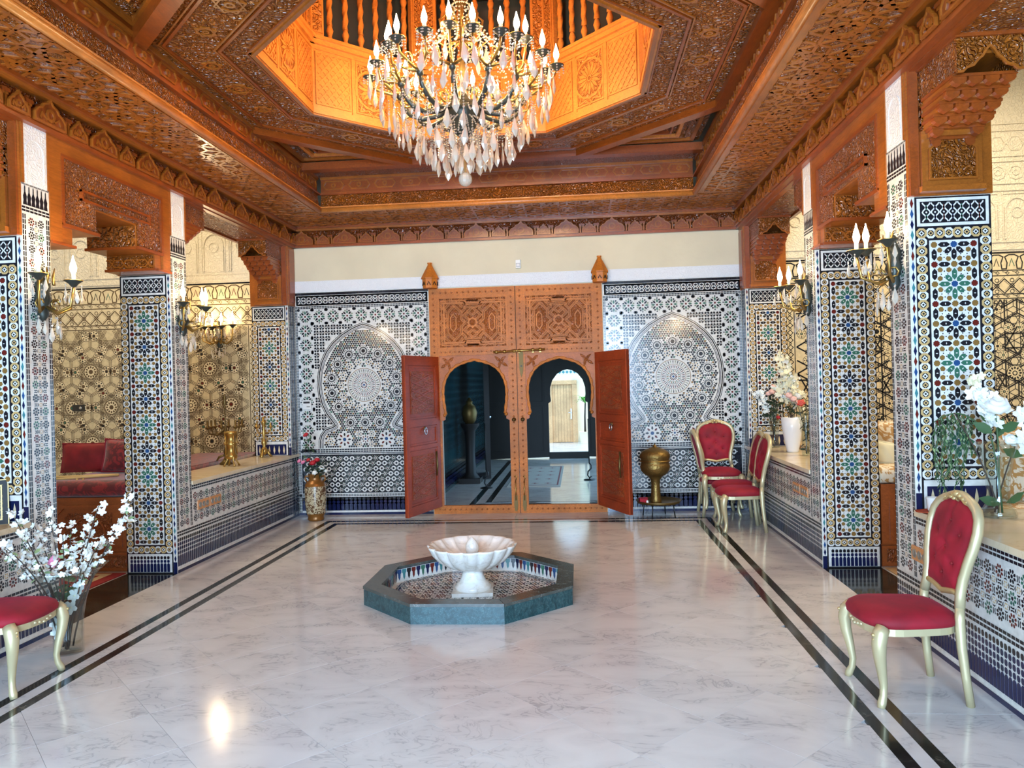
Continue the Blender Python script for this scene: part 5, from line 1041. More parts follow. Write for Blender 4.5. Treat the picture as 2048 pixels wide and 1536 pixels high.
# ================================================================ CHAIRS
def chair_proto():
    t = thing('dining_chair', 'x', 'chair')
    def poly_r(th, hw_f, hw_b, d): # rounded trapezoid seat
        c, s = cos(th), sin(th); e = .5; x = abs(c) ** e * (1 if c > 0 else -1); y = abs(s) ** e * (1 if s > 0 else -1); hw = hw_f + (hw_b - hw_f) * (y + 1) / 2; fy = -.035 * (1 - min(1, abs(x)) ** 2) if y < 0 else 0
        return (x * hw, y * d + fy * -y)
    n = 32; m = MB(); vs = []; rings = [(0.02, .458), (.35, .457), (.65, .452), (.85, .440), (.96, .422), (1.0, .402), (.99, .384), (.95, .376)]
    for r, z in rings:
        for i in range(n): p = poly_r(2 * pi * i / n, .235, .195, .215); vs.append((p[0] * r, p[1] * r, z))
    fs = [(j * n + i, (j + 1) * n + i, (j + 1) * n + (i + 1) % n, j * n + (i + 1) % n) for j in range(len(rings) - 1) for i in range(n)] + [list(range(n))]
    m.add(vs, fs, 'velvet', True); m.build('seat', t)
    m = MB(); o = [poly_r(2 * pi * i / n, .222, .185, .203) for i in range(n)]; k = [(x * .86, y * .86) for x, y in o]; m.ring(XY, o, k, .384, 'gold_pale', .042); m.build('seat_rail', t)
    m = MB()
    for x, sx in ((0, 1),):
        for q in range(5): a = (q - 2) * .032; m.ball((a, -.226 - .010 * (1 - abs(q - 2) / 3), .362 - .006 * (2 - abs(q - 2))), .012, 'gold_pale', 7, 4, .009)
    m.build('apron_carving', t)
    for sx in (-1, 1):
        m = MB(); P = [(.198, -.180, .384), (.208, -.198, .36), (.214, -.208, .31), (.208, -.204, .25), (.194, -.190, .17), (.186, -.180, .10), (.190, -.184, .055), (.200, -.196, .022), (.204, -.202, .0)]
        m.tube([(x * sx, y, z) for x, y, z in P], [.030, .034, .032, .027, .021, .017, .0165, .020, .016], 10, 'gold_pale', sq=3)
        for q in range(6): m.ball((sx * (.214 - .001 * q), -.235 + .004 * q, .355 - q * .022), .009, 'gold_paint', 6, 4)
        m.build('leg', t)
        m = MB(); m.tube([(.192 * sx, .222, 0), (.188 * sx, .205, .14), (.182 * sx, .192, .28), (.178 * sx, .188, .40), (.172 * sx, .192, .47)], [(.016, .018), (.0175, .019), (.019, .021), (.020, .022), (.018, .020)], 8, 'gold_pale', sq=4); m.build('leg', t)
    yb = lambda z: .190 + max(0, z - .45) * .16 + max(0, z - .7) * .08
    half = [(.172, .465), (.160, .53), (.166, .60), (.188, .68), (.210, .76), (.216, .83), (.204, .89), (.172, .93), (.125, .955), (.08, .970), (.04, .982)]
    pts = [(x, yb(z), z) for x, z in half] + [(0, yb(.985), .985)] + [(-x, yb(z), z) for x, z in half[::-1]]
    m = MB(); m.tube(pts, [(.021, .022)] * len(pts), 10, 'gold_pale', sq=3); m.build('back_frame', t)
    m = MB(); m.tube([(.160, yb(.53), .53), (.10, yb(.528), .528), (.04, yb(.515), .517), (0, yb(.51), .508), (-.04, yb(.515), .517), (-.10, yb(.528), .528), (-.160, yb(.53), .53)], (0.016), 8, 'gold_paint'); m.build('cross_rail', t)
    m = MB()
    for x, z, r in ((0, .990, .024), (.03, .984, .018), (-.03, .984, .018), (.065, .972, .016), (-.065, .972, .016), (.10, .962, .013), (-.10, .962, .013), (.02, .965, .014), (-.02, .965, .014)): m.ball((x, yb(z) - .014, z), r, 'gold_paint', 8, 5, r * .8)
    for sx in (-1, 1): m.tube([(sx * (.03 + .028 * q), yb(.97) - .02, .968 - .004 * q * q * .5 + .008 * sin(q * 2)) for q in range(5)], [.009, .008, .007, .005, .003], 6, 'gold_paint')
    m.build('crest_carving', t)
    bl = [(x * .90, z) for x, z in half[1:]]; bl = [(bl[0][0], .535)] + bl[1:]; bnd = [(0, .520)] + [(bl[0][0] * .5, .532)] + bl + [(0, .955)] + [(-x, z) for x, z in bl[::-1]] + [(-bl[0][0] * .5, .532)]
    nb = len(bnd); tufts = [(x, z) for z, xs in ((.60, (0,)), (.66, (-.08, .08)), (.73, (0,)), (.80, (-.10, .10)), (.86, (0,))) for x in xs]
    for nm, sg in (('back_pad', -1), ('back_lining', 1)):
        m = MB(); R_ = [0, .12, .24, .36, .48, .6, .72, .84, .94, 1.0]; sub = 2; bb = []
        for i in range(nb):
            p, q = bnd[i], bnd[(i + 1) % nb]
            for j in range(sub): bb.append((p[0] + (q[0] - p[0]) * j / sub, p[1] + (q[1] - p[1]) * j / sub))
        vs = []
        for r in R_:
            for x, z in bb:
                x_, z_ = x * r, .745 + (z - .745) * r; dpt = (.034 if sg < 0 else .012) * (1 - r ** 4)
                if sg < 0: dpt -= sum(.024 * math.exp(-((x_ - a) ** 2 + (z_ - b) ** 2) / .0007) for a, b in tufts)
                vs.append((x_, yb(z_) + sg * (dpt + .003), z_))
        k = len(bb); m.add(vs, [(j * k + i, j * k + (i + 1) % k, (j + 1) * k + (i + 1) % k, (j + 1) * k + i) for j in range(len(R_) - 1) for i in range(k)], 'velvet', True); po = m.build(nm, t)
        if sg < 0:
            for a, b in tufts: bm = MB(); bm.ball((a, yb(b) - .016, b), .009, 'velvet_dark', 7, 4); bm.build('button', po)
    return t
def kids(o): return [c for c in bpy.data.objects if c.parent is o]
CH = chair_proto()
KID = {}
for o in list(COL.objects):
    if o.parent: KID.setdefault(o.parent.name, []).append(o)
def copy_tree(o, par=None):
    c = o.copy(); COL.objects.link(c)
    if par: c.parent = par
    for ch in KID.get(o.name, []): copy_tree(ch, c)
    return c
GC = 'gilt chairs with red velvet seats'
spots = [((1.598, 3.965, 0), -88, 'near right gilt chair with red buttoned velvet back, beside the marble counter'), ((-3.235, 3.94, 0), 93, 'near left gilt chair with crimson seat, cut by the picture edge'),
         ((1.668, 8.17, 0), -90, 'gilt red chair seen from the side, nearest of the group in the back right corner'), ((1.715, 8.645, 0), -90, 'side-on gilt red chair, second in the back right corner group'),
         ((1.625, 9.105, 0), 90, 'gilt red chair with its back to the wall niche, under the stacked chair'), ((1.622, 9.015, .104), 0, 'gilt red chair facing the viewer, stacked on another in the back corner')]
for i, (loc, rz, lb) in enumerate(spots):
    c = CH if i == 0 else copy_tree(CH); c.location = loc; c.rotation_euler = (0, 0, radians(rz)); c['label'] = lb; c['group'] = GC
# ================================================================ CHANDELIER AND SCONCES
def bulb_mesh(mat):
    m = MB(); m.lathe([(.012, 0), (.020, .020), (.0225, .040), (.017, .066), (.008, .094), (.002, .122)], n=8, mat=mat); return m.mesh('bulb')
def drop_mesh(s=1.0):
    m = MB(); m.lathe([(.002 * s, 0), (.009 * s, -.018 * s), (.022 * s, -.068 * s), (.0255 * s, -.082 * s), (.016 * s, -.105 * s), (.0005, -.128 * s)], n=6, mat='crystal', smooth=False, ry=.5); m.lathe([(.003 * s, .022 * s), (.009 * s, .012 * s), (.003 * s, .002 * s)], n=6, mat='crystal', smooth=False); return m.mesh('crystal_drop')
BU, BUW, DR, DRS = bulb_mesh('bulb'), bulb_mesh('bulb_wall'), drop_mesh(1.2), drop_mesh(.62)
DRM = drop_mesh(.8)
def cup_mesh():
    m = MB(); m.lathe([(.006, -.035), (.016, -.03), (.030, -.012), (.052, .004), (.058, .010), (.050, .010), (.02, .002), (.013, .004), (.013, .008)], n=12, mat='bronze'); m.lathe([(.060, .007), (.061, .010), (.057, .011)], n=12, mat='brass', cap=False); return m.mesh('drip_cup')
def sleeve_mesh():
    m = MB(); m.lathe([(.013, .004), (.013, .055), (.010, .058)], n=8, mat='candle_wax'); return m.mesh('candle_sleeve')
CUP, SLV = cup_mesh(), sleeve_mesh()
def bead(m, p, r): x, y, z = p; m.add([(x + r, y, z), (x - r, y, z), (x, y + r, z), (x, y - r, z), (x, y, z + r), (x, y, z - r)], [(0, 2, 4), (2, 1, 4), (1, 3, 4), (3, 0, 4), (2, 0, 5), (1, 2, 5), (3, 1, 5), (0, 3, 5)], 'crystal')
T4 = lambda p, rz=0: Matrix.Translation(V3(p)) @ Matrix.Rotation(rz, 4, 'Z')
CZ = 3.165
chand = thing('chandelier', 'large crystal chandelier with candle bulbs hanging in the octagonal opening', 'chandelier', (OX + .0, 5.86, CZ))
Zc = lambda z: z - CZ
m = MB(); m.lathe([(.02, Zc(3.54)), (.06, Zc(3.56)), (.085, Zc(3.60)), (.125, Zc(3.70)), (.14, Zc(3.76)), (.12, Zc(3.80)), (.06, Zc(3.83)), (.03, Zc(3.88))], n=16, mat='bronze'); m.build('urn', chand)
m = MB(); m.lathe([(.03, Zc(3.86)), (.016, Zc(3.95)), (.034, Zc(4.05)), (.02, Zc(4.12)), (.012, Zc(4.3)), (.028, Zc(4.55)), (.05, Zc(4.60)), (.03, Zc(4.66)), (.012, Zc(4.75)), (.010, Zc(6.38)), (.06, Zc(6.40))], n=12, mat='brass_dark'); m.build('stem', chand)
def uv(r, az, z): return (r * cos(az), r * sin(az), Zc(z))
beads = MB(); NA = 12
def swag(p, q, sag, n, r=.009):
    for i in range(n + 1): t = i / n; bead(beads, (p[0] + (q[0] - p[0]) * t, p[1] + (q[1] - p[1]) * t, p[2] + (q[2] - p[2]) * t - sag * 4 * t * (1 - t)), r)
for k in range(NA):
    az = -pi / 2 + k * 2 * pi / NA; m = MB()
    m.tube([uv(.11, az, 3.77), uv(.20, az, 3.72), uv(.32, az, 3.70), uv(.42, az, 3.74), uv(.48, az, 3.81), uv(.50, az, 3.88)], [.020, .018, .019, .021, .019, .016], 8, 'bronze'); m.ball(uv(.50, az, 3.89), .030, 'bronze', 8, 5)
    sc = [uv(.46 + .06 * cos(q * .8) * (1 - q / 12), az, 3.76 - .055 * sin(q * .8) * (1 - q / 12)) for q in range(9)]; m.tube(sc, .008, 5, 'brass'); sc = [uv(.24 + .07 * cos(q * .8 + 2) * (1 - q / 12), az, 3.80 + .06 * sin(q * .8 + 2) * (1 - q / 12)) for q in range(9)]; m.tube(sc, .008, 5, 'brass')
    am = m.build('arm', chand)
    cups = [(.50, az, 4.02, .0)] if 0 else []
    for da, r, z in ((-.26, .66, 4.09), (.26, .66, 4.09), (0, .735 if k % 2 else .60, 4.05 if k % 2 else 4.14)):
        a2 = az + da; b = MB(); b.tube([uv(.50, az, 3.90), uv((.5 + r) / 2 - .02, az + da * .55, 3.92), uv(r - .03, a2, 3.96), uv(r, a2, z - .03)], [.013, .011, .010, .009], 7, 'brass'); b.tube([uv((.5 + r) / 2 + .04 * cos(q * .9), az + da * .6, 3.96 + .04 * sin(q * .9)) for q in range(7)], .006, 5, 'brass'); b.build('branch', am)
        p = uv(r, a2, z); link('drip_cup', CUP, am, T4(p)); link('candle_sleeve', SLV, am, T4(p)); link('bulb', BU, am, T4((p[0], p[1], p[2] + .056)))
        for q in range(7): t = q * 2 * pi / 7 + k; x, y = p[0] + .055 * cos(t), p[1] + .055 * sin(t); [bead(beads, (x, y, p[2] - .006 - .020 * i), .008) for i in range(2 + q % 3)]
        swag(p, uv(.10, az, 3.84), .10, 16, .008)
    swag(uv(.50, az, 3.86), uv(.50, az + 2 * pi / NA, 3.86), .12, 12); swag(uv(.66, az + .26, 4.06), uv(.66, az + 2 * pi / NA - .26, 4.06), .06, 6)
tiers = [(.71, 3.96, 30), (.65, 3.82, 26), (.56, 3.68, 24), (.46, 3.60, 20), (.36, 3.50, 18), (.25, 3.44, 13), (.15, 3.43, 9), (.06, 3.40, 5), (.42, 3.86, 9)]
for i, (r, z, n) in enumerate(tiers):
    for k in range(n):
        az = 2 * pi * (k + .5 * (i % 2)) / n + RNG.uniform(-.06, .06); rr = r + RNG.uniform(-.02, .02); zz = z + RNG.uniform(-.025, .025)
        o = link('crystal_drop', DR, chand, Matrix.Translation(V3(uv(rr, az, zz))) @ Matrix.Rotation(az + pi / 2 + RNG.uniform(-.7, .7), 4, 'Z') @ Matrix.Rotation(RNG.uniform(-.12, .12), 4, 'Y'))
        top = {0: 4.0, 1: 3.92, 2: 3.80, 3: 3.72}.get(i, 3.60); q = 0
        if i < 8:
            while zz + .035 + q * .020 < top - .0 and q < 8: bead(beads, uv(rr, az, zz + .035 + q * .020), .0085); q += 1
for k in range(24): az = k * 2 * pi / 24; swag(uv(.12, az, 3.68), uv(.30, az, 3.50), -.02, 10, .008); swag(uv(.10, az, 3.58), uv(.12, az + .2, 3.36), 0, 8, .008); swag(uv(.30, az, 3.70), uv(.47, az, 3.60), .02, 8, .008)
for k in range(24):
    az = k * 2 * pi / 24; swag(uv(.05, az, 4.62), uv(.34 + .08 * (k % 2), az, 4.16), .10, 18, .010); swag(uv(.34 + .08 * (k % 2), az, 4.16), uv(.50, az, 3.92), .05, 9, .009)
for k in range(8):
    az = k * pi / 4 + .2; m = MB(); m.tube([uv(.03, az, 4.40), uv(.10, az, 4.52), uv(.17, az, 4.46), uv(.15, az, 4.36), uv(.09, az, 4.36)], [.010, .010, .009, .007, .005], 6, 'brass'); m.tube([uv(.03, az, 4.30), uv(.12, az, 4.24), uv(.20, az, 4.30), uv(.18, az, 4.38)], [.010, .009, .008, .005], 6, 'brass'); m.build('scroll', chand)
    link('crystal_drop', DR, chand, Matrix.Translation(V3(uv(.19, az, 4.24))) @ Matrix.Rotation(az, 4, 'Z'))
beads.build('bead_chains', chand, **STUFF)
m = MB(); m.ball((0, 0, Zc(3.212)), .054, 'crystal', 14, 9, smooth=False); m.lathe([(.005, Zc(3.26)), (.005, Zc(3.55))], n=6, mat='brass'); m.build('crystal_ball', chand)
def sconce(label, loc, rz, offs, group='crystal wall sconces'):
    """wall light; local +x points out of the wall"""
    t = thing('wall_sconce', label, 'wall lamp', loc, rz, group)
    m = MB(); m.lathe([(.012, -.14), (.035, -.10), (.03, -.05), (.055, 0), (.04, .05), (.05, .09), (.03, .13), (.012, .17), (.02, .19), (.002, .21)], (.02, 0, 0), 10, 'bronze', ry=1); m.build('back_plate', t)
    m = MB()
    for q in range(3): m.tube([(.02 + .03 * q, -.03 + .03 * q, .10), (.06, -.05 + .05 * q, .16), (.05, -.08 + .08 * q, .22)], [.012, .010, .003], 5, 'brass')
    m.build('leaf_ornament', t)
    for i, (x, y, z) in enumerate(offs):
        m = MB(); m.tube([(.03, 0, -.04), (x * .5, y * .5, -.09), (x * .9, y * .9, -.05), (x, y, z - .03)], [.012, .010, .009, .008], 7, 'brass'); m.tube([(x * .45 + .03 * cos(q), y * .45, -.03 + .03 * sin(q)) for q in range(6)], .006, 5, 'brass'); a = m.build('arm', t)
        link('drip_cup', CUP, a, T4((x, y, z))); link('candle_sleeve', SLV, a, T4((x, y, z))); link('bulb', BUW, a, T4((x, y, z + .056)))
        for q in range(4): tt = q * pi / 2 + i; link('crystal_drop', DRS, t, T4((x + .05 * cos(tt), y + .05 * sin(tt), z - .03 - .04 * (q % 2)), tt + 1))
    for q in range(7): tt = q * .5 - 1.5; link('crystal_drop', DRS if q % 2 else DRM, t, T4((.05 + .07 * cos(tt), .09 * sin(tt), -.13 - .03 * (q % 3)), tt + pi / 2))
    b = MB()
    for q in range(10): bead(b, (.06 + .05 * cos(q), .06 * sin(q * 1.7), -.06 - .012 * q), .008)
    for x, y, z in offs:
        for q in range(8): bead(b, (x * q / 8 + .02, y * q / 8, -.02 + z * q / 8 - .10 * (q / 8) * (1 - q / 8) * 4 * .5), .008)
    b.build('bead_chains', t, **STUFF); return t
O3 = [(.12, -.17, .14), (.24, 0, .11), (.12, .17, .14)]
sconce('wall sconce with lit candle bulbs on the near left pillar', (WL + .012, 4.745, 2.245), 0, O3); sconce('wall sconce with lit candle bulbs on the left middle pillar', (WL + .012, 6.535, 2.25), 0, O3)
sconce('wall sconce with lit candle bulbs on the near right pillar', (WR - .012, 4.84, 2.25), pi, O3); sconce('wall sconce with lit candle bulbs on the right middle pillar', (WR - .012, 6.62, 2.25), pi, O3)
sconce('wall sconce with a cluster of lit bulbs on the left salon end wall', (-4.57, D - .016, 2.30), -pi / 2, [(.10, -.20, .14), (.20, -.10, .12), (.24, .02, .11), (.20, .12, .12), (.10, .22, .14)])
for x, y, z in ((WL + .42, 4.745, 2.46), (WL + .42, 6.535, 2.46), (WR - .42, 4.84, 2.46), (WR - .42, 6.62, 2.46), (-4.57, D - .3, 2.5)): light('sconce_light', 'POINT', (x, y, z + .03), 16, (1, .74, .46), .05)
for k in range(6): az = k * pi / 3 + .26; light('chandelier_light', 'POINT', (OX + .60 * cos(az), 5.86 + .60 * sin(az), 4.14), 44, (1, .66, .33), .06)
# ================================================================ SOFAS AND CUSHIONS
def cushion(name, label, loc, size, rot, mat, cat='cushion', group=None, trim=None):
    t = thing(name, label, cat, loc, 0, group); t.rotation_euler = rot; W, H, T = size; m = MB(); n = 14
    for s in (1, -1):
        def fn(u, v):
            x, z = 2 * u - 1, 2 * v - 1; b = ((1 - abs(x) ** 2.6) * (1 - abs(z) ** 2.6)) ** .42; px = x * (1 - .07 * (1 - x * x) * 0 - .05 * (1 - z * z)); pz = z * (1 - .05 * (1 - x * x)); return (px * W / 2, s * (b * T / 2 + .004 * sin(9 * x + 5 * z) * b), H / 2 + pz * H / 2)
        m.grid(fn, n, n, mat, True, s > 0)
    m.build('cover', t); e = MB(); pts = []
    for i in range(40):
        q = i * 2 * pi / 40; c, s_ = cos(q), sin(q); k = 1 / max(abs(c), abs(s_)); x, z = c * k, s_ * k; pts.append((x * (1 - .05 * (1 - z * z)) * W / 2, 0, H / 2 + z * (1 - .05 * (1 - x * x)) * H / 2))
    e.tube(pts, .009, 6, trim or mat, closed=True); e.build('piping', t); return t
def sofa(label, x0, x1, y0, y1, fabric, zp, zs, face):
    """Moroccan bench: panelled wooden base, thick mattress; face '-y' carries the carved panel"""
    t = thing('bench_sofa', label, 'sofa', ((x0 + x1) / 2, (y0 + y1) / 2, 0)); cx_, cy_ = (x0 + x1) / 2, (y0 + y1) / 2; a, b = (x1 - x0) / 2, (y1 - y0) / 2
    m = MB(); m.box(-a, a, -b + .03, b, 0, zp, 'wood_sofa'); m.build('base', t); fr = Fr((0, -b + .03, 0), (1, 0, 0), (0, 0, 1)); k = a - .03
    p = MB(); p.fbox(fr, -a, a, .19, zp, 0, .022, 'wood_sofa'); p.fbox(fr, -a, a, zp - .035, zp, .022, .034, 'wood_sofa'); p.rib(fr, [(-k + .05, .24), (k - .05, .24), (k - .05, zp - .08), (-k + .12, zp - .08), (-k + .05, zp - .15)], .03, .034, 'wood_sofa', .012, True); p.poly(fr, [(-k + .13, .29), (k - .13, .29), (k - .13, zp - .14), (-k + .17, zp - .14), (-k + .13, zp - .18)], .028, 'wood_sofa_carved', .006)
    ar = [(.16 * cos(q * pi / 10), .34 + .16 * sin(q * pi / 10)) for q in range(11)]; p.rib(fr, ar, .014, .034, 'wood_sofa', .008); p.rib(fr, ngon(8, .05, (0, .40)), .010, .034, 'wood_sofa', .008, True); p.build('carved_panel', t)
    d = MB(); d.fbox(fr, -a, a, .012, .175, 0, .016, 'wood_sofa'); d.fbox(fr, -a + .04, a - .04, .04, .15, .016, .022, 'wood_sofa_carved'); d.build('drawer_front', t)
    s = MB(); n = 12; rad = (zs - zp) / 2
    prof = [(b - .05 + rad * 1.0 * cos(q * pi / 8 - pi / 2), zp + rad + rad * sin(q * pi / 8 - pi / 2)) for q in range(9)]
    ring = [(-y, z) for y, z in prof] + [(y, z) for y, z in prof[::-1]]; vs = [(x, y, z) for x in (-a, -a + .01, a - .01, a) for y, z in ring]; q = len(ring)
    s.add(vs, [(i * q + j, i * q + (j + 1) % q, (i + 1) * q + (j + 1) % q, (i + 1) * q + j) for i in range(3) for j in range(q)] + [list(range(q))[::-1], [3 * q + j for j in range(q)]], fabric, True); s.build('mattress', t); return t
sofa('red velvet bench sofa with carved dark base in the left salon', -4.83, -4.06, 6.45, 9.25, 'damask_red', .675, .83, '-y'); sofa('gold damask bench sofa with panelled base in the right salon', 2.475, 3.35, 6.50, 9.25, 'damask_gold', .69, .83, '-y')
sofa('low gold damask bench beyond the near right counter', 2.80, 4.2, 5.35, 6.0, 'damask_gold', .50, .68, '-y')
cushion('cushion', 'plain deep red velvet cushion leaning at the back of the left sofa', (-4.90, 7.16, .832), (.62, .29, .14), (-.15, 0, 0), 'velvet_dark', group='red sofa cushions', trim='velvet_dark'); cushion('cushion', 'red damask patterned cushion on the left sofa beside the pillar', (-4.40, 7.05, .832), (.58, .32, .16), (-.18, .06, .1), 'damask_red', group='red sofa cushions', trim='velvet')
cushion('cushion', 'gold damask cushion on the right sofa between the pillars', (2.72, 7.05, .825), (.52, .36, .16), (-.18, 0, 0), 'damask_gold', group='gold damask cushions'); cushion('cushion', 'small cream triangular folded cushion on the right sofa', (2.60, 6.78, .825), (.30, .20, .09), (-.3, .2, .1), 'petal_cream', group='gold damask cushions')
cushion('cushion', 'large gold damask cushion at the right edge behind the glass vase', (3.05, 5.62, .675), (.70, .52, .20), (-.16, 0, .15), 'damask_gold', group='gold damask cushions'); cushion('cushion', 'upright gold damask cushion beyond the near right counter, further right', (3.70, 5.70, .675), (.70, .56, .20), (-.14, 0, -.1), 'damask_gold', group='gold damask cushions')
t = thing('tie_cord', 'thick gold curtain cord with tassels lying on the red sofa', 'cord', (-4.6, 6.62, .835))
m = MB(); m.tube([(-.25, -.02, .012), (-.1, -.01, .014), (.1, .03, .016), (.28, .10, .012)], .013, 7, 'cord_gold'); m.tube([(-.25, -.08, .0), (-.1, -.07, .004), (.02, -.06, .012), (.16, .0, .014), (.28, .11, .012)], .011, 7, 'cord_gold'); m.build('rope', t)
for a in (0, .06):
    m = MB(); m.lathe([(.006, 0), (.012, -.012), (.008, -.02), (.016, -.06), (.019, -.075)], (.02 + a, -.115, .01), 8, 'cord_gold'); m.build('tassel', t)
# ================================================================ RUGS
def rug(label, x0, x1, y0, y1, c1, c2):
    t = thing('rug', label, 'rug', ((x0 + x1) / 2, (y0 + y1) / 2, .001)); a, b = (x1 - x0) / 2, (y1 - y0) / 2; m = MB(); m.box(-a, a, -b, b, 0, .008, c1); m.build('pile', t); p = MB()
    p.rib(XY, [(-a * .88, -b * .9), (a * .88, -b * .9), (a * .88, b * .9), (-a * .88, b * .9)], a * .06, .0095, c2, .001, True); n = 5
    for i in range(n):
        for j in range(-1, 2):
            c = (j * a * .5, -b * .75 + 1.5 * b * i / (n - 1)); s = min(a, b) * .16; p.poly(XY, [(c[0] - s, c[1]), (c[0] - s * .3, c[1] - s * .3), (c[0], c[1] - s), (c[0] + s * .3, c[1] - s * .3), (c[0] + s, c[1]), (c[0] + s * .3, c[1] + s * .3), (c[0], c[1] + s), (c[0] - s * .3, c[1] + s * .3)], .0095, c2, .001)
    p.build('pattern', t); return t
rug('red patterned rug on the floor of the left salon entry', -6.4, -4.065, 5.0, 6.40, 'rug_red', 'rug_pattern'); rug('tan carpet on the floor of the right salon entry', 2.475, 4.6, 5.2, 6.46, 'carpet_tan', 'rug_pattern'); rug('faded rose rug on the vestibule floor beyond the door', -1.15, -.32, 11.65, 14.5, 'rug_cream', 'rug_rose')
# ================================================================ VASES AND FLOWERS
def blossom_mesh(mat, r, n=5, cup=.35, center='petal_cream'):
    m = MB()
    for k in range(n):
        t = 2 * pi * k / n; P = [(0, 0, 0), (r * .5, -r * .36, r * cup * .5), (r * .95, -r * .22, r * cup), (r, r * .18, r * cup), (r * .55, r * .38, r * cup * .55)]
        m.add([(x * cos(t) - y * sin(t), x * sin(t) + y * cos(t), z + .0004 * k) for x, y, z in P], [(0, 1, 2, 3, 4)], mat, False)
    m.lathe([(r * .16, r * .02), (r * .13, r * .18), (.0004, r * .22)], n=5, mat=center); return m.mesh('blossom')
def rose_mesh(mat, r):
    m = MB(); m.lathe([(r * .2, 0), (r * .72, r * .25), (r * .82, r * .7), (r * .68, r * .95), (r * .5, r * .6), (r * .48, r * 1.05), (r * .3, r * 1.12), (r * .2, r * .8), (.0005, r * .9)], n=12, mat=mat, fl=lambda t, rr, z: 1 + .10 * sin(5 * t + z * 60))
    for k in range(5):
        t = 2 * pi * k / 5; P = [(r * .35, 0, r * .15), (r * .8, -r * .42, r * .35), (r * 1.12, 0, r * .55), (r * .8, r * .42, r * .35)]; m.add([(x * cos(t) - y * sin(t), x * sin(t) + y * cos(t), z) for x, y, z in P], [(0, 1, 2, 3)], mat)
    return m.mesh('rose')
def leaf_mesh(mat, L, W=.42):
    m = MB(); P = [(0, 0, 0), (L * .3, -L * W * .42, L * .05), (L * .62, -L * W * .46, L * .03), (L, 0, -L * .06), (L * .62, L * W * .46, L * .03), (L * .3, L * W * .42, L * .05), (L * .5, 0, -L * .02)]
    m.add(P, [(0, 1, 6), (1, 2, 6), (2, 3, 6), (3, 4, 6), (4, 5, 6), (5, 0, 6)], mat, True); return m.mesh('leaf')
BW, BWL, BC, BP = blossom_mesh('petal_white', .023), blossom_mesh('petal_white', .052, 5, .25), blossom_mesh('petal_cream', .036), blossom_mesh('petal_blush', .030)
RW, RR_, RP, RBL, RCO = rose_mesh('petal_white', .034), rose_mesh('petal_red', .032), rose_mesh('petal_pink', .032), rose_mesh('petal_blush', .034), rose_mesh('petal_coral', .036)
LG, LP, LD, LDB = leaf_mesh('leaf_green', .075), leaf_mesh('leaf_pale', .055), leaf_mesh('leaf_dark', .085), leaf_mesh('leaf_green', .12, .5)
def spin(p, tilt=.9, s=1.0): return Matrix.Translation(V3(p)) @ Matrix.Rotation(RNG.uniform(0, 6.28), 4, 'Z') @ Matrix.Rotation(RNG.uniform(.2, tilt), 4, 'Y') @ Matrix.Rotation(RNG.uniform(0, 6.28), 4, 'Z') @ Matrix.Scale(s, 4)
def towards(p, d, s=1.0): q = V3(d).to_track_quat('Z', 'Y'); return Matrix.Translation(V3(p)) @ q.to_matrix().to_4x4() @ Matrix.Rotation(RNG.uniform(0, 6.28), 4, 'Z') @ Matrix.Scale(s, 4)
def stem(t, pts, r0, r1, mat='stem_brown', name='stem'):
    m = MB(); n = len(pts); m.tube(pts, [r0 + (r1 - r0) * i / (n - 1) for i in range(n)], 5, mat); return m.build(name, t)
def along(pts, s):
    L = [0]
    for p, q in zip(pts, pts[1:]): L.append(L[-1] + (V3(q) - V3(p)).length)
    s *= L[-1]
    for i in range(len(pts) - 1):
        if L[i + 1] >= s: k = (s - L[i]) / (L[i + 1] - L[i]); return V3(pts[i]) * (1 - k) + V3(pts[i + 1]) * k
    return V3(pts[-1])
def curve3(a, b, c, n=8): return [tuple((1 - t) ** 2 * V3(a) + 2 * t * (1 - t) * V3(b) + t * t * V3(c)) for t in [i / n for i in range(n + 1)]]
def glass_vase(label, loc, prof, th=.006, n=32, fl=None, mat='glass', name='glass_vase', cat='vase'):
    t = thing(name, label, cat, loc); inner = [(max(.001, r - th), z + (th if i == 0 else 0)) for i, (r, z) in enumerate(prof)]; inner[0] = (max(.001, prof[0][0] - th), prof[0][1] + th * 1.6)
    m = MB(); m.lathe([(.0005, prof[0][1])] + prof + inner[::-1] + [(.0005, inner[0][1])], n=n, mat=mat, fl=fl, cap=False); m.build('body', t); return t
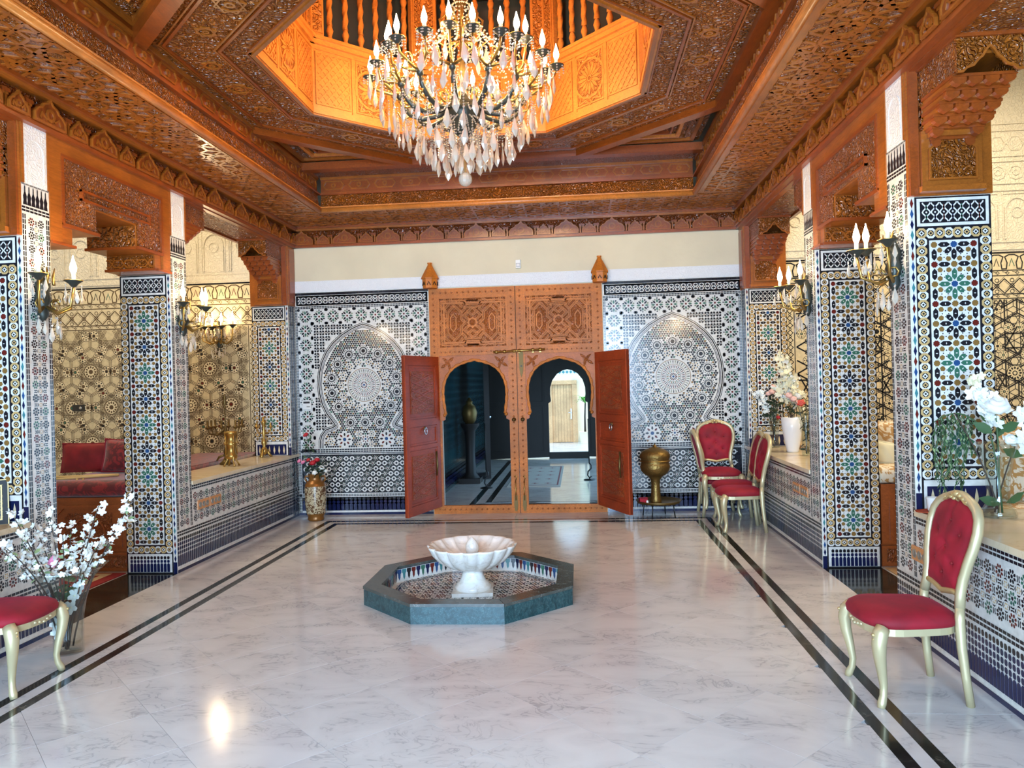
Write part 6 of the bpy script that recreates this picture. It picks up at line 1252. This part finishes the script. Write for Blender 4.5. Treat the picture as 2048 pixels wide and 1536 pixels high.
# near left: tall fluted glass vase with blossom branches
vl = (-3.215, 4.45, 0)
glass_vase('tall clear glass vase with flared scalloped rim on the floor by the left chair', (*vl[:2], .0005), [(.085, 0), (.085, .10), (.088, .22), (.105, .32), (.135, .42), (.175, .49), (.225, .53)], .007, 48, lambda t, r, z: 1 + (max(0, z - .3) * .25) * cos(8 * t))
t = thing('blossom_branches', 'branches of small white blossom in the tall glass floor vase', 'flowers', (*vl[:2], .02))
tips = [(-.04, -.42, .97), (.12, -.30, .90), (.24, -.36, .80), (.46, .0, .965), (.42, .02, .86), (.24, .02, .69), (.0, .05, .77), (-.16, -.06, .80), (-.24, -.10, .86), (.10, .10, .82), (-.10, -.25, .76), (.30, -.12, .70), (-.02, -.50, .78), (-.24, -.28, .72), (.18, .06, .90)]
nb = 0
for i, tp in enumerate(tips):
    a = V3((RNG.uniform(-.04, .04), RNG.uniform(-.04, .04), .01)); c = V3((tp[0] * .22, tp[1] * .22, .42)); pts = curve3(a, c, V3(tp) - V3((0, 0, .02)), 10); stem(t, pts, .006, .0025)
    for s in [x / 18 for x in range(9, 19)]:
        for q in range(2 if nb < 285 else 0):
            p = along(pts, min(1, s)) + V3((RNG.gauss(0, .02), RNG.gauss(0, .02), RNG.gauss(.004, .018)))
            if s > .56: link('blossom', BW, t, towards(p, (RNG.gauss(0, .6), RNG.gauss(-.5, .6), RNG.gauss(.5, .5)), RNG.uniform(.75, 1.25))); nb += 1
    for q in range(3): p = along(pts, RNG.uniform(.6, 1)); link('leaf', LP, t, spin(p, 1.3, RNG.uniform(.7, 1.1)))
link('rose', RP, t, towards((-.01, -.08, .56), (0, -.8, .5), 1.2))
for p in ((.07, -.03, .34), (.05, -.04, .27), (.08, .0, .38), (-.03, -.05, .12), (-.06, -.02, .16), (.01, -.06, .17)): link('blossom', BWL, t, towards(p, (RNG.uniform(-.3, .3), -1, .2), .85))
for k in range(9): link('leaf', LDB, t, spin((RNG.uniform(-.08, .06), RNG.uniform(-.06, .06), RNG.uniform(.30, .46)), 1.0, .9))
# back left: porcelain vase with roses
vp = (-3.235, 8.97, 0)
t = thing('porcelain_vase', 'tall gilded porcelain vase with landscape scene in the back left corner', 'vase', (*vp[:2], .0005)); ph = MB()
ph.lathe([(.085, 0), (.098, .012), (.100, .03), (.094, .05), (.112, .09)], n=28, mat='porcelain_gold'); ph.build('foot', t); ph = MB(); ph.lathe([(.112, .09), (.122, .16), (.128, .26), (.130, .37), (.126, .42)], n=28, mat='porcelain'); ph.build('body', t)
ph = MB(); ph.lathe([(.126, .42), (.118, .45), (.090, .475), (.074, .49), (.072, .53), (.086, .56), (.088, .567), (.07, .560), (.062, .5)], n=28, mat='porcelain_gold', cap=False); ph.build('neck', t)
for s in (-1, 1): ph = MB(); ph.tube([(s * .075, 0, .535), (s * .12, 0, .54), (s * .128, 0, .50), (s * .10, 0, .465)], .011, 7, 'porcelain_gold'); ph.build('handle', t)
t = thing('rose_bouquet', 'red, pink and white roses with dark leaves in the porcelain vase', 'flowers', (*vp[:2], .53))
for p, me, s in (((-.09, -.01, .50), RR_, 1.15), ((-.01, -.03, .155), RR_, 1.4), ((.03, 0, .19), RR_, 1.2), ((-.18, -.01, .185), RP, 1.0), ((-.13, -.02, .17), RP, 1.0), ((.09, -.02, .10), RW, 1.1), ((.03, -.09, .05), RW, 1.0), ((.13, .0, .06), RW, .8), ((-.06, -.04, .20), RR_, .9)):
    stem(t, curve3((0, 0, -.3), (0, 0, .0), p), .004, .003, 'leaf_dark'); link('rose', me, t, towards(p, (p[0], p[1] - .12, .25), s))
for k in range(46):
    a = RNG.uniform(0, 6.28); r = RNG.uniform(.02, .17); link('leaf', LD, t, spin((r * cos(a), r * sin(a) * .7, .02 + RNG.uniform(0, .14) + .02), 1.5, RNG.uniform(.7, 1.1)))
for k in range(14): link('leaf', LG, t, spin((-.09 + RNG.uniform(-.03, .07), RNG.uniform(-.03, .03), RNG.uniform(.22, .46)), 1.4, .8))
# right counter
v1 = (2.245, 8.98, .786); glass_vase('clear glass vase of blush roses on the right counter nearest the back wall', v1, [(.058, 0), (.062, .03), (.048, .05), (.045, .12), (.052, .24), (.068, .32)], .005)
t = thing('rose_bouquet', 'blush and white flowers with dark leaves in the clear vase by the back wall', 'flowers', (v1[0], v1[1], v1[2] + .01))
for p, me, s in (((-.02, -.03, .62), RBL, 1.2), ((.03, -.05, .65), RW, 1.1), ((-.06, -.02, .60), RBL, 1.0), ((.07, 0, .58), RW, 1.0), ((.03, -.06, .33), RR_, .8), ((.0, .0, .68), RBL, 1.0), ((.09, -.03, .68), RP, .7)):
    stem(t, curve3((0, 0, 0), (0, 0, .35), p), .004, .003, 'leaf_dark'); link('rose', me, t, towards(p, (p[0], p[1] - .2, .35), s))
for tp in ((-.27, -.05, .69), (-.22, -.02, .60), (-.15, -.05, .66)):
    pts = curve3((0, 0, .02), (-.02, 0, .45), tp); stem(t, pts, .004, .002)
    for q in range(12): p = along(pts, RNG.uniform(.62, 1)) + V3((RNG.gauss(0, .018), RNG.gauss(0, .015), RNG.gauss(0, .018))); link('blossom', BW, t, towards(p, (RNG.gauss(0, .5), -1, RNG.gauss(.4, .5)), 1.1))
for k in range(40): a = RNG.uniform(0, 6.28); r = RNG.uniform(.01, .10); link('leaf', LD, t, spin((r * cos(a) - .02, r * sin(a) * .7, RNG.uniform(.36, .56)), 1.5, RNG.uniform(.8, 1.2)))
for k in range(10): link('leaf', LD, t, spin((RNG.uniform(-.02, .02), RNG.uniform(-.02, .02), RNG.uniform(.08, .28)), .5, .5))
v2 = (2.29, 8.40, .786); t = glass_vase('white ceramic vase, slightly flared, in the middle of the right counter', v2, [(.060, 0), (.064, .02), (.088, .14), (.104, .26), (.115, .375)], .008, 32, None, 'white_ceramic', 'ceramic_vase')
t = thing('blossom_bouquet', 'tall cream blossom sprays in the white ceramic vase', 'flowers', (v2[0], v2[1], v2[2] + .02))
for i, tp in enumerate(((-.11, 0, 1.08), (-.06, -.02, .98), (-.16, .02, .74), (.03, -.02, .80), (-.02, -.04, .72), (.10, 0, .62), (-.05, 0, .88))):
    pts = curve3((0, 0, .02), (tp[0] * .1, 0, .5), tp, 10); stem(t, pts, .005, .002)
    for q in range(22 if i < 5 else 14): p = along(pts, RNG.uniform(.70, 1)) + V3((RNG.gauss(0, .028), RNG.gauss(0, .022), RNG.gauss(0, .022))); link('blossom', BC if q % 3 else BW, t, towards(p, (RNG.gauss(0, .5), -1, RNG.gauss(.4, .5)), RNG.uniform(.7, 1.1)))
    for q in range(2): link('leaf', LP, t, spin(along(pts, RNG.uniform(.5, .95)), 1.2, .9))
for p, me in (((.0, -.06, .54), RBL), ((-.04, -.05, .58), RBL), ((.05, -.05, .50), RBL), ((.06, -.03, .57), RW)): link('rose', me, t, towards(p, (p[0], -.3, .3), 1.2))
for k in range(14): link('leaf', LD, t, spin((RNG.uniform(-.06, .06), RNG.uniform(-.08, .0), RNG.uniform(.38, .48)), 1.5, .8))
pts = curve3((.03, -.08, .40), (.05, -.13, .40), (.055, -.125, .20)); stem(t, pts, .002, .0015, 'leaf_green')
for q in range(14): link('leaf', LP, t, spin(along(pts, q / 14), 2.2, .35))
v3 = (2.315, 7.98, .786); glass_vase('slim clear glass vase of dark stems beside the right middle pillar', v3, [(.046, 0), (.05, .03), (.046, .2), (.054, .38), (.066, .50)], .005)
t = thing('coral_rose_stems', 'dark stems with one coral rose in the slim vase', 'flowers', (v3[0], v3[1], v3[2] + .01)); link('rose', RCO, t, towards((-.05, -.03, .525), (-.3, -.6, .4), 1.15))
for k in range(5): stem(t, curve3((RNG.uniform(-.02, .02), 0, .01), (0, 0, .3), (-.10 + k * .05, RNG.uniform(-.03, .03), .56)), .004, .003, 'leaf_dark')
for k in range(30): link('leaf', LD, t, spin((RNG.uniform(-.03, .04), RNG.uniform(-.03, .03), RNG.uniform(.05, .50)), 1.3, .75))
# near right counter
v4 = (2.325, 4.45, .786); glass_vase('clear trumpet glass vase with heavy foot on the near right counter', v4, [(.088, 0), (.092, .012), (.086, .035), (.062, .07), (.055, .12), (.062, .22), (.080, .33), (.102, .415)], .008, 40, lambda t, r, z: 1 + .012 * cos(16 * t) * (z > .1))
t = thing('white_flower_stems', 'white gladiolus spike and white rose in the trumpet glass vase', 'flowers', (v4[0], v4[1], v4[2] + .02))
pts = curve3((.02, 0, 0), (.0, 0, .40), (-.12, -.02, .77), 12); stem(t, pts, .006, .003, 'leaf_green')
for k in range(34): s = .64 + .36 * k / 33; p = along(pts, s) + V3((RNG.gauss(0, .022), RNG.gauss(-.012, .012), RNG.gauss(0, .012))); link('blossom', BWL if s < .9 else BC, t, towards(p, (RNG.gauss(0, .6), -1, RNG.gauss(.3, .4)), RNG.uniform(.55, .85)))
stem(t, curve3((0, 0, 0), (.02, 0, .3), (-.02, -.03, .58)), .005, .004, 'leaf_green'); link('rose', RW, t, towards((-.02, -.04, .57), (-.1, -.5, .8), 2.2)); link('rose', RW, t, towards((.04, -.04, .40), (.1, -.6, .5), 1.2))
p2 = curve3((-.01, .02, 0), (.04, 0, .25), (.16, -.02, .56)); stem(t, p2, .005, .003); p3 = curve3((.0, 0, .02), (-.07, 0, .30), (-.20, .05, .565)); stem(t, p3, .005, .003)
for p, me, s in (((.12, -.02, .55), BWL, .9), ((.15, -.02, .50), BWL, 1.0), ((.13, -.03, .42), BWL, 1.1), ((.14, -.02, .36), BWL, 1.1), ((.17, -.02, .58), BWL, 1.0), ((.20, 0, .42), BWL, 1.0), ((.18, -.03, .33), BWL, 1.1)): link('blossom', me, t, towards(p, (RNG.gauss(0, .4), -1, .3), s))
for p, d in (((-.03, -.02, .45), 2.6), ((.0, -.03, .46), .4), ((.04, -.02, .40), .2), ((-.05, -.02, .50), 2.0), ((.02, -.02, .36), -.4), ((.0, .0, .42), 1.2), ((.03, -.02, .06), .5), ((.0, -.02, .05), 2.8)): link('leaf', LDB, t, Matrix.Translation(V3(p)) @ Matrix.Rotation(-d, 4, 'Y') @ Matrix.Rotation(pi / 2 + RNG.uniform(-.4, .4), 4, 'X'))
t = thing('trailing_plant', 'trailing green artificial plant hanging in front of the near right pillar', 'plant', (v4[0], v4[1] + .06, v4[2] + .58))
arc = curve3((-.05, 0, -.08), (-.16, .02, .06), (-.30, .02, -.05), 12); stem(t, arc, .005, .003, 'leaf_green')
for k in range(16):
    p0 = along(arc, .25 + .75 * k / 15); L = RNG.uniform(.28, .54) if k > 2 else .2; pts = [tuple(p0 + V3((RNG.gauss(0, .006) + .012 * sin(j + k), RNG.gauss(0, .006) - .004 * j * .3, -L * j / 8))) for j in range(9)]; m = MB(); m.tube(pts, [.0022] * 9, 4, 'leaf_green')
    for j in range(34):
        p = along(pts, (j + .5) / 34); a = RNG.uniform(0, 6.28); l = RNG.uniform(.024, .042); d = V3((cos(a) * .5, sin(a) * .5, -.8)).normalized(); n_ = V3((-sin(a), cos(a), 0)); m.add([p, p + d * l * .5 + n_ * l * .16, p + d * l, p + d * l * .5 - n_ * l * .16], [(0, 1, 2, 3)], ('leaf_green', 'leaf_green', 'leaf_pale', 'leaf_dark')[j % 4])
    m.build('strand', t)
tr = thing('plant_tray', 'thin terracotta coloured tray under the two white pots', 'tray', (2.10, 4.60, .786)); m = MB(); m.lathe([(.10, 0), (.155, .004), (.16, .012), (.152, .008), (.0005, .007)], n=24, mat='wood_leaf', cap=False, ry=.45); m.build('dish', tr)
for x, lb in ((2.045, 'small white pot left on the tray under the trailing plant'), (2.165, 'small white pot with dark mark, right on the tray')):
    t = thing('plant_pot', lb, 'pot', (x, 4.60, .799), 0, 'white pots on the tray'); m = MB(); m.lathe([(.032, 0), (.040, .07), (.043, .075), (.038, .075), (.034, .02), (.0005, .018)], n=18, mat='white_ceramic'); m.build('body', t); m = MB(); m.ball((.012, -.036, .035), .010, 'plastic_dark', 6, 4); 
    if x > 2.1: m.build('mark', t)
# ================================================================ BRASSWARE
t = thing('brass_burner', 'ornate footed brass burner on the left marble counter', 'brassware', (-3.80, 7.95, .786))
for k in range(4): a = k * pi / 2 + pi / 4; m = MB(); m.tube([(.085 * cos(a), .085 * sin(a), 0), (.07 * cos(a), .07 * sin(a), .03), (.045 * cos(a), .045 * sin(a), .07), (.06 * cos(a), .06 * sin(a), .11)], [.013, .008, .010, .014], 7, 'brass'); m.build('foot', t)
m = MB(); m.lathe([(.03, .07), (.062, .085), (.066, .12), (.05, .135), (.046, .20), (.060, .225), (.066, .25), (.048, .27), (.050, .33), (.072, .35), (.076, .375), (.06, .38)], n=14, mat='brass'); m.build('body', t)
for k in range(4): a = k * pi / 2 + pi / 4; m = MB(); m.tube([(.06 * cos(a), .06 * sin(a), .10), (.058 * cos(a), .058 * sin(a), .24), (.066 * cos(a), .066 * sin(a), .36)], .009, 6, 'brass'); m.ball((.066 * cos(a), .066 * sin(a), .25), .017, 'brass', 7, 5); m.build('column', t)
m = MB(); m.tube([(-.08, 0, .12), (-.14, 0, .10), (-.17, 0, .06)], [.012, .014, .008], 6, 'brass_dark'); m.build('spout', t)
t = thing('candelabra', 'dark brass candelabra with central spindle and many arms behind the burner', 'candelabra', (-3.955, 8.14, .786))
m = MB(); m.lathe([(.070, 0), (.075, .01), (.04, .04), (.018, .08), (.025, .14), (.012, .20), (.012, .32), (.03, .36), (.02, .40), (.008, .44), (.007, .62), (.02, .64), (.008, .66), (.03, .69), (.012, .72), (.022, .74), (.004, .79)], n=12, mat='brass_dark'); m.build('stem', t)
for k in range(8):
    a = k * pi / 4 + .2; r = .21 if k % 2 else .15; m = MB(); m.tube([(.02 * cos(a), .02 * sin(a), .38), (r * .5 * cos(a), r * .5 * sin(a), .33), (r * .9 * cos(a), r * .9 * sin(a), .35), (r * cos(a), r * sin(a), .42)], [.009, .008, .008, .007], 6, 'brass_dark'); m.lathe([(.008, .40), (.03, .42), (.032, .425), (.012, .43), (.014, .49), (.010, .50)], (r * cos(a), r * sin(a), 0), 9, 'brass_dark'); m.build('arm', t)
t = thing('candlestick', 'tall polished brass candlestick with two side cups at the far end of the left counter', 'candlestick', (-3.86, 8.95, .786))
for k in range(3): a = k * 2 * pi / 3 + .5; m = MB(); m.tube([(.085 * cos(a), .085 * sin(a), .0), (.06 * cos(a), .06 * sin(a), .03), (.03 * cos(a), .03 * sin(a), .09)], [.014, .016, .02], 7, 'brass'); m.build('foot', t)
m = MB(); m.lathe([(.02, .03), (.05, .07), (.03, .11), (.015, .13), (.035, .17), (.03, .20), (.012, .23), (.022, .30), (.012, .33), (.018, .38), (.028, .42), (.03, .44), (.012, .445), (.014, .49), (.0005, .495)], n=12, mat='brass'); m.build('stem', t)
for s in (-1, 1): m = MB(); m.tube([(0, 0, .30), (s * .05, 0, .29), (s * .085, 0, .32), (s * .09, 0, .36)], .008, 6, 'brass'); m.lathe([(.006, .35), (.024, .37), (.026, .378), (.012, .38), (.012, .42)], (s * .09, 0, 0), 9, 'brass'); m.build('arm', t)
tx, ty = .90, 8.98
t = thing('tray_table', 'low round copper tray table on thin dark legs by the right niche', 'table', (tx, ty, 0))
m = MB(); m.lathe([(.0005, .172), (.235, .172), (.262, .196), (.266, .196), (.240, .162), (.0005, .162)], n=36, mat='brass_dark', cap=False); m.build('tray', t)
for k in range(4): a = k * pi / 2 + pi / 4 + .3; m = MB(); m.tube([(.20 * cos(a), .20 * sin(a), 0), (.18 * cos(a), .18 * sin(a), .165)], .008, 6, 'iron'); m.build('leg', t)
t = thing('brass_urn', 'tall hammered brass urn with domed lid on the tray table', 'urn', (tx - .03, ty, .1725))
m = MB(); m.lathe([(.064, 0), (.066, .015), (.058, .04), (.054, .12), (.050, .20), (.056, .26), (.080, .295), (.088, .305)], n=28, mat='brass_hammered'); m.build('pedestal', t)
m = MB(); m.lathe([(.085, .30), (.13, .328), (.165, .372), (.174, .415), (.168, .450), (.156, .472), (.158, .476), (.158, .494)], n=32, mat='brass_hammered'); m.build('bowl', t)
m = MB(); m.lathe([(.164, .494), (.164, .502), (.176, .525), (.176, .555), (.152, .592), (.105, .618), (.055, .635), (.022, .650), (.020, .665), (.008, .672), (.0005, .685)], n=32, mat='brass_hammered'); m.build('lid', t)
m = MB(); m.tube([(.171 * cos(k * pi / 14), .171 * sin(k * pi / 14), .484) for k in range(28)], .0095, 7, 'brass', closed=True); m.build('rim', t)
t = thing('trinket_box', 'small red cloth box with white trim on the copper tray', 'box', (tx - .185, ty - .075, .1735), .2); m = MB(); m.box(-.045, .045, -.03, .03, 0, .05, 'petal_red'); m.build('body', t); m = MB(); m.box(-.048, .048, -.033, .033, .05, .062, 'velvet'); m.build('lid', t)
t = thing('trinket', 'tiny white and gold ornament beside the red box on the tray', 'ornament', (tx - .145, ty - .165, .1735)); m = MB(); m.lathe([(.018, 0), (.022, .012), (.010, .022), (.016, .036), (.0005, .046)], n=10, mat='white_ceramic'); m.build('body', t)
# ================================================================ SMALL FITTINGS
def plate(name, label, cat, fr, a, b, w_, h_, mat, th=.008, loc_back=0):
    t = thing(name, label, cat, fr.p(a, b, .004)); t.matrix_basis = fr.mat(a, b, .004); m = MB(); m.frust(XY, -w_ / 2, w_ / 2, -h_ / 2, h_ / 2, 0, th, .003, mat); m.build('plate', t); return t
def sockets(label, fr, a, b, n, holes):
    for i in range(n):
        t = plate('wall_socket', label[i], 'socket', fr, a + (i - (n - 1) / 2) * .235, b, .225, .088, 'socket_orange'); 
        for k in range(3): m = MB(); m.lathe([(.026, 0), (.026, .004), (.021, .004), (.019, .001), (.0005, .001)], ((k - 1) * .066, 0, .0075), 14, 'socket_metal'); m.build('socket_insert', t)
sockets(['orange triple socket plate on the left low wall, nearer the pillar', 'orange triple socket plate on the left low wall, further from the pillar'], FL, 6.985, .545, 2, 3)
sockets(['orange triple socket plate on the right low wall, nearer the pillar', 'orange triple socket plate on the right low wall, nearer the chairs'], FRR, -7.05, .575, 2, 3)
sockets(['orange triple socket plate beside the near right chair back'], FRR, -4.64, .525, 1, 3)
t = plate('thermostat', 'white thermostat with dark display on the left zellige wall', 'thermostat', FB, -3.447, 1.405, .115, .125, 'plastic_white', .02); m = MB(); m.fbox(XY, -.042, .042, .018, .042, .02, .0215, 'plastic_dark'); m.build('display', t); m = MB(); m.fbox(XY, .0, .042, -.03, -.018, .02, .0215, 'socket_metal'); m.build('button', t)
t = plate('motion_sensor', 'small white motion sensor on the cream wall above the door', 'sensor', FB, -.706, 3.085, .065, .105, 'plastic_white', .035); m = MB(); m.frust(XY, -.024, .024, -.04, .01, .035, .05, .008, 'stucco_white'); m.build('lens', t)
f9 = Fr((0, D - .002, 0), (1, 0, 0), (0, 0, 1)); t = plate('wall_switch', 'dark switch plate on the left salon end wall', 'switch', f9, -6.52, 1.437, .17, .085, 'plastic_dark', .010); m = MB(); m.lathe([(.018, 0), (.018, .006), (.012, .008), (.0005, .008)], (.03, 0, .010), 10, 'steel'); m.build('rocker', t)
t = thing('framed_picture', 'dark picture in a black and gold frame leaning on the near left counter', 'picture', (-3.83, 4.47, .787)); t.rotation_euler = (radians(-14), radians(0), radians(38)); m = MB()
m.box(-.16, .16, -.012, .012, 0, .27, 'picture_dark'); m.build('panel', t); m = MB(); f0 = Fr((0, 0, 0), (1, 0, 0), (0, 0, 1)); m.rib(f0, [(-.16, .0), (.16, .0), (.16, .27), (-.16, .27)], .034, .02, 'iron', .035, True); m.build('frame', t); m = MB(); m.rib(f0, [(-.135, .026), (.135, .026), (.135, .244), (-.135, .244)], .008, .023, 'gold_paint', .008, True); m.rib(f0, [(-.172, -.01), (.172, -.01), (.172, .282), (-.172, .282)], .006, .023, 'gold_paint', .008, True); m.build('gilt_line', t)
# ================================================================ VESTIBULE THINGS
t = thing('dark_pedestal', 'tall dark carved pedestal against the vestibule wall', 'pedestal', (-1.80, 12.3, 0)); m = MB(); m.box(-.17, .17, -.17, .17, 0, .08, 'wood_dark'); m.lathe([(.15, .08), (.09, .16), (.075, .5), (.09, .85), (.15, .93), (.16, .97)], n=12, mat='wood_dark'); m.build('column', t)
t = thing('brass_jar', 'dim brass jar standing on the dark pedestal', 'jar', (-1.80, 12.3, .971)); m = MB(); m.lathe([(.07, 0), (.11, .06), (.13, .18), (.10, .28), (.05, .33), (.06, .36), (.04, .37), (.02, .42), (.0005, .43)], n=18, mat='brass_dark'); m.build('body', t)
t = thing('door_leaf', 'narrow dark open door leaf in the vestibule, seen edge on', 'door leaf', (-1.62, 13.2, 0), .12); m = MB(); m.box(-.045, .045, -.5, .5, 0.01, 2.75, 'wood_dark'); m.build('leaf', t); m = MB(); m.lathe([(.03, 0), (.02, .02), (.0005, .024)], n=8, mat='steel'); q = m.build('knob', t); q.matrix_local = Matrix.Translation((.046, -.4, 1.05)) @ Matrix.Rotation(pi / 2, 4, 'Y')
def hook(label, loc):
    t = thing('iron_hook', label, 'hook', loc, 0, 'iron hooks in the vestibule'); m = MB(); m.tube([(0, 0, 1.0), (0, 0, .28)], .010, 5, 'iron'); m.build('rod', t); m = MB(); m.tube([(0, 0, .28), (.03, 0, .24), (.03, 0, .19), (-.02, 0, .14), (-.03, 0, .08), (.0, 0, .03), (.03, 0, .06)], .012, 6, 'iron'); m.build('scroll', t); m = MB(); m.lathe([(.10, 0), (.09, .012), (.012, .02), (.010, .05)], n=10, mat='iron'); m.build('foot', t)
hook('dark iron scroll stand inside the left door opening', (-1.46, 11.6, 0)); hook('dark iron scroll stand at the right edge of the right door opening', (.14, 12.4, 0))
t = thing('street_palm', 'bright green palm in a pot by the sunlit wall outside', 'plant', (.14, 19.75, 0)); m = MB(); m.lathe([(.12, 0), (.16, .3), (.17, .32), (.14, .31), (.13, .25), (.0005, .25)], n=16, mat='plaster_out'); m.build('pot', t); m = MB(); m.tube([(0, 0, .25), (.0, 0, .7), (.02, 0, 1.05)], [.03, .025, .02], 7, 'stem_brown'); m.build('trunk', t)
base('leaf_bright', (.16, .42, .07), .5)
for k in range(16):
    a = k * 2.4; up = RNG.uniform(.1, .9); pts = curve3((.02, 0, 1.05), (.15 * cos(a), .15 * sin(a) * .5, 1.15 + .25 * up), (.30 * cos(a), .25 * sin(a) * .5, 1.0 + .35 * up)); m = MB()
    for i in range(8):
        p, q = V3(pts[i]), V3(pts[i + 1]); w_ = .035 * sin(pi * (i + 1) / 9) + .004; d = (q - p).cross(V3((0, 0, 1))).normalized() * w_; m.add([p - d, q - d, q + d, p + d], [(0, 1, 2, 3)], 'leaf_bright')
    m.build('frond', t)
